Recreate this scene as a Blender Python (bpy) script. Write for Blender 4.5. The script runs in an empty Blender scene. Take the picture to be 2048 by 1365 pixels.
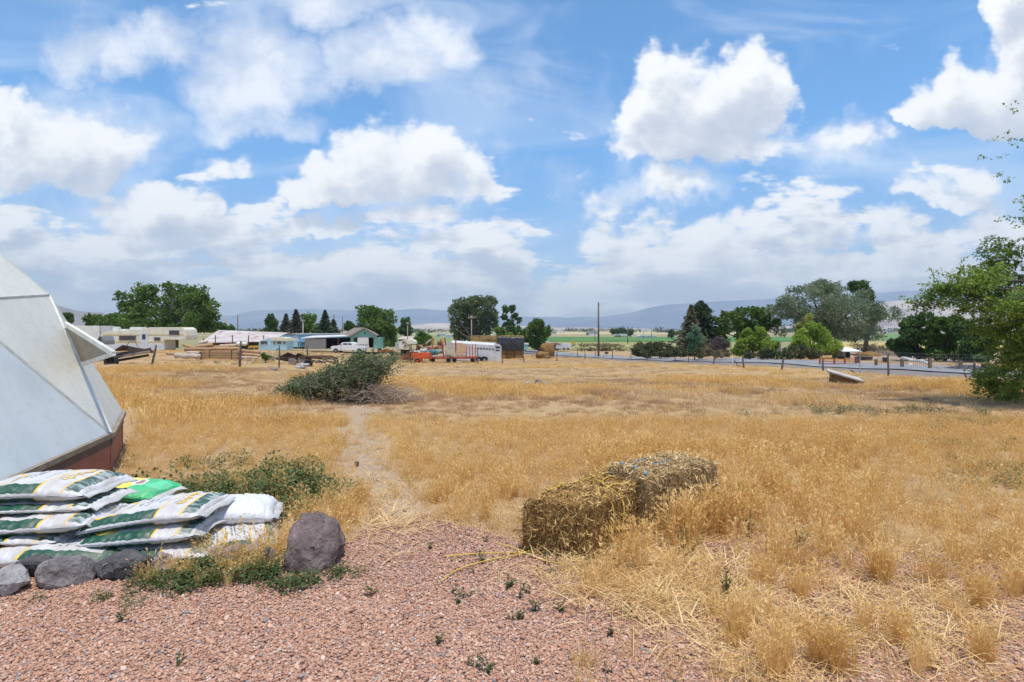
HAZE = 1.25e-4
EXPOSURE = .31
import bpy, bmesh, math, random
import numpy as np
from mathutils import Vector, Matrix, noise as mnoise

SC = bpy.context.scene
COL = SC.collection
F, HY, CX, CAMZ = 1100.0, 658.0, 1024.0, 1.6
R = math.radians
rng = np.random.default_rng(7)
random.seed(7)

# ------------------------------------------------------------------ terrain
PL = [(0,1.6),(14,1.6),(26,1.9),(45,2.2),(60,2.42),(80,3.05),(92,3.8),(105,4.2),(130,4.6),(190,5.2),(500,6.3),(1500,7),(9500,8.5),(40000,9)]
PC = [(0,1.6),(13,1.6),(20,2.02),(31,2.75),(45,3.25),(68,4.05),(80,4.25),(95,4.5),(130,4.85),(190,5.2),(500,6.3),(1500,7),(9500,8.5),(40000,9)]
PR = [(0,1.6),(13,1.6),(20,2.02),(31,2.75),(45,3.03),(60,3.3),(80,3.85),(130,4.65),(190,5.2),(500,6.3),(1500,7),(9500,8.5),(40000,9)]
def _prof(P, y):
    xs = [p[0] for p in P]; ys = [p[1] for p in P]
    return sum(np.interp(y*k, xs, ys) for k in (.88,.94,1,1.06,1.12))/5
def _ss(x, a, b):
    t = np.clip((x-a)/(b-a), 0, 1); return t*t*(3-2*t)
def gz(X, Y):
    X = np.asarray(X, float); Y = np.asarray(Y, float)
    yy = np.maximum(Y, .01)
    a = np.clip(X/yy, -3, 3)
    d = np.hypot(X*.35, np.maximum(Y, 0))
    d = np.maximum(yy, 0)
    l = _prof(PL, d); c = _prof(PC, d); r = _prof(PR, d)
    w1 = _ss(a, -.45, -.2); w2 = _ss(a, .25, .5)
    D = l*(1-w1) + c*w1*(1-w2) + r*w2
    amp = .05*_ss(Y, 8, 14)*(1-_ss(Y, 120, 200)) + .012*(1-_ss(Y, 8, 14))
    und = np.sin(X*.55+Y*.23)*np.sin(Y*.41-X*.13)+.6*np.sin(X*1.3+1.7)*np.sin(Y*1.1+.4)
    return CAMZ - D + amp*und
def at(px, py, Y):
    return Vector(((px-CX)/F*Y, Y, CAMZ + (HY-py)/F*Y))
def G(px, Y, dz=0.):
    X = (px-CX)/F*Y
    return Vector((X, Y, float(gz(X, Y))+dz))
def GP(px, py, dz=0.):
    """point of the ground seen at this place of the photograph"""
    lo, hi = .8, 12000.
    s = (py-HY)/F
    for _ in range(60):
        m = math.sqrt(lo*hi)
        if (CAMZ-float(gz((px-CX)/F*m, m)))/m > s: lo = m
        else: hi = m
    return G(px, lo, dz)

# ------------------------------------------------------------------ materials
class NT:
    def __init__(s, tree): s.t = tree; s.n = tree.nodes; s.l = tree.links
    def node(s, typ, **kw):
        n = s.n.new(typ)
        for k, v in kw.items(): setattr(n, k, v)
        return n
    def put(s, sock, v):
        if v is None: return
        if isinstance(v, bpy.types.NodeSocket): s.l.new(v, sock)
        else:
            try: sock.default_value = v
            except Exception:
                sock.default_value = tuple(v)+(1.,) if len(v) == 3 else v
    def math(s, op, a, b=None, c=None, clamp=False):
        n = s.node('ShaderNodeMath', operation=op); n.use_clamp = clamp
        s.put(n.inputs[0], a); s.put(n.inputs[1], b); s.put(n.inputs[2], c)
        return n.outputs[0]
    def vm(s, op, a, b=None, c=None):
        n = s.node('ShaderNodeVectorMath', operation=op)
        s.put(n.inputs[0], a); s.put(n.inputs[1], b); s.put(n.inputs[2], c)
        return n.outputs['Value'] if op in ('LENGTH','DOT_PRODUCT','DISTANCE') else n.outputs[0]
    def noise(s, v, scale, detail=4, rough=.55, dist=0., color=False, d2=False):
        n = s.node('ShaderNodeTexNoise')
        if d2: n.noise_dimensions = '2D'
        s.put(n.inputs['Vector'], v); s.put(n.inputs['Scale'], scale); s.put(n.inputs['Detail'], detail)
        s.put(n.inputs['Roughness'], rough); s.put(n.inputs['Distortion'], dist)
        return n.outputs['Color'] if color else n.outputs[0]
    def rng(s, v, a, b, c=0., d=1., smooth=True):
        n = s.node('ShaderNodeMapRange'); n.interpolation_type = 'SMOOTHSTEP' if smooth else 'LINEAR'
        s.put(n.inputs[0], v); s.put(n.inputs[1], a); s.put(n.inputs[2], b); s.put(n.inputs[3], c); s.put(n.inputs[4], d)
        return n.outputs[0]
    def mix(s, f, a, b, mode='MIX'):
        n = s.node('ShaderNodeMix', data_type='RGBA', blend_type=mode)
        s.put(n.inputs[0], f); s.put(n.inputs[6], a); s.put(n.inputs[7], b)
        return n.outputs[2]
    def xyz(s, v):
        n = s.node('ShaderNodeSeparateXYZ'); s.put(n.inputs[0], v); return n.outputs
    def comb(s, x, y, z):
        n = s.node('ShaderNodeCombineXYZ'); s.put(n.inputs[0], x); s.put(n.inputs[1], y); s.put(n.inputs[2], z); return n.outputs[0]
    def ramp(s, f, stops):
        n = s.node('ShaderNodeValToRGB'); e = n.color_ramp.elements
        while len(e) < len(stops): e.new(.5)
        for q, (p, c) in zip(e, stops): q.position = p; q.color = tuple(c)+(1.,)
        s.put(n.inputs[0], f); return n.outputs[0]
    def bump(s, h, strength, dist):
        n = s.node('ShaderNodeBump'); s.put(n.inputs['Height'], h); n.inputs['Strength'].default_value = strength; n.inputs['Distance'].default_value = dist
        return n.outputs[0]
    def attr(s, name):
        return s.node('ShaderNodeAttribute', attribute_name=name)
MATS = {}
def newmat(name):
    m = bpy.data.materials.new(name); m.use_nodes = True
    t = NT(m.node_tree); b = m.node_tree.nodes['Principled BSDF']
    return m, t, b
def M(name, c1, c2=None, scale=4., rough=.8, bump=0., bdist=.01, metal=0., stretch=(1,1,1), detail=5, lo=.35, hi=.65, spec=.3, rust=None, rlo=.58, rscale=2.):
    if name in MATS: return MATS[name]
    m, t, b = newmat(name)
    tc = t.node('ShaderNodeTexCoord').outputs['Object']
    v = t.vm('MULTIPLY', tc, stretch)
    n = t.noise(v, scale, detail)
    col = t.mix(t.rng(n, lo, hi), c1, c2 if c2 else tuple(x*.8 for x in c1))
    if rust:
        col = t.mix(t.rng(t.noise(t.vm('ADD', tc, (3.3,7.7,1.1)), rscale, 6, .65), rlo, rlo+.1), col, rust)
    t.put(b.inputs['Base Color'], col)
    b.inputs['Roughness'].default_value = rough; b.inputs['Metallic'].default_value = metal
    b.inputs['Specular IOR Level'].default_value = spec
    if bump: t.put(b.inputs['Normal'], t.bump(n, bump, bdist))
    MATS[name] = m; return m
def Mglass(name, c=(.03,.035,.04), rough=.08):
    if name in MATS: return MATS[name]
    m, t, b = newmat(name)
    t.put(b.inputs['Base Color'], c); b.inputs['Roughness'].default_value = rough; b.inputs['Specular IOR Level'].default_value = .6
    MATS[name] = m; return m
def Mleaf(name, c1, c2, c3=None, trans=.3, clump=.5, rough=.6, inst=False):
    """foliage: colour differs from leaf to leaf (attribute 'tint') and from clump to clump"""
    if name in MATS: return MATS[name]
    m, t, b = newmat(name)
    out = m.node_tree.nodes['Material Output']
    tc = t.node('ShaderNodeTexCoord').outputs['Object']
    n = t.noise(tc, clump, 3)
    if inst:
        r = t.node('ShaderNodeObjectInfo').outputs['Random']
        a = t.attr('tint').outputs['Fac']
        f = t.math('ADD', t.math('MULTIPLY', r, .6), t.math('MULTIPLY', a, .4))
    else:
        a = t.attr('tint').outputs['Fac']
        f = t.math('ADD', t.math('MULTIPLY', t.rng(n, .35, .65), .5), t.math('MULTIPLY', a, .5))
    col = t.ramp(f, [(0., c1), (.55, c2), (1., c3 or c2)])
    t.put(b.inputs['Base Color'], col); b.inputs['Roughness'].default_value = rough; b.inputs['Specular IOR Level'].default_value = .2
    tr = t.node('ShaderNodeBsdfTranslucent'); t.put(tr.inputs[0], t.mix(.5, col, t.vm('MULTIPLY', col, (1.5,1.3,.7))))
    mx = t.node('ShaderNodeMixShader'); mx.inputs[0].default_value = trans
    t.l.new(b.outputs[0], mx.inputs[1]); t.l.new(tr.outputs[0], mx.inputs[2]); t.l.new(mx.outputs[0], out.inputs[0])
    MATS[name] = m; return m

# ------------------------------------------------------------------ mesh builder
class MB:
    def __init__(s): s.v = []; s.f = []; s.sm = []
    def add(s, vs, fs, mtx=None, smooth=False):
        o = len(s.v)
        for p in vs:
            p = Vector(p); s.v.append(tuple(mtx @ p) if mtx else tuple(p))
        for f in fs: s.f.append(tuple(i+o for i in f)); s.sm.append(smooth)
        return s
    def box(s, c, d, rot=None, taper=1.):
        x, y, z = d[0]/2, d[1]/2, d[2]/2
        vs = [(sx*x*(taper if sz > 0 else 1), sy*y*(taper if sz > 0 else 1), sz*z) for sz in (-1,1) for sy in (-1,1) for sx in (-1,1)]
        m = Matrix.Translation(Vector(c))
        if rot is not None: m = m @ (Matrix.Rotation(rot, 4, 'Z') if isinstance(rot, (int, float)) else rot.to_4x4())
        return s.add(vs, [(0,2,3,1),(4,5,7,6),(0,1,5,4),(2,6,7,3),(0,4,6,2),(1,3,7,5)], m)
    def bar(s, a, b, w, h=None):
        a, b = Vector(a), Vector(b); d = b-a
        q = d.to_track_quat('Z', 'Y')
        return s.add([(sx*w/2, sy*(h or w)/2, z) for z in (0, d.length) for sx, sy in ((-1,-1),(1,-1),(1,1),(-1,1))],
                     [(3,2,1,0),(4,5,6,7),(0,1,5,4),(1,2,6,5),(2,3,7,6),(3,0,4,7)], Matrix.Translation(a) @ q.to_matrix().to_4x4())
    def tube(s, pts, rad, n=8, cap=True):
        pts = [Vector(p) for p in pts]; k = len(pts)
        rads = rad if hasattr(rad, '__len__') else [rad]*k
        if len(rads) != k: rads = list(np.interp(np.linspace(0, 1, k), np.linspace(0, 1, len(rads)), rads))
        vs = []; fs = []
        up = None
        for i, p in enumerate(pts):
            d = (pts[min(i+1, k-1)]-pts[max(i-1, 0)]).normalized()
            if up is None: up = d.orthogonal().normalized()
            else:
                up = (up - d*up.dot(d))
                up = up.normalized() if up.length > 1e-6 else d.orthogonal().normalized()
            w = d.cross(up)
            for j in range(n):
                a = 2*math.pi*j/n; vs.append(p+(up*math.cos(a)+w*math.sin(a))*rads[i])
        for i in range(k-1):
            for j in range(n):
                fs.append((i*n+j, i*n+(j+1)%n, (i+1)*n+(j+1)%n, (i+1)*n+j))
        if cap: fs.append(tuple(range(n-1, -1, -1))); fs.append(tuple((k-1)*n+j for j in range(n)))
        return s.add(vs, fs, None, True)
    def cyl(s, a, b, r, n=16, r2=None): return s.tube([a, b], [r, r if r2 is None else r2], n)
    def ring(s, c, axis, r, thick, n=24, k=8):
        q = Vector(axis).to_track_quat('Z', 'Y').to_matrix().to_4x4()
        vs = []; fs = []
        for i in range(n):
            a = 2*math.pi*i/n
            for j in range(k):
                b = 2*math.pi*j/k; rr = r+thick*math.cos(b)
                vs.append((rr*math.cos(a), rr*math.sin(a), thick*1.1*math.sin(b)))
        for i in range(n):
            for j in range(k): fs.append((i*k+j, ((i+1)%n)*k+j, ((i+1)%n)*k+(j+1)%k, i*k+(j+1)%k))
        return s.add(vs, fs, Matrix.Translation(Vector(c)) @ q, True)
    def prism(s, poly, a, b, axis='Y'):
        """outline poly (list of 2d points) swept along an axis from a to b"""
        k = len(poly)
        def P(u, w, t): return {'Y': (u, t, w), 'X': (t, u, w), 'Z': (u, w, t)}[axis]
        vs = [P(u, w, a) for u, w in poly]+[P(u, w, b) for u, w in poly]
        fs = [tuple(range(k)), tuple(range(2*k-1, k-1, -1))]+[(i, k+i, k+(i+1)%k, (i+1)%k) for i in range(k)]
        return s.add(vs, fs)
    def quad(s, a, b, c, d): return s.add([a, b, c, d], [(0,1,2,3)])
    def slab(s, pts, n, t):
        """flat polygon with thickness t along n"""
        n = Vector(n).normalized()*t; k = len(pts)
        vs = [Vector(p) for p in pts]+[Vector(p)+n for p in pts]
        return s.add(vs, [tuple(range(k-1,-1,-1)), tuple(range(k, 2*k))]+[(i, (i+1)%k, k+(i+1)%k, k+i) for i in range(k)])
    def build(s, name, mat, parent=None, bevel=0., recalc=True):
        me = bpy.data.meshes.new(name); me.from_pydata(s.v, [], s.f)
        if recalc:
            bm = bmesh.new(); bm.from_mesh(me)
            for f, q in zip(bm.faces, s.sm): f.smooth = q
            bmesh.ops.recalc_face_normals(bm, faces=bm.faces)
            if bevel: bmesh.ops.bevel(bm, geom=[e for e in bm.edges], offset=bevel, segments=2, affect='EDGES', clamp_overlap=True)
            bm.to_mesh(me); bm.free()
        o = bpy.data.objects.new(name, me); COL.objects.link(o)
        if mat: me.materials.append(mat)
        if parent: o.parent = parent
        return o
def np_mesh(name, V, Fq, mat, parent=None, tint=None, smooth=False):
    """big mesh from arrays; Fq is (n,3) or (n,4)"""
    me = bpy.data.meshes.new(name)
    V = np.asarray(V, np.float32); Fq = np.asarray(Fq, np.int32); n, k = Fq.shape
    me.vertices.add(len(V)); me.vertices.foreach_set('co', V.ravel())
    me.loops.add(n*k); me.loops.foreach_set('vertex_index', Fq.ravel())
    me.polygons.add(n); me.polygons.foreach_set('loop_start', np.arange(0, n*k, k, dtype=np.int32))
    me.polygons.foreach_set('loop_total', np.full(n, k, np.int32))
    if smooth: me.polygons.foreach_set('use_smooth', np.ones(n, bool))
    if tint is not None:
        a = me.attributes.new('tint', 'FLOAT', 'FACE'); a.data.foreach_set('value', np.asarray(tint, np.float32))
    me.update(); me.validate()
    if mat: me.materials.append(mat)
    o = bpy.data.objects.new(name, me); COL.objects.link(o)
    if parent: o.parent = parent
    return o
def tag(o, label=None, cat=None, group=None, kind=None):
    if label: o['label'] = label
    if cat: o['category'] = cat
    if group: o['group'] = group
    if kind: o['kind'] = kind
    return o
def empty(name, loc, rz=0., label=None, cat=None, group=None):
    o = bpy.data.objects.new(name, None); COL.objects.link(o)
    o.location = loc; o.rotation_euler.z = rz; o.empty_display_size = .1
    return tag(o, label, cat, group)
def dup(root, loc, rz=None, label=None, scale=None):
    r = root.copy(); COL.objects.link(r); r.location = loc
    if rz is not None: r.rotation_euler.z = rz
    if scale: r.scale = (scale,)*3
    if label: r['label'] = label
    for ch in list(root.children):
        c = ch.copy(); COL.objects.link(c); c.parent = r
        for g in list(ch.children):
            d = g.copy(); COL.objects.link(d); d.parent = c
    return r

# ------------------------------------------------------------------ camera
cam = bpy.data.cameras.new('camera'); camo = bpy.data.objects.new('camera', cam); COL.objects.link(camo)
camo.location = (0, 0, CAMZ); camo.rotation_euler = (R(90), 0, 0)
cam.sensor_width = 36; cam.lens = F/2048*36; cam.shift_y = (HY-682.5)/2048; cam.clip_start = .05; cam.clip_end = 60000
SC.camera = camo
SC.view_settings.view_transform = 'Standard'; SC.view_settings.look = 'None'
SC.view_settings.exposure = EXPOSURE if 'EXPOSURE' in globals() else 0.
SC.view_settings.gamma = 1.

# ------------------------------------------------------------------ sun and sky
SUN = Vector((.10, -.24, .96)).normalized()
sl = bpy.data.lights.new('sun', 'SUN'); sl.energy = 3.5; sl.angle = R(1.5); sl.color = (1., .95, .87)
so = bpy.data.objects.new('sun', sl); COL.objects.link(so)
so.rotation_euler = SUN.to_track_quat('Z', 'Y').to_euler(); so.location = (0, 0, 50)
W = bpy.data.worlds.new('World'); SC.world = W; W.use_nodes = True
t = NT(W.node_tree); bg = W.node_tree.nodes['Background']
sky = t.node('ShaderNodeTexSky'); sky.sky_type = 'NISHITA'; sky.sun_disc = False
sky.sun_elevation = math.asin(SUN.z); sky.sun_rotation = math.atan2(SUN.x, SUN.y)
sky.altitude = 1500; sky.air_density = 1.; sky.dust_density = .6; sky.ozone_density = 1.6
tc = t.node('ShaderNodeTexCoord').outputs['Generated']
x, y, z = t.xyz(tc)[0:3]
ya = t.math('ADD', t.math('ABSOLUTE', y), .03)
u = t.math('DIVIDE', x, ya); v = t.math('DIVIDE', z, ya)
p0 = t.comb(u, v, 0.)
# clouds: (px, py, rx, ry, flat base, thickness) of the heaps as seen from here, each a soft ellipse in sky directions
BL = [(1400,310,200,200,4.5,.75),(1487,250,95,165,2,.72),(1325,265,120,165,2.5,.75),(1245,300,75,80,2,.6),(1560,325,80,45,2.5,.4),
 (1975,255,200,150,6,.85),(2055,110,130,190,1.5,.9),(1890,215,115,105,2.5,.75),(1985,40,60,60,1.3,.6),
 (1835,415,125,62,3.5,.6),(1915,375,62,45,2.5,.55),
 (150,345,195,125,2.4,.66),(60,300,115,85,2,.6),(260,340,85,80,2,.5),
 (335,448,115,82,2.6,.66),(405,432,55,45,2,.55),
 (830,330,140,100,1.2,.6),(830,385,170,150,3,.62),(690,420,120,58,3,.66),(665,365,52,50,1.5,.6),(930,350,70,70,1.5,.38),
 (640,475,130,34,2.2,.5),
  (1700,300,85,45,1.8,.36),(1660,345,45,35,1,.22),(1290,400,140,45,1.6,.34),(1090,370,50,40,1.2,.22),(480,365,60,22,1.6,.28),
 (1000,490,110,42,2.4,.44),(1250,478,150,55,2.4,.48),(1430,500,150,62,2.4,.5),(1580,490,130,66,2.4,.5),(1800,505,140,70,2.4,.52),(1940,480,130,78,2.2,.5),
 (880,500,100,36,2.2,.42),(60,490,140,58,2.2,.46),(250,505,110,30,2.2,.4),(430,495,75,28,2.2,.4)]
BL2 = [(225,140,110,95,1.3,.9),(340,110,130,80,1.3,.8),(490,190,150,150,1.3,1.),(600,170,110,90,1.3,.7),(540,275,190,50,1.3,.7),(650,30,200,70,1.4,.7),
 (770,140,150,72,1.5,.95),(890,95,115,66,1.5,.9),(710,100,80,50,1.3,.7),(1110,190,170,60,1.3,.35),(480,360,80,26,1.3,.5),(1090,370,90,60,1.2,.5),(1300,400,170,50,1.3,.6),(1690,310,120,60,1.3,.6),(180,300,240,120,1.3,.5),(860,380,190,110,1.3,.6),(1420,330,230,60,1.3,.5),(1150,240,110,50,1.3,.4)]
warp = t.vm('SUBTRACT', t.noise(p0, 4.5, 5, .62, color=True, d2=True), (.5,.5,.5))
def dens(p):
    pw = t.vm('MULTIPLY_ADD', warp, (.17,.15,0), p)
    S = None
    for bx, by, rx, ry, k, s_ in BL:
        q = t.vm('MULTIPLY_ADD', pw, (F/rx/1.12, F/ry/1.12, 0), (-(bx-CX)/rx/1.12, -(HY-by)/ry/1.12, 0))
        q = t.vm('MAXIMUM', q, t.vm('MULTIPLY', q, (1, -k, 1)))
        f = t.math('MULTIPLY_ADD', t.vm('DOT_PRODUCT', q, q), -s_, s_)
        S = f if S is None else t.math('MAXIMUM', S, f)
    n = t.noise(t.vm('MULTIPLY', p, (1, 1.35, 1)), 8.5, 6, .6, d2=True)
    vo = t.node('ShaderNodeTexVoronoi'); vo.voronoi_dimensions = '2D'; t.put(vo.inputs['Vector'], t.vm('MULTIPLY_ADD', warp, (.05,.05,0), p)); vo.inputs['Scale'].default_value = 11.; vo.inputs['Detail'].default_value = 2.; vo.inputs['Roughness'].default_value = .5
    bil = t.math('SUBTRACT', .45, vo.outputs['Distance'])
    pv = t.xyz(p)[1]
    # low broken layer thickening towards the horizon
    n2 = t.noise(t.vm('MULTIPLY', p, (1, 3.4, 1)), 5.0, 5, .6, d2=True)
    lay = t.math('ADD', t.math('MULTIPLY', t.math('SUBTRACT', n2, .5), 2.5), t.rng(pv, .0, .40, .95, -.46))
    S = t.math('MAXIMUM', S, t.math('MULTIPLY', lay, .9))
    S = t.math('MAXIMUM', S, -.6)
    S = t.math('MULTIPLY_ADD', t.math('SUBTRACT', n, .5), .95, S)
    return t.math('MULTIPLY_ADD', bil, .34, S)
d0 = dens(p0)
d1 = dens(t.vm('ADD', p0, (-.02, .04, 0)))
alpha = t.math('MULTIPLY', t.rng(d0, .0, .30), t.rng(d0, -.1, .5, .75, 1.))
shade = t.math('ADD', t.math('MULTIPLY', t.rng(d1, -.1, .75), .8), t.math('MULTIPLY', t.math('SUBTRACT', d1, d0), .45))
shade = t.math('ADD', shade, t.rng(v, .02, .34, .06, 0.))
cl = t.ramp(shade, [(0., (1.0,1.0,1.0)), (.22, (.93,.94,.955)), (.5, (.78,.805,.85)), (.75, (.64,.685,.77)), (1., (.52,.58,.69))])
# thin high veil streaks
veil = t.rng(t.noise(t.vm('MULTIPLY', p0, (1., 2.6, 1)), 2.3, 4, .6, .6, d2=True), .40, .75, .03, .42)
KS = 9.2
skyc = t.vm('MULTIPLY', sky.outputs[0], t.mix(t.rng(z, .0, .36), (1.0,1.0,1.08), (.74,1.5,1.85)))
c = t.mix(veil, skyc, t.vm('SCALE', (.84,.90,1.), None) if False else (8.2,8.9,9.8))
n_ = t.node('ShaderNodeVectorMath', operation='SCALE'); t.put(n_.inputs[0], cl); n_.inputs['Scale'].default_value = KS
S2 = None
pw = t.vm('MULTIPLY_ADD', warp, (.22,.19,0), p0)
for bx, by, rx, ry, k, s_ in BL2:
    q = t.vm('MULTIPLY_ADD', pw, (F/rx, F/ry, 0), (-(bx-CX)/rx, -(HY-by)/ry, 0))
    q = t.vm('MAXIMUM', q, t.vm('MULTIPLY', q, (1, -k, 1)))
    f = t.math('MULTIPLY_ADD', t.vm('DOT_PRODUCT', q, q), -s_, s_)
    S2 = f if S2 is None else t.math('MAXIMUM', S2, f)
ns = t.noise(p0, 6.5, 5, .6, d2=True)
a2 = t.math('MULTIPLY', t.rng(t.math('MULTIPLY_ADD', t.math('SUBTRACT', ns, .5), 1.1, S2), -.1, 1.15), .85)
c2 = t.mix(t.rng(ns, .35, .65), (6.6,7.1,8.0), (8.8,8.95,9.3))
c = t.mix(a2, c, c2)
c = t.mix(t.math('MULTIPLY', alpha, .97), c, n_.outputs[0])
t.put(bg.inputs[0], c); bg.inputs[1].default_value = .1
# behind the viewer and under the horizon a plain lightly clouded sky is enough
bg2 = t.node('ShaderNodeBackground'); bg2.inputs[1].default_value = .1
pl = t.rng(t.noise(tc, 3., 4, .6), .45, .62, 0., .8)
t.put(bg2.inputs[0], t.mix(pl, skyc, (7.6,7.9,8.6)))
mx = t.node('ShaderNodeMixShader')
t.put(mx.inputs[0], t.math('MULTIPLY', t.math('GREATER_THAN', y, .12), t.math('GREATER_THAN', z, -.02)))
t.l.new(bg2.outputs[0], mx.inputs[1]); t.l.new(bg.outputs[0], mx.inputs[2]); t.l.new(mx.outputs[0], W.node_tree.nodes['World Output'].inputs[0])
# ------------------------------------------------------------------ ground sheet
def pxof(X, Y):
    Yc = np.maximum(Y, .05)
    return CX + X/Yc*F, HY + (CAMZ-gz(X, Y))/Yc*F
GB = [(-800,1160),(0,1150),(150,1150),(300,1160),(420,1160),(560,1142),(680,1092),(760,1050),(850,1036),(960,1060),(1040,1085),(1100,1100),(1200,1100),(1500,1075),(1700,1100),(1900,1110),(2400,1120)]
def gravel_mask(px, py):
    b = np.interp(px, [p[0] for p in GB], [p[1] for p in GB])
    return _ss(py-b, -14, 14)
# bare foot path: photo points from the gravel up to the brush pile
PATH = [(790,1040),(770,1000),(750,960),(735,920),(722,880),(712,850),(730,820),(700,805)]
PATHW = [GP(*p) for p in PATH]
def path_dist(X, Y):
    d = np.full(np.shape(X), 1e9)
    for a, b in zip(PATHW[:-1], PATHW[1:]):
        ax, ay, bx, by = a.x, a.y, b.x, b.y
        L = (bx-ax)**2+(by-ay)**2
        tt = np.clip(((X-ax)*(bx-ax)+(Y-ay)*(by-ay))/L, 0, 1)
        d = np.minimum(d, np.hypot(X-ax-tt*(bx-ax), Y-ay-tt*(by-ay)))
    return d
ang = np.concatenate([np.linspace(-180, -58, 40)[:-1], np.linspace(-58, 58, 330), np.linspace(58, 180, 40)[1:-1]])
rad = np.concatenate([[.3], np.geomspace(.9, 12000, 300), [30000.]])
A, Rr = np.meshgrid(np.radians(ang), rad)
GX = np.sin(A)*Rr; GY = np.cos(A)*Rr
GZ = gz(GX, np.where(GY > 0, GY, 0.))
nr, na = GX.shape
idx = np.arange(nr*na).reshape(nr, na); idx = np.concatenate([idx, idx[:, :1]], 1)
q = np.stack([idx[:-1,:-1], idx[:-1,1:], idx[1:,1:], idx[1:,:-1]], -1).reshape(-1, 4)[:, ::-1]
m, t, b = newmat('ground_dry')
tc = t.node('ShaderNodeTexCoord').outputs['Object']
gm = t.attr('gravel').outputs['Fac']; pm = t.attr('path').outputs['Fac']; fm = t.attr('far').outputs['Fac']; dm = t.attr('shoulder').outputs['Fac']
n1 = t.noise(tc, .35, 6, .6); n2 = t.noise(tc, 6., 6, .65); n3 = t.noise(tc, 60., 4, .6)
grass = t.mix(t.rng(n1, .35, .65), (.40,.255,.13), (.34,.22,.12))
grass = t.mix(t.rng(n2, .3, .7), grass, (.47,.32,.165))
grass = t.mix(t.math('MULTIPLY', t.rng(n3, .45, .7), .5), grass, (.33,.235,.15))
dirt = t.mix(t.rng(n2, .3, .7), (.40,.31,.24), (.30,.24,.20))
dirt = t.mix(t.math('MULTIPLY', t.rng(n3, .4, .65), .55), dirt, (.52,.36,.18))
vo = t.node('ShaderNodeTexVoronoi'); t.put(vo.inputs['Vector'], tc); vo.inputs['Scale'].default_value = 55
peb = t.ramp(t.xyz(vo.outputs['Color'])[0], [(0., (.30,.17,.12)), (.5, (.46,.265,.185)), (.85, (.58,.385,.29)), (1., (.33,.29,.29))])
peb = t.mix(t.rng(vo.outputs['Distance'], .35, .75), peb, (.12,.07,.06))
farc = t.mix(t.rng(t.noise(t.vm('MULTIPLY', tc, (1, .35, 1)), .012, 4, .6), .38, .62), (.34,.27,.155), (.24,.23,.115))
sh = t.mix(t.rng(n2, .3, .7), (.25,.215,.20), (.17,.15,.145))
pmn = t.math('MULTIPLY', pm, t.rng(n2, .25, .6), clamp=True)
c = t.mix(pmn, grass, dirt)
c = t.mix(fm, c, farc); c = t.mix(dm, c, sh)
c = t.mix(t.rng(t.math('ADD', gm, t.math('MULTIPLY', t.math('SUBTRACT', n2, .5), .7)), .4, .6), c, peb)
t.put(b.inputs['Base Color'], c); b.inputs['Roughness'].default_value = .95; b.inputs['Specular IOR Level'].default_value = .1
t.put(b.inputs['Normal'], t.bump(t.math('ADD', n2, t.math('MULTIPLY', n3, .4)), .6, .03))
gro = np_mesh('ground', np.stack([GX, GY, GZ], -1).reshape(-1, 3), q, m, smooth=True)
gro['kind'] = 'structure'
# road line (near edge of the gravel shoulder), right to left
RPX = [(3000,840),(2300,775),(1990,757),(1700,742),(1500,733),(1300,724),(1150,717),(1050,710)]
RL = [GP(*p) for p in RPX]; RL.append(RL[-1]+(RL[-1]-RL[-2])*1.0); RL.append(RL[-1]+(RL[-1]-RL[-2])*3.)
RL = [Vector((p.x, p.y, 0)) for p in RL]
for _ in range(3):
    n_ = [RL[0]]
    for a, b_ in zip(RL[:-1], RL[1:]): n_ += [a*.75+b_*.25, a*.25+b_*.75]
    RL = n_+[RL[-1]]
RLA = np.array([(p.x, p.y) for p in RL])
RN = []
for i, p in enumerate(RL):
    d = (RL[min(i+1, len(RL)-1)]-RL[max(i-1, 0)]).normalized(); RN.append(Vector((d.y, -d.x, 0)))
if RN[40].y < 0: RN = [-v_ for v_ in RN]
def road_dist(X, Y):
    d = np.full(np.shape(X), 1e9)
    for i in range(0, len(RLA), 2):
        c_ = RL[i]+RN[i]*2.
        d = np.minimum(d, np.hypot(X-c_.x, Y-c_.y))
    return d
px_, py_ = pxof(GX, GY)
front = (GY > .2)
for nm, arr in (('gravel', np.where(front & (Rr < 20), gravel_mask(px_, py_), np.where(front, 0, 1.))),
                ('path', np.where(front & (Rr < 16), 1-_ss(path_dist(GX, GY), .12, .55), 0)),
                ('far', _ss(Rr, 95, 150)),
                ('shoulder', np.where((Rr > 18) & (Rr < 130), 1-_ss(road_dist(GX, GY), 2.2, 3.4), 0))):
    a_ = gro.data.attributes.new(nm, 'FLOAT', 'POINT'); a_.data.foreach_set('value', arr.ravel().astype(np.float32))

def strip(name, w0, w1, dz, mat, i0=0, i1=None):
    V = []; Q = []; k = 9
    I = range(i0, i1 or len(RL))
    for i in I:
        for j in range(k):
            p = RL[i]+RN[i]*(w0+(w1-w0)*j/(k-1)); V.append((p.x, p.y, float(gz(p.x, p.y))+dz))
    for i in range(len(I)-1):
        for j in range(k-1): Q.append((i*k+j, i*k+j+1, (i+1)*k+j+1, (i+1)*k+j))
    o = np_mesh(name, V, Q, mat, smooth=True); o['kind'] = 'structure'; return o
asph = M('asphalt_grey', (.27,.27,.28), (.21,.21,.22), scale=1.2, rough=.85, bump=.2)
strip('road', 3.6, 11.4, .07, asph)
line = M('road_paint', (.62,.60,.55), (.45,.44,.42), scale=3)
strip('road_edge_line', 3.95, 4.08, .085, line); strip('road_far_edge_line', 10.9, 11.03, .085, line)
strip('road_centre_line', 7.45, 7.57, .085, M('road_yellow', (.55,.40,.08), (.42,.32,.10), scale=3))

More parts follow.
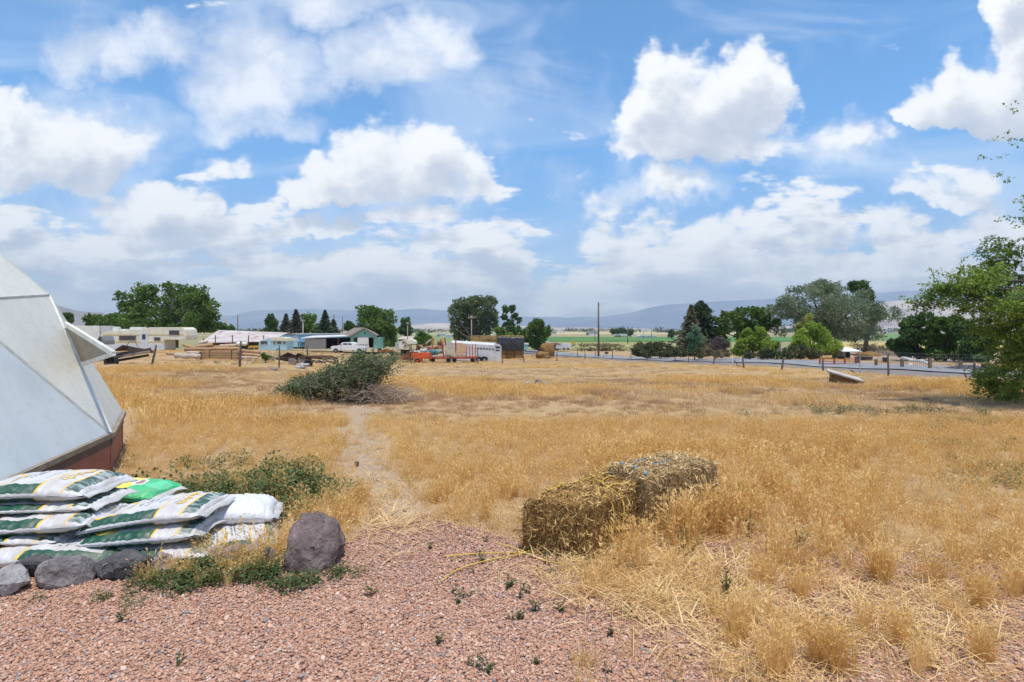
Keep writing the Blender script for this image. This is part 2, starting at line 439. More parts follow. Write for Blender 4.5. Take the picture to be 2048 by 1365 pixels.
def field(name, x0, x1, yt, yb, mat, ny=10, nx=24, xb=None, dz=.12):
    V = []; Q = []
    xb = xb or (x0, x1)
    for j in range(ny+1):
        f = j/ny; py = yb+(yt-yb)*f
        for i in range(nx+1):
            a = xb[0]+(xb[1]-xb[0])*i/nx; b_ = x0+(x1-x0)*i/nx
            p = GP(a+(b_-a)*f, py); V.append((p.x, p.y, p.z+dz))
    for j in range(ny):
        for i in range(nx): a = j*(nx+1)+i; Q.append((a, a+1, a+nx+2, a+nx+1))
    o = np_mesh(name, V, Q, mat, smooth=True); o['kind'] = 'structure'; return o
field('alfalfa_field', 1040, 1600, 674.2, 684, M('alfalfa', (.06,.16,.03), (.09,.19,.04), scale=.05, stretch=(1,.3,1)))
field('pasture_field', 1030, 1500, 684.6, 701, M('pasture', (.24,.25,.07), (.30,.26,.10), scale=.12, stretch=(1,.4,1)))
field('meadow_field', 700, 1040, 672, 690, M('meadow', (.15,.21,.06), (.22,.24,.09), scale=.06))
field('pale_field', 700, 1010, 665.5, 671.5, M('pale_meadow', (.27,.29,.14), (.33,.31,.17), scale=.02))
field('grain_field', 1600, 2150, 686, 698.5, M('grain', (.48,.36,.10), (.42,.34,.12), scale=.08, stretch=(1,.3,1)))
field('clover_field', 1600, 2150, 667.5, 681, M('clover', (.10,.21,.05), (.15,.23,.07), scale=.04))
field('stubble_field', 1000, 1560, 664.5, 669.5, M('stubble', (.50,.40,.22), (.42,.35,.19), scale=.02))

# ------------------------------------------------------------------ mountains
def ridge(name, prof, Y0, depth, mat, seed, rough=1., zb=-12.):
    xs = np.array([p[0] for p in prof], float); ys = np.array([p[1] for p in prof], float)
    nx, nd = 420, 46
    pxs = np.linspace(xs[0], xs[-1], nx); pys = np.interp(pxs, xs, ys)
    V = []
    for j in range(nd+7):
        f = j/nd
        for i in range(nx):
            top = (HY-pys[i])/F*Y0
            Y = Y0-depth*(1-f) if f <= 1 else Y0+depth*.6*(f-1)*nd/7
            X = (pxs[i]-CX)/F*Y0
            g = f if f <= 1 else max(0, 1-(f-1)*nd/7)
            s = g**1.35
            nz = mnoise.fractal(Vector((X*.0011+seed, Y*.0011, .3)), .9, 2.1, 7)
            gul = abs(mnoise.fractal(Vector((X*.0022+seed*2, Y*.0008, 1.3)), .9, 2., 5))
            z = (top+12)*s + (nz*.22-gul*.32)*(top+12)*rough*(math.sin(math.pi*min(g, 1))**.8)
            z += (top+12)*.012*mnoise.fractal(Vector((X*.006, seed, 2.)), 1., 2., 4)*g
            V.append((X, Y, zb+z))
    Q = [(j*nx+i, j*nx+i+1, (j+1)*nx+i+1, (j+1)*nx+i) for j in range(nd+6) for i in range(nx-1)]
    o = np_mesh(name, V, Q, mat, smooth=True); o['kind'] = 'structure'; return o
def mmat(name, c1, c2, c3, sc=.0012):
    m, t, b = newmat(name)
    tc = t.node('ShaderNodeTexCoord').outputs['Object']
    n = t.noise(t.vm('MULTIPLY', tc, (1,1,2.5)), sc, 8, .62, .4)
    c = t.ramp(n, [(.36, c1), (.5, c2), (.62, c3)])
    t.put(b.inputs['Base Color'], c); b.inputs['Roughness'].default_value = .95; b.inputs['Specular IOR Level'].default_value = 0
    return m
m_far = mmat('haze_blue_mountain', (.085,.125,.19), (.12,.16,.235), (.19,.20,.245))  # blue of the distant air put into the slopes' base colour
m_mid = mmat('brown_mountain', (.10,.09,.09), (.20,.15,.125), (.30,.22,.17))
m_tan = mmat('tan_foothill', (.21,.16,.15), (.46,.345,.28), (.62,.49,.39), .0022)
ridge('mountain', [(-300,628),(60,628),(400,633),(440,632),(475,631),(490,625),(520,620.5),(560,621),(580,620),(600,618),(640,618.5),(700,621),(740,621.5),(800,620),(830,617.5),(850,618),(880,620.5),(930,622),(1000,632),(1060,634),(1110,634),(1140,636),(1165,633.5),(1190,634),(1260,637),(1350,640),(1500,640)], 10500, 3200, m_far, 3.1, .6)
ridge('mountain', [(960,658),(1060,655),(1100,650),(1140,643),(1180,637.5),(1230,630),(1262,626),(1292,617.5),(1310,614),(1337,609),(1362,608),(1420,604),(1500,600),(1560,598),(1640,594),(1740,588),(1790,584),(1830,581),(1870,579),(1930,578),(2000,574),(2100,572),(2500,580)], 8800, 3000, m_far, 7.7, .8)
ridge('foothills', [(1560,657),(1640,640),(1690,622),(1725,612),(1755,608),(1780,603),(1815,600),(1850,601),(1900,607),(1960,604),(2050,600),(2300,598)], 5600, 1900, m_tan, 12.4, 1.)
ridge('foothills', [(640,658),(760,654),(830,649.5),(855,647),(885,646.5),(920,649),(1000,652),(1080,653.5),(1180,655.5),(1300,657.5)], 6000, 1500, m_tan, 22.4, .6)
ridge('hills', [(-600,560),(-300,570),(0,598),(60,600),(105,609),(118,612),(135,616.5),(152,621),(172,624),(190,624.5),(205,625),(222,634),(260,648),(330,657)], 4300, 1500, m_mid, 31., 1.)

# ------------------------------------------------------------------ air
if HAZE:
    hb = MB().box((0, 5900, 350), (26000, 13000, 830))
    hm = bpy.data.materials.new('air'); hm.use_nodes = True
    t = NT(hm.node_tree); hm.node_tree.nodes.remove(hm.node_tree.nodes['Principled BSDF'])
    pv = t.node('ShaderNodeVolumePrincipled'); pv.inputs['Color'].default_value = (.78,.90,1.,1); pv.inputs['Density'].default_value = HAZE; pv.inputs['Anisotropy'].default_value = 0.
    t.l.new(pv.outputs[0], hm.node_tree.nodes['Material Output'].inputs['Volume'])
    ho = hb.build('haze', hm); ho['kind'] = 'stuff'

# ------------------------------------------------------------------ scattered ground cover
def scatter(name, P, rot, scl, ids, sources, label=None):
    c = bpy.data.collections.new(name+'_sources')
    for k, s in enumerate(sources): COL.objects.unlink(s); c.objects.link(s); s.name = '%s_kind_%02d' % (name, k)
    me = bpy.data.meshes.new(name); me.from_pydata([tuple(p) for p in P], [], [])
    a = me.attributes.new('rot', 'FLOAT_VECTOR', 'POINT'); a.data.foreach_set('vector', np.asarray(rot, np.float32).ravel())
    a = me.attributes.new('scl', 'FLOAT_VECTOR', 'POINT'); a.data.foreach_set('vector', np.asarray(scl, np.float32).ravel())
    a = me.attributes.new('ids', 'INT', 'POINT'); a.data.foreach_set('value', np.asarray(ids, np.int32))
    o = bpy.data.objects.new(name, me); COL.objects.link(o)
    g = bpy.data.node_groups.new(name, 'GeometryNodeTree')
    g.interface.new_socket('Geometry', in_out='INPUT', socket_type='NodeSocketGeometry'); g.interface.new_socket('Geometry', in_out='OUTPUT', socket_type='NodeSocketGeometry')
    N = g.nodes; L = g.links
    gi = N.new('NodeGroupInput'); go = N.new('NodeGroupOutput'); ip = N.new('GeometryNodeInstanceOnPoints'); ci = N.new('GeometryNodeCollectionInfo')
    ci.inputs[0].default_value = c; ci.inputs[1].default_value = True; ci.inputs[2].default_value = True
    ip.inputs['Pick Instance'].default_value = True
    def na(nm, tp):
        n = N.new('GeometryNodeInputNamedAttribute'); n.data_type = tp; n.inputs[0].default_value = nm
        return [s for s in n.outputs if s.enabled and s.name == 'Attribute'][0]
    er = N.new('FunctionNodeEulerToRotation'); L.new(na('rot', 'FLOAT_VECTOR'), er.inputs[0])
    L.new(gi.outputs[0], ip.inputs['Points']); L.new(ci.outputs[0], ip.inputs['Instance']); L.new(na('ids', 'INT'), ip.inputs['Instance Index'])
    L.new(er.outputs[0], ip.inputs['Rotation']); L.new(na('scl', 'FLOAT_VECTOR'), ip.inputs['Scale']); L.new(ip.outputs[0], go.inputs[0])
    md = o.modifiers.new('cover', 'NODES'); md.node_group = g
    o['kind'] = 'stuff'
    if label: o['label'] = label
    return o

def tuft(seed, n, h, spread, w, mat, lean=.5, head=0., flat=False, curve=.5):
    r = np.random.default_rng(seed); V = []; Q = []; T = []
    for i in range(n):
        a = r.uniform(0, 6.283); rr = spread*r.uniform(0, 1)**.6
        bx, by = rr*math.cos(a), rr*math.sin(a)
        hh = h*r.uniform(.45, 1.1); la = a+r.normal(0, .9); le = lean*r.uniform(.1, 1.)*hh
        dx, dy = math.cos(la), math.sin(la); wa = r.uniform(0, 6.283); wx, wy = math.cos(wa)*w/2, math.sin(wa)*w/2
        tn = r.uniform(0, 1); o = len(V); S = 4
        for k in range(S):
            f = k/(S-1); c = le*(f**(1+curve)); ww = 1-.75*f
            z = hh*f*(1-.25*f*lean) if not flat else hh*.12*math.sin(f*2.6)
            if flat: c = hh*f
            x, y = bx+dx*c, by+dy*c
            V.append((x-wx*ww, y-wy*ww, z)); V.append((x+wx*ww, y+wy*ww, z))
        for k in range(S-1): Q.append((o+2*k, o+2*k+1, o+2*k+3, o+2*k+2)); T.append(tn)
        if head and r.uniform() < head:
            cx, cy, cz = x, y, z; L = r.uniform(.03, .06)*h/.35; 
            for q_ in range(5):
                d = Vector((dx*.6+r.normal(0, .45), dy*.6+r.normal(0, .45), .8+r.normal(0, .3))).normalized()*L
                s_ = Vector((r.normal(), r.normal(), r.normal())).normalized()*w*1.3
                o2 = len(V); c0 = Vector((cx, cy, cz))-d*.3
                V += [tuple(c0), tuple(c0+d*.45+s_), tuple(c0+d), tuple(c0+d*.45-s_)]; Q.append((o2, o2+1, o2+2, o2+3)); T.append(min(1, tn+.25))
    return np_mesh('tuft', V, Q, mat, tint=T)
def leafy(seed, n, h, spread, ls, mat):
    r = np.random.default_rng(seed); V = []; Q = []; T = []
    for i in range(n):
        a = r.uniform(0, 6.283); rr = spread*r.uniform(0, 1)**.5
        c = Vector((rr*math.cos(a), rr*math.sin(a), h*r.uniform(.05, 1)*(1-.5*rr/spread)))
        d = Vector((math.cos(a)+r.normal(0, .7), math.sin(a)+r.normal(0, .7), r.normal(.35, .5))).normalized()
        s_ = d.cross(Vector((r.normal(0,.3), r.normal(0,.3), 1))).normalized(); l = ls*r.uniform(.5, 1.2)
        o = len(V); V += [tuple(c), tuple(c+d*l*.5+s_*l*.28), tuple(c+d*l), tuple(c+d*l*.5-s_*l*.28)]; Q.append((o, o+1, o+2, o+3)); T.append(r.uniform())
    return np_mesh('leafy', V, Q, mat, tint=T)
m_straw = Mleaf('dry_grass', (.55,.35,.12), (.77,.53,.21), (.92,.72,.38), trans=.3, inst=True)
m_pale = Mleaf('dry_grass_pale', (.52,.365,.205), (.68,.50,.30), (.80,.64,.42), trans=.25, inst=True)
m_brown = Mleaf('dry_grass_brown', (.36,.225,.12), (.49,.32,.18), (.62,.44,.28), trans=.25, inst=True)
m_weed = Mleaf('green_weed', (.055,.085,.025), (.095,.135,.045), (.19,.20,.085), trans=.3, inst=True)
m_litter = Mleaf('straw_litter', (.55,.35,.14), (.74,.52,.25), (.90,.71,.42), trans=.15, inst=True)

def vals(n, lo, hi): return rng.uniform(lo, hi, n)
def zone(n, x0, x1, y0, y1):
    """random ground points evenly spread over the ground between two distances, inside the view and a bit beyond"""
    Y = np.sqrt(rng.uniform(y0*y0, y1*y1, n)); a = rng.uniform(x0, x1, n); return a*Y, Y
def nz2(X, Y, s, o=0.):
    return np.array([mnoise.fractal(Vector((x*s+o, y*s, o)), 1., 2., 3) for x, y in zip(X, Y)])
BALES = [(.1,1.8,3.75,5.15)]
def blocked(X, Y):
    """ground already taken by bales, bags, greenhouse, road and the fixed rocks"""
    b = (np.abs((X-.62)*.66+(Y-4.22)*.75) < .56) & (np.abs((X-.62)*.75-(Y-4.22)*.66) < .23)
    b |= (np.abs((X-1.27)*.82+(Y-4.66)*.57) < .5) & (np.abs((X-1.27)*.57-(Y-4.66)*.82) < .25)
    b |= (X < -2.12) & (Y > 3.55) & (Y < 4.75) & (X > -4.2)
    b |= (X < -1.66) & (Y > 4.05) & (Y < 4.6) & (X > -2.3)
    b |= ((X < -4.35-(Y-6.1)*.62) & (Y > 5.9) & (Y < 10)) | ((X < -3.75-(Y-4.06)*.28) & (Y > 3.3) & (Y < 6.1))
    b |= np.hypot(X+1.36, Y-3.72) < .2
    return b
# --- main dry grass, thinner on the gravel, bare along the path
def density(X, Y):
    px, py = pxof(X, Y)
    g = gravel_mask(px, py)
    left = 1-_ss(px, 1040, 1230)          # open gravel on the left and centre
    n = nz2(X, Y, 1.1)
    d = np.ones_like(X)
    right = np.clip(.46+1.1*n, .12, 1.)
    right *= 1-.6*_ss(py, 1180, 1365)*(px > 1750)
    right = np.where((px > 1180) & (px < 1520) & (py > 1200+.35*(px-1180)) , right*.55, right)
    d = d*(1-g) + g*((1-left)*right)
    d *= np.clip((path_dist(X, Y)-.10+.25*nz2(X, Y, 1.9, 2.))/.38, .06, 1.)
    d *= np.clip(.85+.8*nz2(X, Y, .45, 5.), .4, 1.)
    d *= np.where((px > 1030) & (px < 1290) & (py > 1000) & (py < 1140), .22, 1.)
    d[blocked(X, Y)] = 0
    return d
tfN = [tuft(11+i, 34, .34, .10, .0042, m_straw, .55, .5) for i in range(4)] + [tuft(31+i, 30, .20, .12, .0042, m_pale, .9, .2) for i in range(3)] + [tuft(41+i, 46, .42, .06, .0038, m_straw, .35, .85) for i in range(2)] + [tuft(46+i, 75, .40, .05, .0034, m_straw, .42, .35) for i in range(3)]
X, Y = zone(17000, -1.05, 1.1, 2.2, 9.5)
k = rng.uniform(size=len(X)) < density(X, Y)*np.where(Y < 4.2, .62, 1.)
X, Y = X[k], Y[k]; px, py = pxof(X, Y); n = len(X)
ids = rng.choice([0,1,2,3,4,5,6], n)
tall = ((px > 1180) & (px < 1760) & (py > 900) & (py < 1180))
ids = np.where(tall & (rng.uniform(size=n) < .22), rng.choice([7,8,0,1], n), ids)
s = vals(n, .55, 1.05)*np.where(tall, .78, .62)*np.where((px < 560) & (Y > 4.6), .8, 1.)
s *= np.where(py > 1180, .8, 1.)
# golden clumps standing in the gravel at the right, and tall stalks along the bales
ex = []
for cx_, cy_, cnt, sc in ((1760,1160,16,.85),(1660,1110,12,.75),(1600,1195,12,.7),(1705,1205,10,.65),(1870,1165,12,.7),(1960,1210,12,.7),(1640,1335,16,.75),(1800,1285,10,.6),(1560,1345,18,.85),(1900,1235,9,.6),(2020,1110,14,.8),(2040,1190,14,.8),(1480,1285,12,.7),(1520,1245,10,.7),(1440,1235,10,.6),(1680,1345,12,.7),(1960,1315,8,.6),(1850,1340,9,.6),(1590,1275,10,.6),(1730,1265,8,.6),(1540,1175,14,.75),(1610,1140,14,.8),(1930,1130,12,.7),(1290,1060,10,.8),(1240,1085,10,.7),(1190,1120,8,.6),(700,1050,14,.7),(640,1010,12,.7),(720,1010,12,.7),(560,1090,10,.55),(880,1000,14,.7),(980,1030,12,.7),(930,960,14,.7),(1020,990,12,.8),(470,985,22,.55),(560,985,22,.6),(400,995,14,.5),(350,1135,18,.45),(420,1125,20,.5),(480,1120,18,.5),(540,1110,16,.55),(390,1165,12,.4),(300,1160,10,.4),(450,1160,12,.4)):
    for _ in range(cnt):
        if rng.uniform() < .6: continue
        g_ = GP(rng.normal(cx_, 15), rng.normal(cy_, 7)); ex.append((g_.x, g_.y, sc*rng.uniform(.55, .95), rng.choice([9,10,11])))
for a_, b_, o_, cnt in (((.60,3.72),(1.10,4.28),.05,8),((1.06,4.18),(1.80,4.66),.06,44),((1.80,4.68),(1.86,5.1),.05,12),((.45,3.66),(.62,3.7),.03,2)):
    L_ = math.hypot(b_[0]-a_[0], b_[1]-a_[1]); nx_, ny_ = (b_[1]-a_[1])/L_, -(b_[0]-a_[0])/L_
    for _ in range(cnt):
        f_ = rng.uniform(); d_ = o_+abs(rng.normal(0, .16)); ex.append((a_[0]+(b_[0]-a_[0])*f_+nx_*d_, a_[1]+(b_[1]-a_[1])*f_+ny_*d_, rng.uniform(.55, .95), rng.choice([7,8,0,1])))
ex = np.array(ex); X = np.concatenate([X, ex[:, 0]]); Y = np.concatenate([Y, ex[:, 1]]); s = np.concatenate([s, ex[:, 2]]); ids = np.concatenate([ids, ex[:, 3].astype(int)]); n = len(X)
P = np.stack([X, Y, gz(X, Y)], -1)
scatter('dry_grass', P, np.stack([vals(n, -.12, .12), vals(n, -.12, .12), vals(n, 0, 6.28)], -1), np.stack([s, s, s*vals(n, .8, 1.15)], -1), ids, tfN, 'dry golden grass in tufts across the near ground')
tfM = [tuft(61+i, 60, .24, .24, .009, m_straw, .7, .25) for i in range(4)] + [tuft(71+i, 60, .17, .26, .009, m_pale, .9, .1) for i in range(2)] + [tuft(75+i, 60, .16, .26, .009, m_brown, .9, .1) for i in range(2)]
X, Y = zone(15500, -1.05, 1.05, 9, 26)
k = rng.uniform(size=len(X)) < density(X, Y); X, Y = X[k], Y[k]; n = len(X)
nn = nz2(X, Y, .16, 9.)
n3_ = nz2(X, Y, .3, 4.)
ids = np.where(nn+rng.normal(0, .15, n) > .16, rng.integers(0, 4, n), np.where(n3_+rng.normal(0, .12, n) > 0, 4+rng.integers(0, 2, n), 6+rng.integers(0, 2, n)))
s = vals(n, .6, 1.1)*np.clip(.85+nn, .55, 1.2)
P = np.stack([X, Y, gz(X, Y)], -1)
scatter('field_grass', P, np.stack([vals(n, -.1, .1), vals(n, -.1, .1), vals(n, 0, 6.28)], -1), np.stack([s, s, s*vals(n, .8, 1.1)], -1), ids, tfM, 'dry tan grass over the middle of the field')
tfF = [tuft(81+i, 70, .30, .6, .022, m_straw, .7, 0) for i in range(3)] + [tuft(91+i, 70, .22, .6, .022, m_pale, .9, 0) for i in range(2)] + [tuft(97, 70, .2, .6, .022, m_brown, .9, 0)]
X, Y = zone(17000, -1.05, 1.02, 25, 92)
rd = road_dist(X, Y)
# beyond the road only the verge keeps this grass
side = np.zeros_like(X)
for i in range(len(RLA)):
    pass
near = np.argmin((X[:, None]-RLA[None, ::3, 0])**2+(Y[:, None]-RLA[None, ::3, 1])**2, 1)
RNA = np.array([(v_.x, v_.y) for v_ in RN])[::3]; RLB = RLA[::3]
side = (X-RLB[near, 0])*RNA[near, 0]+(Y-RLB[near, 1])*RNA[near, 1]
k = (side < -.1) | ((side > 12.) & (side < 26) & (rng.uniform(size=len(X)) < .55)); k &= rng.uniform(size=len(X)) < np.clip(.8+.8*nz2(X, Y, .08, 3.), .3, 1)
X, Y = X[k], Y[k]; n = len(X); nn = nz2(X, Y, .07, 2.)
ids = np.where(nn+rng.normal(0, .15, n) > .1, rng.integers(0, 3, n), rng.integers(3, 6, n)); s = vals(n, .5, .95)*np.where((X/Y < -.2) & (Y > 27), .5, .8)
P = np.stack([X, Y, gz(X, Y)], -1)
scatter('distant_grass', P, np.stack([vals(n, -.1, .1), vals(n, -.1, .1), vals(n, 0, 6.28)], -1), np.stack([s, s, s*vals(n, .7, 1.2)], -1), ids, tfF, 'dry pale grass at the far end of the field')
# --- straw lying about by the bale and on the gravel edge, and along the path
tfL = [tuft(101+i, 20, .22, .15, .0052, m_litter, .6, 0, True) for i in range(4)]
pts = []
for px0, py0, sx, sy, cnt in ((1260,1130,95,38,330),(1330,1185,80,25,170),(1180,1120,60,22,90),(880,1045,70,16,50),(770,1030,35,40,50),(1420,1210,70,40,90),(1640,1010,45,14,60),(1500,1150,120,60,130),(1750,1150,160,70,170),(1620,1280,140,50,120),(1880,1270,110,60,90),(1980,1120,80,40,90),(1540,1330,70,30,60),(740,950,30,60,70)):
    for _ in range(cnt):
        g_ = GP(rng.normal(px0, sx), max(700, rng.normal(py0, sy))); pts.append(g_)
pts = [p for p in pts if not blocked(np.array([p.x]), np.array([p.y]))[0]]
pts = pts[::2]; n = len(pts); s = vals(n, .6, 1.3)
scatter('straw_litter', [(p.x, p.y, p.z+.004+.02*rng.uniform()) for p in pts], np.stack([vals(n, -.2, .2), vals(n, -.2, .2), vals(n, 0, 6.28)], -1), np.stack([s, s, s], -1), rng.integers(0, 4, n), tfL, 'loose pale straw strewn on the ground by the bales')
# --- green weeds behind the bags and among the stones
tfW = [leafy(121+i, 60, .22, .13, .055, m_weed) for i in range(4)]
pts = []
for px0, py0, sx, sy, cnt, sc in ((470,985,72,17,62,.95),(590,985,44,15,52,1.),(380,1000,60,10,34,.85),(560,960,38,14,26,1.05),(330,1165,40,10,26,.5),(430,1150,60,12,42,.6),(540,1145,30,14,24,.5),(600,1170,18,12,12,.5),(250,940,12,30,10,.8),(420,930,50,12,14,.7),(660,1150,25,10,14,.4),(230,1205,60,8,14,.3)):
    for _ in range(cnt):
        g_ = GP(rng.normal(px0, sx), max(700, rng.normal(py0, sy)))
        if not blocked(np.array([g_.x]), np.array([g_.y]))[0]: pts.append((g_, sc*rng.uniform(.6, 1.15)))
for px0, py0, sx, sy, cnt, sc in ((1760,825,110,5,60,.7),(1960,850,40,5,25,.7),(1500,783,30,3,14,.6),(1900,735,20,3,14,1.2),(1985,750,30,5,18,1.2),(1100,714,60,2,50,1.6),(940,719,30,1.5,20,1.4),(540,718,18,3,30,1.3),(640,710,50,2,40,1.4),(450,727,50,2,40,.8),(1985,955,50,12,26,.6),(300,745,70,8,16,.6),(1930,900,60,12,16,.7)):
    for _ in range(cnt):
        g_ = GP(rng.normal(px0, sx), max(704, rng.normal(py0, sy))); pts.append((g_, sc*rng.uniform(.6, 1.15)))
n = len(pts); s = np.array([p[1] for p in pts])
scatter('green_weeds', [tuple(p[0]) for p in pts], np.stack([vals(n, -.1, .1), vals(n, -.1, .1), vals(n, 0, 6.28)], -1), np.stack([s, s, s*.9], -1), rng.integers(0, 4, n), tfW, 'dark green weeds among the bags and stones')
# --- pebbles
def pebble(seed, mat):
    r = np.random.default_rng(seed)
    bm = bmesh.new(); bmesh.ops.create_icosphere(bm, subdivisions=2 if seed < 0 else 1, radius=1)
    sx, sy, sz = r.uniform(.8, 1.25), r.uniform(.65, 1.), r.uniform(.4, .65)
    for v_ in bm.verts:
        q_ = 1+.22*mnoise.noise(v_.co*1.3+Vector((seed*3.1, 0, 0))); v_.co = Vector((v_.co.x*sx*q_, v_.co.y*sy*q_, v_.co.z*sz*q_))
    me = bpy.data.meshes.new('pebble'); bm.to_mesh(me); bm.free(); me.materials.append(mat)
    o = bpy.data.objects.new('pebble', me); COL.objects.link(o); return o
m, t, b = newmat('pebble_stone')
r_ = t.node('ShaderNodeObjectInfo').outputs['Random']
c = t.ramp(r_, [(0., (.37,.185,.115)), (.25, (.52,.30,.20)), (.5, (.46,.25,.165)), (.68, (.64,.41,.295)), (.82, (.36,.17,.115)), (.93, (.70,.53,.42)), (.965, (.34,.30,.28)), (1., (.22,.20,.20))])
m.node_tree.nodes[-1].color_ramp.interpolation = 'LINEAR'
t.put(b.inputs['Base Color'], c); b.inputs['Roughness'].default_value = .8; b.inputs['Specular IOR Level'].default_value = .25
pebs = [pebble(i+1, m) for i in range(7)]
X, Y = zone(290000, -1.05, 1.05, 2.1, 5.2)
px, py = pxof(X, Y)
edge = gravel_mask(px, py+rng.normal(0, 9, len(X)))
k = rng.uniform(size=len(X)) < edge*np.where(Y > 3.4, .62, 1.)
X, Y = X[k], Y[k]; n = len(X)
s = np.clip(rng.lognormal(math.log(.0054), .36, n), .004, .02)
z = gz(X, Y)+s*vals(n, -.1, .9)
print('pebbles', n)
scatter('gravel', np.stack([X, Y, z], -1), np.stack([vals(n, -.5, .5), vals(n, -.5, .5), vals(n, 0, 6.28)], -1), np.stack([s, s, s], -1), rng.integers(0, 7, n), pebs, 'pink and red pebbles of the gravel yard')
# ------------------------------------------------------------------ greenhouse dome
def poly_mat(name, A_, B_, ribs, tr_):
    m, t, b = newmat(name)
    tc = t.node('ShaderNodeTexCoord').outputs['Object']
    n = t.noise(t.vm('MULTIPLY', tc, (1, 1, .35)), 3.2, 6, .6)
    dirt = t.noise(tc, 14., 5, .7)
    c = t.mix(t.rng(n, .35, .7), A_, B_)
    c = t.mix(t.math('MULTIPLY', t.rng(dirt, .46, .72), .5), c, (.62,.60,.52))
    uv = t.attr('rib').outputs['Fac']
    w = t.math('SINE', t.math('MULTIPLY', uv, 6.2832*62))
    c = t.mix(t.math('MULTIPLY', t.rng(w, .3, 1.), ribs), c, (.50,.58,.64))
    t.put(b.inputs['Base Color'], c); b.inputs['Roughness'].default_value = .42; b.inputs['Specular IOR Level'].default_value = .35
    t.put(b.inputs['Normal'], t.bump(w, .12, .004))
    tr = t.node('ShaderNodeBsdfTranslucent'); t.put(tr.inputs[0], (.88,.88,.84))
    mx = t.node('ShaderNodeMixShader'); mx.inputs[0].default_value = tr_
    t.l.new(b.outputs[0], mx.inputs[1]); t.l.new(tr.outputs[0], mx.inputs[2]); t.l.new(mx.outputs[0], m.node_tree.nodes['Material Output'].inputs[0]); return m
m_poly = poly_mat('warm_glazing', (.93,.92,.85), (.84,.83,.77), .06, .42); m_poly2 = poly_mat('sky_tinted_ribbed_glazing', (.80,.85,.88), (.70,.77,.81), .3, .40)  # second glazing has the reflected sky's blue put into its colour
m_batt = M('dome_tape', (.74,.74,.69), (.62,.60,.53), scale=9, rough=.5)
m_trim = M('dome_trim', (.115,.075,.075), (.085,.055,.055), scale=6, rough=.55)
m_redwall = M('dome_skirt', (.34,.125,.085), (.27,.10,.075), scale=2.5, rough=.6, stretch=(1,1,3), rust=(.42,.27,.18), rlo=.66, rscale=6)
m_sill = M('dome_sill', (.30,.245,.18), (.22,.175,.125), scale=8, rough=.6)
m_wood = M('weathered_wood', (.24,.18,.13), (.15,.11,.085), scale=3, stretch=(6,6,.6), rough=.9, bump=.4)
DC = Vector((-8.25, 4.75, 0))
gh = empty('greenhouse_dome', DC, 0, 'white geodesic greenhouse dome with red skirt at the left edge behind the stacked bags', 'greenhouse')
def pY(px, py, Y): return at(px, py, Y)
Av = pY(222, 870, 6.1); Bv = pY(245, 822, 7.4); Sv = Vector((-3.83, 4.06, Av.z))
Av.z = Sv.z = .43; Bv.z = .47
ring0 = [Sv, Av, Bv]
a0 = math.atan2(Bv.y-DC.y, Bv.x-DC.x); R0 = (Bv-DC).to_2d().length; a1 = math.atan2(Sv.y-DC.y, Sv.x-DC.x)+2*math.pi
nrest = 10
for i in range(1, nrest):
    a = a0+(a1-a0)*i/nrest; rr = R0+((Sv-DC).to_2d().length-R0)*i/nrest
    ring0.append(Vector((DC.x+rr*math.cos(a), DC.y+rr*math.sin(a), .45)))
n0 = len(ring0)
V1 = pY(98, 590, 6.7); Wv = pY(-100, 602, 4.75)
ring1 = []
for i in range(n0):
    p, q_ = ring0[i], ring0[(i+1) % n0]; mid = (p+q_)/2; d = (mid-DC); d.z = 0
    ring1.append(Vector((DC.x, DC.y, 0))+d*.83+Vector((0, 0, 2.05)))
ring1[0] = Wv; ring1[1] = V1            # apex over S-A, apex over A-B
ring2 = []
for i in range(n0):
    mid = (ring1[i]+ring1[(i+1) % n0])/2; d = mid-DC; d.z = 0
    ring2.append(Vector((DC.x, DC.y, 0))+d*.62+Vector((0, 0, 3.25)))
ring2[0] = pY(-150, 385, 6.1)
top = Vector((DC.x, DC.y, 3.95))
def facet(a, b, c, name='panel', inset=.0, thick=.016, ribdir=None, label=None, mat=None):
    pts = [Vector(p)-DC for p in (a, b, c)]
    n = (pts[1]-pts[0]).cross(pts[2]-pts[0]).normalized()
    ctr = sum(pts, Vector())/3
    if n.dot(ctr-Vector((0, 0, .8))) < 0: n = -n
    o = MB().slab(pts, -n, thick).build(name, mat or m_poly, gh)
    rd = ribdir or (pts[1]-pts[0]).normalized()
    at_ = o.data.attributes.new('rib', 'FLOAT', 'POINT')
    for i_, v_ in enumerate(o.data.vertices): at_.data[i_].value = (v_.co-pts[0]).dot(rd)
    if label: o['label'] = label
    return o
def lerp(a, b, f): return a+(b-a)*f
along = (Av-Sv).normalized()
facet(Sv, Av, Wv, ribdir=along, mat=m_poly2)                               # big lower panel, bluish with painted sky reflection
facet(Wv, Av, V1, ribdir=(Av-V1).cross(Vector((1, -.2, .5))).normalized())
facet(Wv, V1, ring2[0], ribdir=Vector((.3,.9,0)))
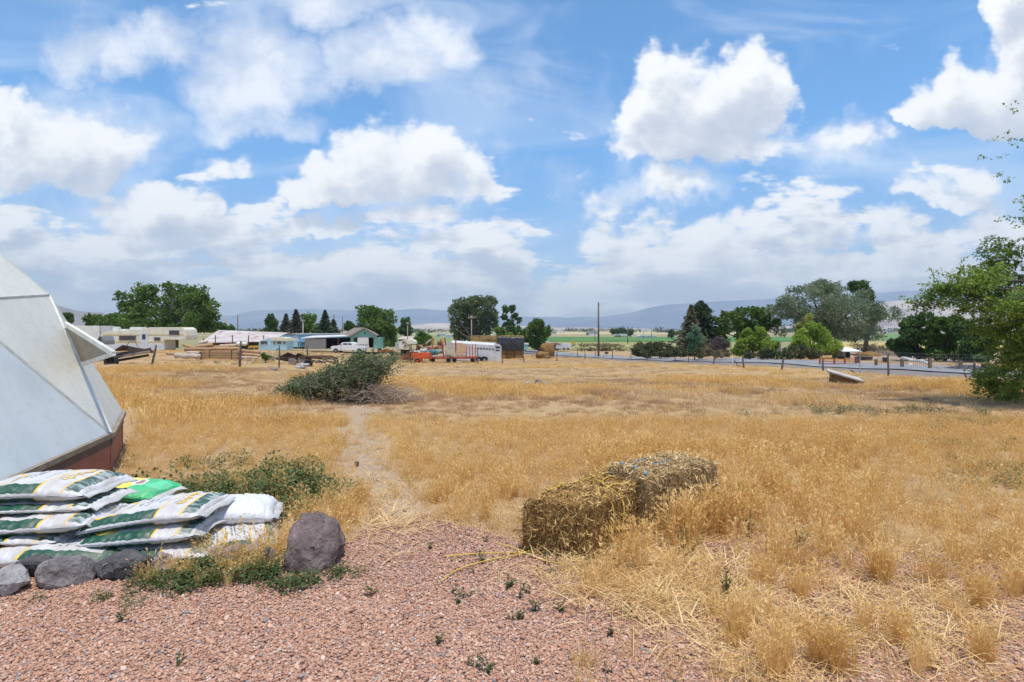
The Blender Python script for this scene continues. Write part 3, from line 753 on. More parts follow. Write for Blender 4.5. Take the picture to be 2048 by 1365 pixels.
# right side panel A-B-V1 with its middle part open as a vent
f0, f1 = .33, .50
h1, h3 = lerp(V1, Av, .245), lerp(V1, Av, .52)
k1, k3 = lerp(V1, Bv, .245), lerp(V1, Bv, .52)
facet(V1, h1, k1); facet(h3, Av, Bv); facet(h3, Bv, k3)
tip = pY(228, 708, 5.6)
fl = MB().slab([h1-DC+Vector((.03,0,.01)), tip-DC, h3-DC+Vector((.035,0,0))], (-.25,.1,.9), .035).build('vent_flap', M('vent_panel', (.33,.285,.22), (.26,.225,.175), scale=6, rough=.5), gh)
fl['label'] = 'open triangular vent flap'
MB().bar(h1-DC+Vector((.04,-.01,.03)), tip-DC, .035, .05).bar(h3-DC+Vector((.04,-.01,0)), tip-DC, .03, .04).build('vent_frame', m_batt, fl)
for i in range(n0):
    j = (i+1) % n0
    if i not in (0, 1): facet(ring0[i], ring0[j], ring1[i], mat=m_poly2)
    if i not in (0,): facet(ring1[i], ring0[j], ring1[j])
    if i not in (0,): facet(ring1[i], ring1[j], ring2[i])
    facet(ring2[i], ring1[j], ring2[j]); facet(ring2[i], ring2[j], top)
def batten(a, b, w=.026):
    a, b = Vector(a)-DC, Vector(b)-DC
    o = MB().bar(a, b, w, .02).build('seam_tape', m_batt, gh)
for a, b in ((Sv, Wv), (Wv, Av), (Wv, V1), (V1, Av), (V1, Bv), (V1, ring2[0]), (Wv, ring2[0]), (h3, k3), (Bv, ring1[2])): batten(a, b)
for i in range(n0):
    j = (i+1) % n0; a, b = ring0[i]-DC, ring0[j]-DC
    d = (b-a).normalized(); out = Vector((d.y, -d.x, 0)); 
    if out.dot((a+b)/2) < 0: out = -out
    ex = d*.02
    MB().box((0,0,0), (1,1,1)) 
    g0 = Vector((0,0,-.12))
    def panel(z0, z1, off, th, nm, mt):
        p = [Vector((a.x, a.y, z0))-ex, Vector((b.x, b.y, z0))+ex, Vector((b.x, b.y, z1))+ex, Vector((a.x, a.y, z1))-ex]
        p = [v_+out*off for v_ in p]
        return MB().slab(p, out, th).build(nm, mt, gh)
    za = min(a.z, b.z)
    panel(-.1, za-.118, -.03, .03, 'skirt_wall', m_redwall); panel(za-.12, za-.012, -.02, .028, 'trim_board', m_trim)
    MB().bar(a+out*.02, b+out*.02, .045, .05).build('sill', m_sill, gh)

# ------------------------------------------------------------------ rocks
def rockmat(name, c1, c2, c3, sc=7.):
    m, t, b = newmat(name)
    tc = t.node('ShaderNodeTexCoord').outputs['Object']
    n = t.noise(tc, sc, 8, .68); n2 = t.noise(tc, sc*7, 4, .6); vo = t.node('ShaderNodeTexVoronoi'); t.put(vo.inputs['Vector'], tc); vo.inputs['Scale'].default_value = sc*4
    pit = t.rng(vo.outputs['Distance'], .05, .22)
    c = t.ramp(n, [(.35, c1), (.52, c2), (.68, c3)])
    t.put(b.inputs['Base Color'], c); b.inputs['Roughness'].default_value = .9; b.inputs['Specular IOR Level'].default_value = .2
    h = t.math('ADD', t.math('MULTIPLY', n, 1.2), t.math('ADD', t.math('MULTIPLY', n2, .25), t.math('MULTIPLY', pit, .12)))
    t.put(b.inputs['Normal'], t.bump(h, 1., .05)); return m
RM = {'purple': rockmat('purple_rock', (.14,.10,.095), (.215,.16,.15), (.31,.245,.225)),
      'grey': rockmat('grey_rock', (.17,.15,.145), (.26,.23,.225), (.36,.325,.31)),
      'dark': rockmat('dark_rock', (.075,.07,.075), (.125,.115,.12), (.20,.185,.185)),
      'pale': rockmat('pale_rock', (.24,.22,.22), (.40,.37,.36), (.58,.55,.53)),
      'pink': rockmat('pink_rock', (.25,.19,.185), (.37,.29,.28), (.48,.40,.38))}
def hullrock(name, pts, mat, seed, loc, amp=.10, sub=4, cut=.3):
    bm = bmesh.new()
    vs = [bm.verts.new(p) for p in pts]
    r_ = bmesh.ops.convex_hull(bm, input=vs)
    bmesh.ops.delete(bm, geom=[g for g in r_['geom_interior'] if isinstance(g, bmesh.types.BMVert)], context='VERTS')
    bmesh.ops.triangulate(bm, faces=bm.faces)
    size = max((Vector(p).length for p in pts))
    for i in range(sub):
        bmesh.ops.subdivide_edges(bm, edges=bm.edges, cuts=1, use_grid_fill=True)
        if i < 2: bmesh.ops.smooth_vert(bm, verts=bm.verts, factor=cut, use_axis_x=True, use_axis_y=True, use_axis_z=True)
    bm.normal_update()
    for v_ in bm.verts:
        q_ = v_.co/size
        v_.co += v_.normal*size*amp*(mnoise.fractal(q_*1.6+Vector((seed*7.1, 0, 0)), .8, 2.1, 5)*.8-.35*abs(mnoise.noise(q_*3.2+Vector((0, seed*3., 0))))+.10*mnoise.fractal(q_*8., .8, 2.2, 3))
    for f in bm.faces: f.smooth = True
    me = bpy.data.meshes.new(name); bm.to_mesh(me); bm.free(); me.materials.append(mat)
    o = bpy.data.objects.new(name, me); COL.objects.link(o); o.location = loc; return o
def stone(px, py, wpx, hpx, mat, seed, label, cat='rock', group=None, name='stone', depth=.8, amp=.12, npt=16, flat=.5, p=None):
    p = p or GP(px, py); s = p.y/F; w, h = wpx*s/2, hpx*s
    r = np.random.default_rng(seed); pts = []
    for i in range(npt):
        d = Vector(r.normal(size=3)).normalized()
        pts.append((d.x*w*1.05, d.y*w*depth, h*.45+d.z*h*.62))
    o = hullrock(name, pts, RM[mat], seed, (p.x, p.y+w*depth*.7, p.z-.12*h), amp)
    return tag(o, label, cat, group)
s = 3.4/F
bd = [(-57,0,0),(-52,0,-.10),(-40,82,.02),(-26,110,.06),(0,118,.1),(34,104,.06),(55,74,.02),(61,50,0),(44,4,-.04),(20,-2,-.13),(-50,10,.2),(50,20,.24),(-20,90,.24),(30,88,.24),(-16,60,-.12),(18,62,-.13),(-44,30,-.1)]
bo = hullrock('boulder', [((x_)*s*1.06, y_, (z_)*s*1.0) for x_, z_, y_ in bd], RM['purple'], 3, GP(615, 1143)+Vector((0,.08,-.01)), .10, 4, .04)
tag(bo, 'purple brown pointed boulder at the corner of the gravel, right of the bags', 'boulder')
stone(112, 1180, 132, 66, 'grey', 5, 'big rounded grey stone in front of the bag stack', depth=.7, amp=.09, npt=26)
stone(48, 1164, 86, 48, 'dark', 6, 'dark flat stone tucked between the bag stack and two lighter stones', depth=.7)
stone(-8, 1196, 104, 56, 'pale', 28, 'pale lichened stone cut by the left edge of the picture', depth=.8)
stone(232, 1162, 130, 56, 'dark', 8, 'long dark stone with a dry stick on it under the right bags', depth=.6)
stone(186, 1150, 46, 30, 'grey', 18, 'small grey stone wedged between the rounded stone and the dark one', depth=.6)
stone(318, 1148, 70, 40, 'pink', 9, 'pinkish stone half sunk in weeds below the bags', depth=.8)
stone(425, 1130, 46, 42, 'pale', 10, 'upright pale grey stone among weeds right of the bags')
stone(462, 1130, 50, 52, 'pink', 11, 'tilted pinkish stone leaning beside the pale upright one', depth=.6)
stone(500, 1112, 48, 32, 'pink', 12, 'small mauve stone behind the tilted pinkish one')
stone(532, 1134, 40, 40, 'dark', 13, 'blue grey stone at the foot of the boulder')
stone(713, 934, 12, 12, 'dark', 14, 'dark round clod lying on the bare path')
stone(1056, 771, 16, 10, 'pale', 15, 'pale flat stone at the left end of the small rock heap', group='small rock heap in the field')
stone(1076, 773, 22, 15, 'grey', 16, 'largest grey stone on the small rock heap in the field', group='small rock heap in the field')
stone(1092, 772, 14, 9, 'grey', 17, 'grey stone at the right end of the small rock heap', group='small rock heap in the field')
stone(1066, 775, 12, 6, 'pink', 19, 'pinkish stone in front of the small rock heap', group='small rock heap in the field')
stone(861, 764, 9, 6, 'dark', 20, 'dark stone in the grass right of the brush pile')
stone(545, 742, 17, 9, 'grey', 21, 'grey flat stone left of the whitish boulder by the fence')
stone(602, 738, 32, 13, 'pale', 22, 'broad whitish boulder in front of the scrap heap', name='boulder', cat='boulder')
stone(1930, 795, 16, 5, 'pale', 23, 'white flat stone in the grass near the right tree')
stone(1858, 802, 22, 5, 'dark', 24, 'dark low stone in the right part of the field')

# ------------------------------------------------------------------ bags
def bagmat(name, design):
    m, t, b = newmat(name)
    uvn = t.node('ShaderNodeUVMap'); uvn.uv_map = 'UVMap'; u, v, _ = t.xyz(uvn.outputs[0])[0:3]
    tc = t.node('ShaderNodeTexCoord').outputs['Object']
    n = t.noise(tc, 8., 6, .6)
    white = t.mix(t.rng(n, .4, .75), (.62,.605,.61), (.50,.475,.455))
    GREEN = (.018,.085,.055); YEL = (.80,.50,.06); GREY = (.20,.27,.25)
    def box_(u0, u1, v0, v1):
        a = t.math('MULTIPLY', t.math('GREATER_THAN', u, u0), t.math('LESS_THAN', u, u1))
        return t.math('MULTIPLY', a, t.math('MULTIPLY', t.math('GREATER_THAN', v, v0), t.math('LESS_THAN', v, v1)))
    c = white
    if design == 'soil':
        c = t.mix(box_(-.9, .30, -.98, -.70), c, GREEN); c = t.mix(box_(-.9, .30, .74, .98), c, GREEN)
        c = t.mix(box_(-.9, -.74, -.98, .98), c, GREEN)
        du = t.math('MULTIPLY', t.math('SUBTRACT', u, -.60), 1.6); dv = t.math('ADD', v, .22)
        rr = t.math('SQRT', t.math('ADD', t.math('MULTIPLY', du, du), t.math('MULTIPLY', dv, dv)))
        c = t.mix(t.math('LESS_THAN', rr, .52), c, YEL); c = t.mix(t.math('LESS_THAN', rr, .44), c, white)
        c = t.mix(box_(.30, .335, -.98, .98), c, YEL); c = t.mix(box_(.70, .73, -.98, .98), c, YEL)
        pan = t.mix(t.rng(t.noise(t.vm('MULTIPLY', tc, (1,4,1)), 9, 4), .45, .6), (.03,.09,.07), (.36,.42,.41))
        c = t.mix(box_(.73, .93, -.9, .98), c, pan)
        # rows of fine print across the width, too small to read
        def lines(u0, u1, v0, v1, nrow, ncol, thr):
            ru = t.math('MULTIPLY', t.math('SUBTRACT', u, u0), nrow/(u1-u0)); fu = t.math('FRACT', ru)
            w_ = t.node('ShaderNodeTexWhiteNoise'); w_.noise_dimensions = '2D'
            t.put(w_.inputs['Vector'], t.comb(t.math('FLOOR', ru), t.math('FLOOR', t.math('MULTIPLY', v, ncol)), 0.))
            ink = t.math('MULTIPLY', t.math('GREATER_THAN', w_.outputs[0], thr), t.math('MULTIPLY', t.math('GREATER_THAN', fu, .3), t.math('LESS_THAN', fu, .75)))
            return t.math('MULTIPLY', ink, box_(u0, u1, v0, v1))
        for a_ in ((-.68, -.52, -.5, .1, 2, 22, .3), (-.36, -.30, -.45, .5, 1, 18, .25), (-.22, -.05, -.35, .55, 2, 16, .35), (.12, .16, -.3, .5, 1, 22, .4), (.42, .455, -.6, .4, 1, 20, .4)):
            c = t.mix(t.math('MULTIPLY', lines(*a_), .85), c, (.05,.09,.09))
    elif design == 'lime':
        c = t.mix(box_(-1, 1, -1, 1), c, (.68,.68,.70))
        lm = t.rng(t.noise(tc, 9., 3), .45, .6)
        c = t.mix(box_(-1, -.62, -.95, .95), c, t.mix(lm, (.70,.74,.74), (.16,.66,.14)))
        c = t.mix(box_(-.30, -.28, -.8, .8), c, (.50,.72,.48))
        c = t.mix(box_(-.55, .2, -.02, .02), c, (.62,.76,.62))
    elif design == 'yellow':
        e = t.noise(tc, 5., 4)
        c = t.mix(t.math('GREATER_THAN', t.math('ADD', u, t.math('MULTIPLY', t.math('SUBTRACT', e, .5), .5)), .0), (.84,.66,.13), (.05,.50,.20))
        du = t.math('MULTIPLY', t.math('SUBTRACT', u, .05), 1.5)
        rr = t.math('SQRT', t.math('ADD', t.math('MULTIPLY', du, du), t.math('MULTIPLY', v, v)))
        c = t.mix(t.math('LESS_THAN', rr, .34), c, (.70,.66,.62)); c = t.mix(t.math('LESS_THAN', rr, .2), c, (.34,.24,.18))
        c = t.mix(box_(.45, .95, -.4, .5), c, (.14,.60,.32))
    dirty = t.rng(t.noise(tc, 4.2, 6, .68), .48, .72)
    c = t.mix(t.math('MULTIPLY', dirty, .42), c, (.42,.36,.30))
    t.put(b.inputs['Base Color'], c); b.inputs['Roughness'].default_value = .38; b.inputs['Specular IOR Level'].default_value = .4
    wn = t.noise(t.vm('MULTIPLY', tc, (30, 6, 11)), 1., 4, .55, 1.6)
    t.put(b.inputs['Normal'], t.bump(wn, .6, .018)); return m
BM = {k: bagmat('bag_print_'+k, k) for k in ('soil', 'lime', 'yellow')}
m_letter = M('yellow_print', (.82,.52,.05), (.76,.46,.05), scale=8, rough=.45)
m_white = M('bag_white', (.60,.585,.58), (.47,.45,.42), scale=7, rough=.4, bump=.3, bdist=.01)
def fontmesh(body, size):
    cu = bpy.data.curves.new('lettering', 'FONT'); cu.body = body; cu.size = size; cu.align_x = 'CENTER'; cu.align_y = 'CENTER'; cu.offset = .012*size; cu.resolution_u = 3
    o = bpy.data.objects.new('lettering', cu); COL.objects.link(o)
    dg = bpy.context.evaluated_depsgraph_get(); me = bpy.data.meshes.new_from_object(o.evaluated_get(dg))
    bpy.data.objects.remove(o); bpy.data.curves.remove(cu); return me
def bag(name, loc, rz, L, Wd, T, label, design='soil', pitch=0., bend=0., roll=0., seed=1, text=None, sag=0., flip=False, group='bags of soil stacked in front of the greenhouse', endflap=True):
    r = np.random.default_rng(seed)
    root = empty(name, loc, rz, label, 'bag', group)
    def S(u, v, top, off=0.):
        au, av = abs(u), abs(v)
        e = max(0, 1-au**5)**.5*max(0, 1-av**3.2)**.55
        x = u*L/2*(1-.035*(1-av*av)*0+.0); y = v*Wd/2*(1-.07*(1-au)**0*0)
        x *= 1-.04*(1-abs(v)**2)*au**6; y *= 1-.10*au**8
        if top: z = T*.5+T*.55*e+.5*T*0
        else: z = T*.5-T*.5*e
        q_ = Vector((u*3.+seed*5.3, v*2., .4 if top else 3.))
        wr = mnoise.fractal(Vector((u*4+seed*3., v*1.6, seed)), 1, 2., 4)*.012*min(1., 2*e+.2)
        wr += .007*math.sin(u*46+4*mnoise.noise(Vector((u*4, v*3, seed*2.))))*av**3*min(1, e*2)        # puckers along the long seams
        wr += .006*math.sin(v*30+5*mnoise.noise(Vector((u*3, v*4, seed*4.))))*au**4
        z += wr*(1 if top else -.5)+off*(1 if top else -1)
        z += bend*(u*u)+math.tan(pitch)*x+math.tan(roll)*y + sag*max(0, -v)**2
        return Vector((x, y, z))
    nu, nv = 64, 34
    V = []; Q = []; UV = []
    for side in (1, 0):
        for j in range(nv+1):
            for i in range(nu+1):
                u, v = -1+2*i/nu, -1+2*j/nv
                u = math.copysign(1-(1-abs(u))**1.25, u) if abs(u) > .6 else u*1.0
                v = math.copysign(1-(1-abs(v))**1.5, v)
                V.append(S(u, v, side)); UV.append((-u if flip else u, (-v if flip else v)))
    k = (nu+1)*(nv+1)
    for side in (0, 1):
        for j in range(nv):
            for i in range(nu):
                a = side*k+j*(nu+1)+i; f = (a, a+1, a+nu+2, a+nu+1); Q.append(f if side == 0 else f[::-1])
    o = np_mesh('bag_body', [tuple(p) for p in V], Q, BM[design], root, smooth=True)
    uvl = o.data.uv_layers.new(name='UVMap')
    li = np.zeros(len(o.data.loops), np.int32); o.data.loops.foreach_get('vertex_index', li)
    uvl.data.foreach_set('uv', np.array(UV, np.float32)[li].ravel())
    bm = bmesh.new(); bm.from_mesh(o.data); bmesh.ops.remove_doubles(bm, verts=bm.verts, dist=.0008)
    for f in bm.faces: f.smooth = True
    bm.to_mesh(o.data); bm.free()
    if endflap:
        for sgn in (-1, 1):
            VV = []; FF = []
            for j in range(21):
                v = -.93+1.86*j/20
                a = S(sgn*.985, v, 1); c_ = S(sgn*.985, v, 0); mid = (a+c_)/2
                wv = .004*math.sin(j*.55+seed)
                for th in (.004, -.004):
                    VV += [tuple(mid+Vector((0, 0, th+.004))), tuple(mid+Vector((sgn*(.05+.010*math.sin(j*.4+seed)), 0, th-.012+wv*2)))]
            for j in range(20):
                a = j*4; FF += [(a, a+1, a+5, a+4), (a+2, a+6, a+7, a+3), (a+1, a+3, a+7, a+5)]
            MB().add(VV, FF, None, True).build('seam_flap', m_white, root)
    if text:
        me = fontmesh(text, 1.)
        bm = bmesh.new(); bm.from_mesh(me); bmesh.ops.triangulate(bm, faces=bm.faces)
        for _ in range(2): bmesh.ops.subdivide_edges(bm, edges=[e for e in bm.edges if e.calc_length() > .12], cuts=1); bmesh.ops.triangulate(bm, faces=bm.faces)
        for v_ in bm.verts:
            tu = .545+v_.co.y*.205*(1.); tv = .02-v_.co.x*.44
            if flip: tu, tv = -tu, -tv
            v_.co = S(tu, tv, 1, .0035)
        bm.to_mesh(me); bm.free(); me.materials.clear(); me.materials.append(m_letter); me.name = 'lettering'
        lo = bpy.data.objects.new('lettering', me); COL.objects.link(lo); lo.parent = root
    return root
def bg(x0, x1, yf, z, T, label, **k):
    """bag with its right end at x1, left end at x0, front edge at yf, lying at height z"""
    Wd = k.pop('Wd', .5); k.setdefault('rz', 0.)
    return bag('soil_bag', ((x0+x1)/2, yf+Wd/2, z), k.pop('rz'), x1-x0, Wd, T, label, **k)
bg(-3.62, -2.63, 3.63, -.01, .135, 'bottom bag of the left stack, turned end for end with a big yellow M', flip=True, text='Mulch', seed=2, bend=-.03)
bg(-4.1, -3.12, 3.74, .105, .07, 'thin bag squeezed under the lettered third bag of the left stack', seed=3, pitch=R(-1))
bg(-3.86, -2.93, 3.75, .155, .125, 'third bag down on the left stack, lettering half hidden under the bag above', text='Mulch', seed=4, pitch=R(4))
bg(-3.98, -2.98, 3.86, .275, .075, 'flattened second bag of the left stack showing only its green edge', seed=5, pitch=R(2))
bg(-4.02, -3.05, 3.90, .335, .15, 'topmost bag of the left stack, its folded right end toward the greenhouse corner', text='Mulch', seed=6, pitch=R(3.), rz=R(-2), Wd=.56, bend=-.03)
bg(-3.0, -2.05, 3.68, .0, .10, 'bottom bag of the right stack, mostly behind stones and weeds', seed=7, pitch=R(2))
bg(-2.98, -2.17, 3.72, .095, .12, 'middle bag of the right stack with a torn left corner', seed=8, pitch=R(4.5))
bg(-3.03, -2.17, 3.78, .20, .13, 'topmost bag of the right stack with a yellow ring and a green band', text='Mulch', seed=9, pitch=R(8), Wd=.52, bend=-.025)
bag('soil_bag', (-2.13, 4.34, .10), R(18), .50, .46, .16, 'plain white bag with a lime green end, right of the stacks in tall grass', design='lime', pitch=R(-4), seed=10, bend=-.02)
bag('soil_bag', (-2.02, 4.06, -.01), R(30), .5, .42, .12, 'crumpled white and green bag end below the lime ended bag', seed=11, roll=R(6))
bag('soil_bag', (-3.20, 4.72, .15), R(-6), .52, .42, .13, 'yellow and bright green bag behind the left stack', design='yellow', seed=12, pitch=R(-3))
bag('soil_bag', (-3.15, 4.66, -.01), R(4), .7, .46, .16, 'white bag under the yellow and green one', design='lime', seed=13)

# ------------------------------------------------------------------ hay bales
def haymat(name, cols, sc=(9,9,60)):
    m, t, b = newmat(name)
    tc = t.node('ShaderNodeTexCoord').outputs['Object']
    a = t.attr('tint').outputs['Fac']
    n = t.noise(t.vm('MULTIPLY', tc, (1,1,1)), 6., 5, .6); n2 = t.noise(tc, 70., 4, .7)
    c = t.ramp(t.math('ADD', t.math('MULTIPLY', n, .25), t.math('ADD', t.math('MULTIPLY', a, .65), t.math('MULTIPLY', n2, .1))), [(.2, cols[0]), (.5, cols[1]), (.8, cols[2])])
    t.put(b.inputs['Base Color'], c); b.inputs['Roughness'].default_value = .9; b.inputs['Specular IOR Level'].default_value = .1
    t.put(b.inputs['Normal'], t.bump(n2, .9, .02)); return m
m_hay = haymat('old_hay', ((.15,.08,.03), (.46,.265,.09), (.87,.60,.26)))
m_hay2 = haymat('grey_hay', ((.20,.12,.055), (.52,.345,.155), (.90,.68,.39)))
def bale(name, corners, h, mat, label, seed, flakes=11, nstraw=4200, sagt=.008):
    """bale standing on four ground corners (front left, front right, back right, back left)"""
    r = np.random.default_rng(seed)
    c = [Vector((p[0], p[1], 0)) for p in corners]; o_ = sum(c, Vector())/4; o_.z = float(gz(o_.x, o_.y)); c = [Vector((p.x-o_.x, p.y-o_.y, 0)) for p in c]
    root = empty(name, o_, 0, label, 'hay bale', 'hay bales lying in the grass')
    def base(u, v): return c[0]*(1-u)*(1-v)+c[1]*u*(1-v)+c[2]*u*v+c[3]*(1-u)*v
    ctr = base(.5, .5)
    def P(u, v, w):
        p = base(u, v); p = p+(p-ctr)*(.0+.05*math.sin(math.pi*w)); z = h*w
        fl = math.sin(v*flakes*math.pi+1.5*mnoise.noise(Vector((u*2, v*2, seed))))
        z += (.019*fl+.018*mnoise.fractal(Vector((u*3, v*6, seed*2.)), 1, 2., 4)-sagt*((2*u-1)**4+(2*v-1)**6))*w
        q_ = Vector((p.x*9+seed, p.y*9, z*9)); d = (p-ctr); d.z = 0
        p = p+d.normalized()*(.011*mnoise.fractal(q_, 1, 2., 4))*(1 if d.length > .05 else 0)
        return Vector((p.x, p.y, z-.02))
    V = []; Q = []; n1, n2, n3 = 26, 52, 24
    def patch(fn, a, b):
        k0 = len(V)
        for j in range(b+1):
            for i in range(a+1): V.append(tuple(fn(i/a, j/b)))
        for j in range(b):
            for i in range(a): q_ = k0+j*(a+1)+i; Q.append((q_, q_+1, q_+a+2, q_+a+1))
    patch(lambda s_, t_: P(s_, t_, 1), n1, n2)
    patch(lambda s_, t_: P(s_, 0, t_), n1, n3); patch(lambda s_, t_: P(1, s_, t_), n2, n3)
    patch(lambda s_, t_: P(1-s_, 1, t_), n1, n3); patch(lambda s_, t_: P(0, 1-s_, t_), n2, n3)
    T = list(r.uniform(.1, .45, len(Q)))  # body tinted darker than the straws, crevice shade put into its colour
    for i in range(nstraw):
        f = r.uniform(); 
        if f < .38: u, v, w = r.uniform(), r.uniform(), 1.; nrm = Vector((0, 0, 1))
        elif f < .62: u, v, w = r.uniform(), 0., r.uniform(); nrm = (c[0]-c[3]).normalized()
        elif f < .88: u, v, w = 1., r.uniform(), r.uniform(); nrm = (c[1]-c[0]).normalized()
        else: u, v, w = 0., r.uniform(), r.uniform(); nrm = (c[0]-c[1]).normalized()
        p = P(u, v, w)
        d = Vector(r.normal(size=3)); d = d-nrm*d.dot(nrm)*.75; 
        if w < 1: d.z -= .25
        d.normalize(); d += nrm*r.uniform(-.08, .14); L = r.uniform(.025, .085)
        s_ = d.cross(nrm+Vector(r.normal(size=3))*.4).normalized()*r.uniform(.0016, .0042)
        bnd = Vector(r.normal(size=3))*.012
        k0 = len(V); a_ = p+nrm*.002; m_ = p+d*L*.5+bnd; e_ = p+d*L
        V.extend([tuple(a_-s_), tuple(a_+s_), tuple(m_+s_), tuple(m_-s_), tuple(e_+s_*.5), tuple(e_-s_*.5)]); Q += [(k0, k0+1, k0+2, k0+3), (k0+3, k0+2, k0+4, k0+5)]; tt = min(1., r.uniform(.0, 1.)+(.18 if w == 1. else 0.)); T += [tt, tt]  # straws on top lightened, sunlight put into their tint
    b_ = np_mesh('bale_body', V, Q, mat, root, tint=T)
    return root, P, c
b1, P1, c1 = bale('hay_bale', [(.10,3.95), (.555,3.77), (1.11,4.49), (.775,4.72)], .385, m_hay, 'nearer brown hay bale with loose yellow twine on its crumbling top', 3, 11, 5600)
m_twine = M('yellow_twine', (.62,.42,.07), (.50,.33,.06), scale=20, rough=.6)
m_blue = M('blue_twine', (.08,.30,.55), (.16,.38,.58), scale=20, rough=.6)
def twine(P, uvw, name, mat, parent, rad=.0042):
    pts = []
    for a, b in zip(uvw[:-1], uvw[1:]):
        for i in range(7):
            f = i/7; q_ = [a[k]+(b[k]-a[k])*f for k in range(3)]
            p = P(*q_); p = p+Vector((0, 0, .021)) if q_[2] > .99 else p+Vector((.026, -.022, 0)); pts.append(p)
    for _ in range(2): pts = [pts[0]]+[(pts[i-1]+pts[i]*2+pts[i+1])/4 for i in range(1, len(pts)-1)]+[pts[-1]]
    return MB().tube(pts, rad, 6).build(name, mat, parent)
twine(P1, [(.03,.16,1), (.08,.55,1), (.25,.98,1)], 'twine', m_twine, b1, .0052)
twine(P1, [(.80,.98,1), (.45,.80,1), (.35,.62,1), (.62,.55,1), (.92,.48,1), (1,.44,.8), (1,.40,.35)], 'twine', m_twine, b1, .0052)
twine(P1, [(.98,.90,1), (.80,.62,1), (.66,.42,1), (.80,.30,1), (.97,.27,1), (1,.26,.75), (1,.24,.3)], 'twine', m_twine, b1, .0052)
b2, P2, c2 = bale('hay_bale', [(.80,4.60), (1.04,4.24), (1.76,4.74), (1.50,5.14)], .465, m_hay2, 'farther pale topped hay bale with bits of blue twine, half sunk in grass', 8, 9, 5200, .018)
twine(P2, [(.25,.06,1), (.28,.1,1)], 'twine', m_blue, b2, .008); twine(P2, [(.58,.06,1), (.6,.09,1)], 'twine', m_blue, b2, .009); twine(P2, [(.9,.03,1), (.88,.07,1)], 'twine', m_blue, b2, .008)
twine(P2, [(.62,.30,1), (.60,.62,1)], 'twine', m_blue, b2, .003); twine(P2, [(.25,.22,1), (.22,.5,1)], 'twine', m_blue, b2, .003)
def lay(pxs, dz=.02):
    pts = [GP(x_, y_, dz) for x_, y_ in pxs]
    for _ in range(2):
        n_ = [pts[0]]
        for a, b in zip(pts[:-1], pts[1:]): n_ += [a*.75+b*.25, a*.25+b*.75]
        pts = n_+[pts[-1]]
    return pts
tw = MB()
tw.tube(lay([(887,1119),(950,1113),(1005,1111),(1050,1111),(1105,1110)]), .0045, 6)
tw.tube(lay([(884,1168),(905,1150),(935,1138),(985,1124),(1020,1119),(1052,1112),(1064,1104)]), .0045, 6)
tw.tube(lay([(996,1092),(1030,1102),(1060,1114),(1085,1127),(1110,1132),(1136,1133)]), .0045, 6)
tag(tw.build('loose_twine', m_twine), 'yellow twine trailing over the pink gravel from the nearer bale', 'twine')
st = MB().tube(lay([(205,1163),(240,1150),(275,1138)], .10), [.006,.005,.004], 6); tag(st.build('dry_stick', m_sill), 'straight dry stick lying over the dark stone by the bags', 'stick')
st = MB().tube(lay([(1812,1153),(1850,1164),(1905,1180)], .012), [.011,.010,.006], 6); tag(st.build('dry_stick', M('red_stick', (.33,.15,.08), (.25,.12,.07), scale=6)), 'reddish bare stick on the gravel among grass clumps at the right', 'stick')

# ------------------------------------------------------------------ small plants in the gravel
m_spr = Mleaf('sprout_leaf', (.040,.062,.018), (.065,.095,.028), (.10,.13,.04), trans=.25, clump=20.)
def sprout(seed, h, n):
    r = np.random.default_rng(seed); mb = MB(); V = []; Q = []; T = []
    for k in range(n):
        a = r.uniform(0, 6.28); b_ = Vector((math.cos(a)*.025*r.uniform(), math.sin(a)*.025*r.uniform(), -.01)); hh = h*r.uniform(.5, 1.)
        le = Vector((r.normal(0, .25), r.normal(0, .25), 1)).normalized()
        o = len(V); V += [tuple(b_+Vector((-.002,0,0))), tuple(b_+Vector((.002,0,0))), tuple(b_+le*hh+Vector((.001,0,0))), tuple(b_+le*hh-Vector((.001,0,0)))]; Q.append((o, o+1, o+2, o+3)); T.append(.5)
        for j in range(9):
            p = b_+le*hh*(.2+.8*j/8); an = r.uniform(0, 6.28); d = Vector((math.cos(an), math.sin(an), .55)).normalized(); s_ = d.cross(Vector((0,0,1))).normalized(); l = r.uniform(.014, .03)
            o = len(V); V += [tuple(p), tuple(p+d*l*.5+s_*l*.25), tuple(p+d*l), tuple(p+d*l*.5-s_*l*.25)]; Q.append((o, o+1, o+2, o+3)); T.append(r.uniform())
    o = np_mesh('weed_sprout', V, Q, m_spr, tint=T); return o
sp = [sprout(i, .085, 4) for i in range(5)]
SPL = [(907,1187),(928,1196),(918,1206),(945,1148),(965,1125),(862,1098),(972,1085),(1015,1178),(1048,1185),(1040,1198),(1075,1140),(1092,1124),(1108,1150),(1112,1128),(1070,1226),(1040,1240),(1025,1240),(1120,1222),(1258,1232),(1290,1168),(1075,1330),(955,1338),(975,1348),(1212,1345),(876,1290),(1220,1272),(360,1328),(745,1192),(240,1245),(545,1150),(1135,1135),(1060,1112)]
for i, (x_, y_) in enumerate(SPL):
    o = sp[i] if i < 5 else sp[i % 5].copy()
    if i >= 5: COL.objects.link(o)
    o.location = GP(x_, y_); o.rotation_euler.z = i*1.7; s_ = .6+.5*((i*37) % 10)/10; o.scale = (s_, s_, s_)
    tag(o, 'small green weed sprout standing alone in the pink gravel', 'weed', 'weed sprouts in the gravel')
sg = sprout(50, .26, 7); sg.location = GP(1375, 1118); tag(sg, 'tall green weed with a bare stem in the straw right of the bales', 'weed')
sg = sprout(51, .2, 14); sg.location = GP(1595, 1098); tag(sg, 'low grey green bushy weed on the gravel right of the bales', 'weed')
sg = sprout(52, .2, 9); sg.location = GP(1455, 1195); tag(sg, 'feathery grey green weed at the edge of the strewn straw', 'weed')
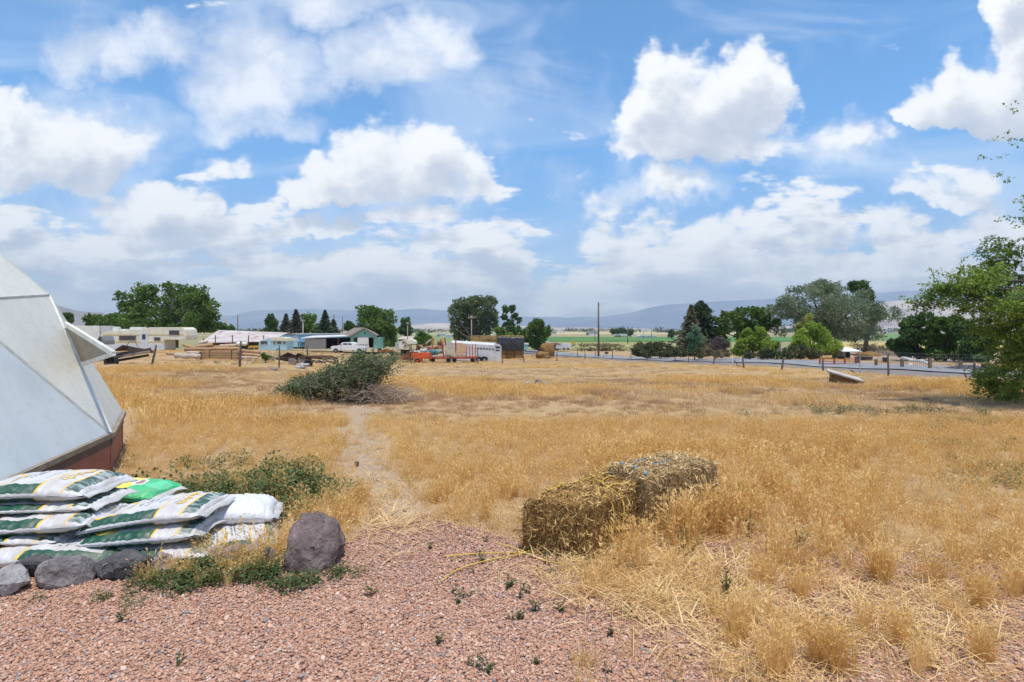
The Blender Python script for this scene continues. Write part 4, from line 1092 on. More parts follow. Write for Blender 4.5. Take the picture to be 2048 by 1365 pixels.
sg = sprout(53, .22, 9); sg.location = GP(1497, 1075); tag(sg, 'dark green weed in the tall grass beside the farther bale', 'weed')

# ------------------------------------------------------------------ brush pile
def brushpile():
    r = np.random.default_rng(44)
    base = GP(690, 800); root = empty('brush_pile', base, 0, 'heap of cut leafy green branches with dead grey twigs at its right foot', 'brush pile')
    s = base.y/F
    V = []; Q = []; T = []; wood = MB()
    arcs = []
    for i in range(430):
        x0 = r.triangular(-120, 25, 70); z0 = r.uniform(2, 40)
        top_ = np.interp(x0, [-150,-100,-60,-20,20,55,80,105,125], [8,20,36,58,92,104,92,58,22])
        x1 = x0+r.normal(12, 34); z1 = top_*r.uniform(.45, 1.0); y0 = r.normal(0, 34); y1 = y0+r.normal(-6, 26)
        arcs.append((x0, y0, z0, x1, y1, z1, r.uniform(5, 22)))
    for i in range(48):   # long shoots reaching out to the left along the ground
        x0 = r.uniform(-95, -40); arcs.append((x0, r.normal(-10, 14), r.uniform(5, 25), x0-r.uniform(25, 62), r.normal(-18, 14), r.uniform(3, 26), 8))
    for i in range(26):   # shoots standing out of the top and the right
        x0 = r.uniform(5, 90); arcs.append((x0, r.normal(0, 20), 70, x0+r.normal(14, 16), r.normal(0, 20), 70+r.uniform(14, 38)*(1-abs(x0-45)/90), 3))
    for x0, y0, z0, x1, y1, z1, up in arcs:
        a, b = Vector((x0, y0, z0))*s, Vector((x1, y1, z1))*s
        pts = []
        for k in range(7):
            f = k/6; p = a.lerp(b, f); p.z += up*s*math.sin(math.pi*f); pts.append(p)
        if r.uniform() < .55: wood.tube(pts, [.012*(1-.75*k/6) for k in range(7)], 4, False)
        for _ in range(46):
            f = r.uniform(.05, 1); k = min(int(f*6), 5); p = pts[k].lerp(pts[k+1], f*6-k)+Vector(r.normal(size=3))*.035
            d = Vector(r.normal(size=3)); d.z = abs(d.z)*.6; d.normalize(); q_ = d.cross(Vector(r.normal(size=3))).normalized(); l = r.uniform(.03, .075)
            o = len(V); V += [tuple(p), tuple(p+d*l*.5+q_*l*.24), tuple(p+d*l), tuple(p+d*l*.5-q_*l*.24)]; Q.append((o, o+1, o+2, o+3)); T.append(r.uniform())
    np_mesh('leafy_branches', V, Q, Mleaf('cut_leaf', (.065,.10,.04), (.115,.16,.075), (.25,.29,.165), trans=.2, clump=3.), root, tint=T)
    wood.build('branches', M('grey_branch', (.20,.16,.13), (.14,.11,.09), scale=8), root)
    dead = MB()
    for i in range(430):
        x0 = r.normal(65, 30); a = Vector((x0, r.normal(-16, 18), r.uniform(0, 30)*(1-abs(x0-65)/120)))*s; an = r.uniform(-2.6, .5)
        d = Vector((math.cos(an)+.3, math.sin(an)*.7, r.normal(.12, .28))).normalized(); L = r.uniform(.2, .75); b = a+d*L; b.z = max(.01, b.z-.06); m_ = (a+b)/2+Vector(r.normal(size=3))*.06; m_.z = abs(m_.z)
        dead.tube([a, m_, b], [.009, .006, .003], 4, False)
    dead.tube([Vector((118,0,40))*s, Vector((132,-4,20))*s, Vector((140,-8,2))*s], .008, 5)
    dead.build('dead_twigs', M('dead_twig', (.48,.375,.28), (.33,.25,.19), scale=5), root)
brushpile()

# ------------------------------------------------------------------ low wooden coop in the field
def coop():
    p = GP(1690, 772); s = p.y/F
    root = empty('animal_shelter', p, R(-27), 'low brown plywood shelter with a slanting white roof out in the field', 'shelter')
    s *= .88; w, d = 68*s, 1.35; hl, hr = 27*s, 6*s; x0, x1 = -26*s, 30*s
    ply = M('brown_plywood', (.20,.115,.06), (.15,.085,.045), scale=3, stretch=(1,1,5), rough=.8)
    z0 = 6*s
    MB().prism([(x0, z0), (x1, z0), (x1, hr+4*s), (x0, hl)], 0, .02).build('side_wall', ply, root)
    MB().prism([(x0, z0), (x1, z0), (x1, hr+4*s), (x0, hl)], d, d+.02).build('side_wall', ply, root)
    MB().box((x0+.01, d/2, (z0+hl)/2), (.02, d, hl-z0)).build('front_wall', ply, root)
    MB().box(((x1), d/2, (z0+hr+4*s)/2), (.02, d, hr+4*s-z0)).build('back_wall', ply, root)
    MB().slab([(x0-8*s, -.06, hl+2.5*s), (x1+6*s, -.06, hr+2.6*s), (x1+6*s, d+.08, hr+2.6*s), (x0-8*s, d+.08, hl+2.5*s)], (.25,0,1), .055).build('roof', M('worn_white_roof', (.52,.48,.45), (.38,.335,.30), scale=4, rough=.7, rust=(.30,.20,.15), rlo=.6, rscale=3), root)
    MB().slab([(x0-8*s, -.075, hl+1.4*s), (x1+6*s, -.075, hr+1.5*s), (x1+6*s, -.06, hr+1.5*s), (x0-8*s, -.06, hl+1.4*s)], (.25,0,1), .03).build('roof_edge', ply, root)
    MB().prism([(x0, 0), (x1-2*s, 0), (x1-2*s, z0), (x0, z0)], -.03, .03).build('base_board', M('grey_board', (.38,.33,.28), (.28,.24,.2), scale=5, stretch=(1,1,4)), root)
    for x_, y_ in ((x1+3*s, .02), (x1+3*s, d-.02), (x0, .02), (x0, d-.02)): MB().box((x_, y_, z0*.55), (.05, .05, z0*1.5)).build('leg', m_wood, root)
    MB().bar((x0-.02, .1, z0+.12), (x0-.10, .1, .02), .04).build('prop', m_wood, root)
coop()
# ------------------------------------------------------------------ the yard at the far left and centre
class Px:
    """local frame of a thing whose outline was measured in the photograph at the distance Y where it stands"""
    def __init__(s, ax, Y, name, label, cat, group=None, rz=0., by=None):
        s.ax, s.Y, s.s = ax, Y, Y/F
        p = G(ax, Y)
        s.by = HY+(CAMZ-p.z)/Y*F
        s.root = empty(name, p, rz, label, cat, group)
    def x(s, px): return (px-s.ax)*s.s
    def z(s, py): return (s.by-py)*s.s
    def box(s, name, x0, x1, y0, y1, d0, d1, mat, parent=None, bevel=0.):
        return MB().box(((s.x(x0)+s.x(x1))/2, (d0+d1)/2, (s.z(y0)+s.z(y1))/2), (abs(s.x(x1)-s.x(x0)), abs(d1-d0), abs(s.z(y1)-s.z(y0)))).build(name, mat, parent or s.root, bevel)
    def prism(s, name, poly, d0, d1, mat, parent=None, bevel=0.):
        return MB().prism([(s.x(a), s.z(b)) for a, b in poly], d0, d1).build(name, mat, parent or s.root, bevel)
    def V(s, px, d, py): return Vector((s.x(px), d, s.z(py)))
m_wht = M('white_paint', (.74,.73,.69), (.64,.63,.58), scale=1.2, rough=.5, rust=(.45,.36,.26), rlo=.66)
m_cream = M('cream_paint', (.72,.68,.55), (.62,.58,.47), scale=1.5, rough=.5)
m_skirt = M('grey_white_paint', (.62,.63,.66), (.54,.55,.58), scale=1.5, rough=.5)
m_win = Mglass('window_glass', (.05,.055,.06)); m_frame = M('window_frame', (.42,.42,.42), scale=5, rough=.5)
m_ystr = M('yellow_stripe', (.62,.48,.18), (.55,.42,.15), scale=5, rough=.5)
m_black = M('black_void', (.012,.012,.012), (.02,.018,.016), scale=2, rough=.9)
m_rub = M('tyre_rubber', (.022,.022,.024), (.035,.034,.033), scale=6, rough=.85)
m_rustm = M('rusty_iron', (.16,.075,.04), (.10,.055,.035), scale=4, rough=.85, metal=.1)
m_oldw = M('old_boards', (.30,.25,.21), (.19,.155,.13), scale=2, stretch=(1,1,7), rough=.9)
m_log = M('log_tan', (.46,.285,.145), (.35,.21,.11), scale=1.6, stretch=(1,4,4), rough=.9, bump=.4)
m_logp = M('log_pale', (.58,.48,.40), (.44,.35,.28), scale=1.6, stretch=(1,4,4), rough=.9, bump=.4)
m_roofw = M('pale_metal_roof', (.68,.67,.64), (.58,.57,.55), scale=1, rough=.5)
def windowpart(T, x0, x1, y0, y1, d, parent=None, frame=m_frame):
    f = T.box('window', x0, x1, y0, y1, d-.03, d+.02, frame, parent)
    e = 1.1
    T.box('pane', x0+e, x1-e, y0+e*.8, y1-e*.8, d-.05, d-.033, m_win, f)
    return f
def tyre(T, px, py, rpx, d, w=.2, hub=m_frame, parent=None):
    r = rpx*T.s
    t_ = MB().ring(T.V(px, d, py), (0,1,0), r*.75, r*.27, 24, 8).build('wheel', m_rub, parent or T.root)
    MB().cyl(T.V(px, d-.05, py), T.V(px, d+.05, py), r*.55, 16).build('rim', hub, t_); return t_
# fifth-wheel camper
T = Px(283, 62, 'camper_trailer', 'long white fifth wheel camper with yellow stripes parked before the big left tree', 'camper')
T.prism('body', [(205,699),(328,699),(328,680.5),(371,680.5),(372.3,672),(371,660),(364,655),(300,655),(290,657),(282,661.5),(216,662),(204,667),(196.5,678),(197,690)], 0, 2.3, m_cream, bevel=.06)
T.box('skirt_panel', 205, 279.5, 688.5, 700, -.03, .0, m_skirt); T.box('skirt_panel', 296.5, 328, 688.5, 700, -.03, .0, m_skirt)
for y_ in (684.5, 670): T.box('stripe', 206, 279, y_-.9, y_+.9, -.025, 0, m_ystr)
T.box('stripe', 297, 328, 683.6, 685.4, -.025, 0, m_ystr); T.box('stripe', 297, 368, 669, 670.4, -.025, 0, m_ystr)
windowpart(T, 238, 273, 671, 681.5, -.01); windowpart(T, 308, 321.5, 674.5, 682, -.01); windowpart(T, 338, 359.5, 660.5, 671, -.01)
d_ = T.box('door', 280, 296, 666, 700.5, -.05, .0, m_skirt); T.box('door_window', 285, 291.5, 669, 679, -.07, -.052, m_win, d_); T.box('handle', 281.5, 283, 684, 686, -.09, -.052, m_frame, d_)
T.box('air_conditioner', 249, 275, 654.5, 661.5, .8, 1.6, m_wht, bevel=.06); T.box('roof_vent', 214, 225, 654, 664, .8, 1.4, m_wht, bevel=.08); T.box('roof_vent', 230, 243, 658.5, 662.5, .8, 1.5, m_wht, bevel=.04)
T.box('hitch', 340, 345, 680.5, 697, 1., 1.15, m_rustm)
# box trailer behind
T = Px(180, 70, 'box_trailer', 'plain white box trailer behind the greenhouse flap, left of the camper', 'trailer')
T.box('body', 150, 201, 652, 690, 0, 2.4, m_wht, bevel=.04); T.box('corner_post', 199, 201.5, 652, 690, -.03, 0, m_frame); T.box('underframe', 152, 199, 690, 693, .2, 2.2, m_black)
for x_ in (160, 172): tyre(T, x_, T.by-8, 8, .15)
T = Px(199, 58, 'parked_pickup', 'dark pickup canopy seen between the box trailer and the camper', 'pickup')
T.prism('body', [(192,690),(206,690),(206,682),(203,673),(198,673),(192,685)], 0, 1.7, M('dark_grey_paint', (.24,.25,.26), scale=2, rough=.4)); tyre(T, 200, T.by-6, 6, .02)
T.prism('canopy_glass', [(195,682),(204,682),(202,674.5),(198.5,674.5)], -.03, 0, m_win)
# derelict wagon with a big tyre
T = Px(245, 30.5, 'derelict_wagon', 'collapsed grey wooden wagon with one big black tyre and weeds growing through', 'wagon')
m_dk = M('dark_planks', (.115,.09,.075), (.07,.055,.05), scale=3, stretch=(1,1,6), rough=.95)
for k, (a, b_) in enumerate((((190,722),(292,704)), ((200,716),(292,699)), ((205,710),(288,702)), ((195,727),(283,712)))):
    MB().bar(T.V(a[0], .1+.15*k, a[1]), T.V(b_[0], .3+.1*k, b_[1]), .10, .14).build('plank', m_dk if k % 2 else m_oldw, T.root)
MB().slab([T.V(228, 0, 702), T.V(245, .0, 691.5), T.V(262, .6, 698), T.V(240, 1., 703)], (0,0,1), .04).build('broken_side', m_dk, T.root)
MB().slab([T.V(255, 0, 703), T.V(258, .0, 693), T.V(292, .6, 702), T.V(292, .6, 708)], (0,1,0), .04).build('broken_side', m_dk, T.root)
MB().tube([T.V(236, .4, 702), T.V(246, .5, 685), T.V(258, .5, 684), T.V(263, .5, 694)], .018, 6).build('bent_hoop', m_rustm, T.root)
tyre(T, 229, 722.5, 14, -.25, hub=m_black)
# leaning posts and the wire fence at the far side of the field
m_post = M('fence_post_wood', (.15,.12,.10), (.085,.07,.06), scale=5, stretch=(1,1,.3), rough=.95, bump=.5)
def post(px, y0, y1, lean, r, label, Y=None, name='fence_post', mat=None):
    b = G(px, Y) if Y else GP(px, y1)
    s = b.y/F; h = (y1-y0)*s
    mb = MB(); n = 7
    pts = []
    for k in range(n):
        f = k/(n-1); pts.append(Vector((lean*s*f+.03*h*mnoise.noise(Vector((px*.7, f*2, 0))), .03*h*mnoise.noise(Vector((px*.7+9, f*2, 0))), -.1+(h+.1)*f)))
    mb.tube(pts, [r*.62*(1.1-.25*k/(n-1)) for k in range(n)], 9)
    o = mb.build(name, mat or m_post); o.location = b
    return tag(o, label, 'fence post', 'old fence posts around the field')
PO = [(301,690,737,11,.075,'dark fence post leaning hard to the right in front of the camper'),
 (479,683,738,3,.085,'tall fence post standing in front of the lumber heap'),
 (558,691,736,1,.06,'slim fence post beside the grey flat stone'),
 (614,688,730,1,.065,'fence post standing behind the whitish boulder'),
 (823,690,729,0,.07,'grey fence post standing in front of the orange baler'),
 (898,712,728,7,.09,'short stub of a post leaning beside the hay wagon'),
 (956,700,728,-1,.09,'slim post standing in front of the white stock trailer'),
 (1005,715,728,0,.10,'stubby post at the right rear corner of the stock trailer'),
 (1048,709,725,-1,.10,'post in front of the right end of the bale stack'),
 (1114,702,723,0,.09,'slim post right of the crumbling hay heap'),
 (1155,703,713,0,.08,'short post left of the pair nearest the tall pole'),
 (1170,705,718,0,.09,'second post to the left of the tall pole'),
 (1191,702,713,0,.09,'post close against the foot of the tall pole'),
 (1207,712,716,0,.10,'broken off stub right of the tall pole'),
 (1225,702,718,0,.10,'straight post right of the round mailbox'),
 (1262,708,718,0,.09,'short post by the road left of the dark hedge'),
 (1294,708,722,0,.09,'slim post by the road before the left end of the dark hedge'),
 (1324,710,720,-3,.08,'post with a slanted brace by the road before the dark hedge'),
 (1376,712,727,2,.08,'thin dark post leaning slightly before the blue green sapling'),
 (1427,700,728,3,.075,'thin post before the purple brown bush'),
 (1488,712,736,-3,.10,'crooked post with a leaning broken piece before the first bright willow'),
 (1563,716,741,4,.11,'short thick crooked post standing before the hedge by the road'),
 (1646,716,742,0,.09,'post just left of the low shelter, partly hidden by it'),
 (1775,706,753,2,.085,'tall dark crooked post right of the low shelter'),
 (1949,724,768,0,.075,'straight dark post nearest the right tree')]
for p_ in PO: post(*p_)
post(1938, 745, 762, -10, .07, 'fallen broken post leaning beside the post nearest the right tree')
post(1478, 720, 735, -9, .06, 'broken piece leaning against the crooked post by the road')
post(1716, 741, 748, -14, .09, 'broken stake lying slanted by the road behind the low shelter')
post(1464, 714, 729, 1, .055, 'plain white marker post beside the road', name='marker_post', mat=m_wht)
post(1720, 697, 749, 0, .045, 'thin pale metal post between the low shelter and the tall dark post', name='metal_post', mat=M('galvanised', (.42,.43,.43), scale=3, rough=.5, metal=.4))
wire = MB()
seq = [(301,737,36),(479,738,40),(558,736,36),(614,730,34),(823,729,32)]
for (a, ya, ha), (c_, yb, hb_) in zip(seq[:-1], seq[1:]):
    A_, B_ = GP(a, ya), GP(c_, yb)
    for f in (.35, .65, .92): wire.tube([A_+Vector((.05,0,1.15*f)), (A_+B_)/2+Vector((0,0,1.12*f-.04)), B_+Vector((.02,0,1.15*f))], .005, 4, False)
seq2 = [p_[:3] for p_ in PO if p_[0] in (1114,1170,1225,1294,1376,1427,1488,1563,1646,1775,1949)]
for (a, y0a, ya), (c_, y0b, yb) in zip(seq2[:-1], seq2[1:]):
    A_, B_ = GP(a, ya), GP(c_, yb)
    for f in (.5, .9): wire.tube([A_+Vector((0,0,.95*f)), (A_+B_)/2+Vector((0,0,.92*f)), B_+Vector((0,0,.95*f))], .006, 4, False)
tag(wire.build('fence_wire', M('fence_wire_steel', (.18,.16,.15), scale=5, rough=.6, metal=.5)), 'sagging thin wire strung between the old fence posts', 'fence wire')

# logs and lumber
def log(x0, y0, x1, y1, r, Y, label, mat=m_log, dy=0.):
    a, b = at(x0, y0, Y), at(x1, y1, Y+dy)
    mb = MB(); n = 8; r_ = r*Y/F
    mb.tube([a.lerp(b, k/(n-1))+Vector((0, 0, .15*r_*math.sin(k*1.9+x0)))-a for k in range(n)], [r_*(1+.08*math.sin(k*2.3+y0)) for k in range(n)], 12)
    o = mb.build('log', mat); o.location = a
    return tag(o, label, 'log', 'logs and lumber heaped in the yard')
YL = 35.6
T = Px(440, YL, 'lumber_bundle', 'big strapped bundle of tan lumber behind the tall fence post', 'lumber')
for k, (ya, yb) in enumerate(((702,706.6),(706.8,711.4),(711.6,716.2),(716.4,721))): T.box('board', 403+k % 2, 476-2*(k % 2), ya, yb, .0, .9, m_log, bevel=.02)
T.box('log_end', 398, 404, 704, 721, .1, .8, M('dark_end', (.14,.09,.06), scale=8))
for x_ in (419, 463): T.box('strap', x_-.5, x_+.5, 701.5, 721.5, -.02, .93, m_black)
log(351,711.5,400,713,5.2,YL-.2,'pale peeled log left of the lumber bundle',m_logp)
log(376,706,398,707,3.6,YL+.5,'short pale log lying on the peeled one',m_logp)
log(370,699.5,480,697,3.4,YL+.6,'long tan log across the top of the lumber bundle')
log(393,695,424,691,4.8,YL+1.,'thick tan stump end on top of the heap')
log(424,695.5,470,693.5,3.8,YL+1.2,'tan log with a dark strap resting on the heap')
log(400,687.5,414,684.5,4.6,YL+2.,'pale rounded root end at the top of the log heap',m_logp)
log(440,692,474,690,2.6,YL+1.8,'thin pale log at the back of the heap',m_logp)
log(476,701,520,705,3.2,YL+.4,'tan log lying to the right of the tall fence post')
log(484,709,522,712,2.4,YL-.6,'thin tan log on the ground right of the tall post')
log(478,715,516,716,2.,YL-1.2,'thin pale rail on the ground below the thin tan log',m_logp)
log(362,727.3,450,726.3,1.2,YL-3.2,'long grey pole lying in the weeds before the lumber bundle',m_oldw)
log(333,708,350,709,2.6,YL+.2,'small tan log end left of the peeled log')
log(366,690,392,697,3.,YL+2.6,'slanted tan branch log left of the rounded root end')
# white tank, yellow drum, pink tarp
def blob(name, px, Y, y0, y1, wpx, d, mat, label, cat, power=1.):
    T = Px(px, Y, name, label, cat)
    bm = bmesh.new(); bmesh.ops.create_uvsphere(bm, u_segments=20, v_segments=12, radius=1)
    for v_ in bm.verts: v_.co = Vector((v_.co.x*wpx/2*T.s, v_.co.y*d/2, v_.co.z*(y1-y0)/2*T.s+T.z((y0+y1)/2)))
    for f in bm.faces: f.smooth = True
    me = bpy.data.meshes.new('shell'); bm.to_mesh(me); bm.free(); me.materials.append(mat); o = bpy.data.objects.new('shell', me); COL.objects.link(o); o.parent = T.root
    return T
T = blob('water_tank', 479, 40, 683, 693, 12, .5, m_wht, 'rounded white tank behind the tall fence post', 'tank'); T.box('cap', 477, 481, 682, 684, -.1, .1, m_frame)
T = blob('water_tank', 489, 41, 684, 692, 11, .5, m_cream, 'smaller cream tank right of the rounded white one', 'tank'); T.box('cap', 487.5, 490.5, 683, 685, -.1, .1, m_frame)
m_yel = M('yellow_paint', (.70,.42,.03), (.58,.34,.03), scale=4, rough=.5)
T = Px(504, 42, 'yellow_mower', 'small yellow machine by the blue camper', 'mower'); T.box('hood', 496, 504, 692.5, 697, 0, .6, m_yel, bevel=.05); T.box('hood', 505, 511.5, 692, 697, .05, .6, m_yel, bevel=.05)
for x_ in (498, 509): tyre(T, x_, 697.5, 2.2, -.05)
# long shed with a rusty pale roof
T = Px(470, 78, 'long_shed', 'long low shed with a streaked rusty metal roof behind the logs', 'shed')
m_srf = M('streaky_roof', (.56,.50,.47), (.42,.34,.31), scale=.9, stretch=(.5,3,3), rough=.6, rust=(.30,.19,.15), rlo=.55, rscale=.8)
T.prism('wall', [(402,684),(545,680),(545,T.by),(402,T.by)], 1., 6., m_dk)
MB().slab([T.V(402, -.3, 687), T.V(538, -.3, 684), T.V(548, 5, 667), T.V(399, 5, 661.5)], (0,-.4,1), .06).build('roof', m_srf, T.root)
MB().slab([T.V(399, 5, 661.5), T.V(548, 5, 667), T.V(548, 9, 672), T.V(399, 9, 668)], (0,.3,1), .06).build('roof', m_srf, T.root)
MB().slab([T.V(399, 4.9, 662), T.V(396.5, -.1, 688), T.V(403, -.2, 687)], (-1,0,0), .05).build('gable', m_oldw, T.root)
for x_ in (411, 434, 468, 500, 530): T.box('support_post', x_-.7, x_+.7, 671+6*(x_ % 2), T.by, -.5, -.4, m_rustm)
T.box('tarp', 452, 456, 687, 691, -.3, -.2, M('pink_tarp', (.60,.10,.22), scale=5))
# little blue and white travel camper
T = Px(546, 66, 'travel_trailer', 'small light blue travel trailer with a rounded cream roof', 'camper')
m_lb = M('light_blue_paint', (.40,.60,.66), (.34,.53,.60), scale=1.5, rough=.5)
T.prism('body', [(519,701),(573,701),(574,681),(543,681),(519,690)], 0, 2., m_lb); T.prism('upper_body', [(519,690),(543,681),(574,681),(574,676),(543,675.5),(527,678),(519,683)], 0.02, 1.98, m_cream)
T.prism('front_end', [(517,700),(543,700),(543,677),(530,678.5),(518.5,684)], -.05, 0, m_lb)
T.prism('roof', [(542,681.5),(544,676),(549,674.6),(568,675.2),(574.5,678),(575,682.5)], -.12, 2.05, M('cream_roof', (.72,.68,.50), (.62,.58,.42), scale=2, rough=.6))
windowpart(T, 521, 536, 682, 689, -.06); windowpart(T, 554, 563.5, 683, 688.5, -.01); windowpart(T, 566.5, 571.5, 683, 688.5, -.01); windowpart(T, 546, 552, 683, 689, -.01, frame=m_wht)
MB().bar(T.V(522, -.4, 697), T.V(532, -.4, 688), .07).bar(T.V(532, -.4, 688), T.V(552, -.6, 712), .07).build('tow_bar', m_frame, T.root)
tyre(T, 556, 701, 3.5, -.02)
# long blue mobile home
T = Px(630, 104, 'mobile_home', 'long bright blue mobile home behind the grey lean-to', 'mobile home')
m_blu = M('sky_blue_paint', (.19,.46,.68), (.24,.52,.72), scale=.5, rough=.6)
T.box('wall', 543, 722, 669.5, 695, 0, 4, m_blu); T.box('roof', 541, 724, 667.5, 669.5, -.2, 4.2, M('home_roof', (.50,.50,.50), scale=1)); T.box('underside', 545, 720, 695, 698, .2, 3.8, m_black)
T.box('faded_panel', 586, 597, 672, 683, -.03, 0, m_skirt); T.box('faded_panel', 588, 597, 684, 694, -.03, 0, m_lb)
p_ = T.box('porch', 600, 615, 684.5, 686, -1.2, 0, m_dk)
for x_ in (601, 614): T.box('porch_post', x_-.6, x_+.6, 686, 697, -1.1, -1., m_dk, p_)
# lean-to and turquoise garage
T = Px(655, 97, 'lean_to_shed', 'grey metal lean-to with a white roof, open on its right half', 'shed')
m_corr = M('corrugated_grey', (.40,.38,.355), (.34,.32,.30), scale=3, stretch=(8,1,.2), rough=.6)
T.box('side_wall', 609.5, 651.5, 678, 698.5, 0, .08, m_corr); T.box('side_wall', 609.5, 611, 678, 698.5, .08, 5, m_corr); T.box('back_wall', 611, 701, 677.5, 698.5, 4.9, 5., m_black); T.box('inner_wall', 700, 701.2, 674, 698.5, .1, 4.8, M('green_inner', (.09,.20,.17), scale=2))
MB().slab([T.V(604, -.5, 677.4), T.V(697, -.5, 673.6), T.V(703, 5.3, 671), T.V(604, 5.3, 674)], (0,0,1), .14).build('roof', m_roofw, T.root)
for x_ in (651.5, 676): T.box('support_post', x_-.5, x_+.5, 676, 699, .02, .14, m_oldw)
T = Px(726, 96, 'turquoise_garage', 'turquoise garage with a brown roof and a white sliding door', 'garage')
m_turq = M('turquoise_paint', (.24,.50,.42), (.19,.42,.36), scale=1.5, rough=.7, rust=(.35,.33,.27), rlo=.68)
m_brn = M('brown_shingles', (.27,.215,.175), (.21,.165,.135), scale=1.5, stretch=(1,3,3), rough=.95)
T.box('front_wall', 701.5, 706.5, 675, 698.5, 0, .2, m_turq); T.box('front_wall', 748, 753.5, 675, 698.5, 0, .2, m_turq); T.prism('gable', [(700.5,675),(752.8,675),(752.8,671.6),(729.5,657.6),(700.5,673)], -.02, .2, m_turq)
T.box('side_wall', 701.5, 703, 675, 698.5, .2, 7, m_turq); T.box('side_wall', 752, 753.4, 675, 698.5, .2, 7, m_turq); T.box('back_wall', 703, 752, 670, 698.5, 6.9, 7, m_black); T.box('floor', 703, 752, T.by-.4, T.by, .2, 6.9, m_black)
d_ = T.box('door', 715.5, 737.5, 675.5, 698.7, -.14, -.05, m_wht); T.box('door_rail', 706, 749, 674.2, 675.4, -.16, -.04, m_frame); T.box('handle', 734, 735, 685, 688, -.18, -.142, m_frame, d_)
T.box('door_jamb', 706.5, 708, 675.4, 698.5, -.03, .1, m_oldw); T.box('door_jamb', 746.5, 748, 675.4, 698.5, -.03, .1, m_oldw)
MB().cyl(T.V(729.7, -.06, 667), T.V(729.7, -.021, 667), .16, 14).build('gable_vent', m_rustm, T.root)
ap, apb = T.V(729.5, -.35, 656.6), T.V(690, 7.4, 656.6)
MB().slab([T.V(697.5, -.35, 674.4), ap, T.V(684, 7.4, 657), T.V(661, 7.4, 671)], (-.4,0,1), .12).build('roof', m_brn, T.root)
MB().slab([ap, T.V(754.8, -.35, 672.4), T.V(740, 7.4, 672), T.V(684, 7.4, 657)], (.4,0,1), .12).build('roof', m_brn, T.root)
MB().bar(T.V(698, -.38, 674.6), T.V(729.5, -.38, 657), .10, .14).bar(T.V(729.5, -.38, 657), T.V(754.6, -.38, 672.6), .10, .14).build('fascia_board', m_oldw, T.root)
# pickup
T = Px(694, 84, 'pickup_truck', 'white pickup truck parked in front of the turquoise garage', 'pickup', rz=R(-7))
m_trk = M('truck_white', (.76,.76,.76), (.70,.70,.70), scale=2, rough=.3)
T.prism('body', [(660,702),(660,695),(662,692.8),(677,691.5),(682,690.5),(708,690.5),(731,691.5),(731,702)], 0, 1.8, m_trk, bevel=.05)
c_ = T.prism('cab', [(676,692),(682,686.2),(685,685.4),(703,685.4),(707,687),(708,691.2)], .08, 1.72, m_trk, bevel=.04)
MB().slab([T.V(677.6, .15, 691.3), T.V(677.6, 1.65, 691.3), T.V(682.6, 1.55, 686.6), T.V(682.6, .25, 686.6)], (-1,0,.8), .03).build('windscreen', Mglass('windscreen', (.28,.33,.36), .1), c_)
T.prism('window', [(684,690.8),(687,687),(694.4,687),(694.4,690.8)], .055, .085, m_win, c_); T.prism('window', [(696,690.8),(696,687),(702,687.2),(704,690.8)], .055, .085, m_win, c_)
T.box('bed_shade_slab', 709.5, 729.5, 690.2, 692.4, .12, 1.68, m_black)  # black slab on the solid body, painted shade of an open bed
T.prism('door', [(681.5,701),(681.5,691.2),(695.3,691.2),(695.3,701)], -.025, 0, m_trk)
T.box('bumper', 658.5, 661.5, 698, 702.5, -.05, 1.85, m_skirt); T.box('grille', 659.3, 660.3, 693.6, 697.8, .2, 1.6, m_black); T.box('headlight', 659.1, 660.6, 694, 696.8, .06, .3, m_frame); T.box('headlight', 659.1, 660.6, 694, 696.8, 1.5, 1.74, m_frame)
for x_ in (670.5, 719.5): tyre(T, x_, 702, 4.8, .0)
for x_ in (670.5, 719.5): tyre(T, x_, 702, 4.8, 1.72)
T.box('mirror', 681, 683, 688.6, 690.6, -.2, -.04, m_black)
# scrap heap with a hooped end
T = Px(612, 31, 'scrap_heap', 'long dark heap of scrap planks with a curved rusty hoop at its right end', 'scrap heap')
r = np.random.default_rng(5)
for k in range(26):
    x_ = r.uniform(550, 668); y_ = r.uniform(716, 727); L = r.uniform(14, 44); an = r.normal(0, .2)
    MB().bar(T.V(x_-L/2, r.uniform(0, 1.), y_+L*.5*an), T.V(x_+L/2, r.uniform(0, 1.), y_-L*.5*an), r.uniform(.05, .14), .04).build('plank', (m_dk, m_oldw, m_rustm)[k % 3], T.root)
MB().slab([T.V(548, .2, 720), T.V(573, .2, 706), T.V(583, .9, 716), T.V(566, .9, 726)], (0,-.3,1), .04).build('metal_sheet', m_dk, T.root)
MB().slab([T.V(582, .2, 718), T.V(593, .2, 708), T.V(608, .9, 717), T.V(586, .9, 724)], (0,-.3,1), .04).build('metal_sheet', m_dk, T.root)
for d in (0., .5): MB().tube([T.V(600, d, 714), T.V(640, d, 713.5), T.V(658, d, 714), T.V(668, d, 718), T.V(671, d, 726)], .05, 8).build('iron_hoop', m_rustm, T.root)
for x_ in (577, 596): T.box('crate_side', x_, x_+13, 717, 729, .0, .05, m_oldw)
tyre(T, 618, 728, 9, -.1, hub=m_black)
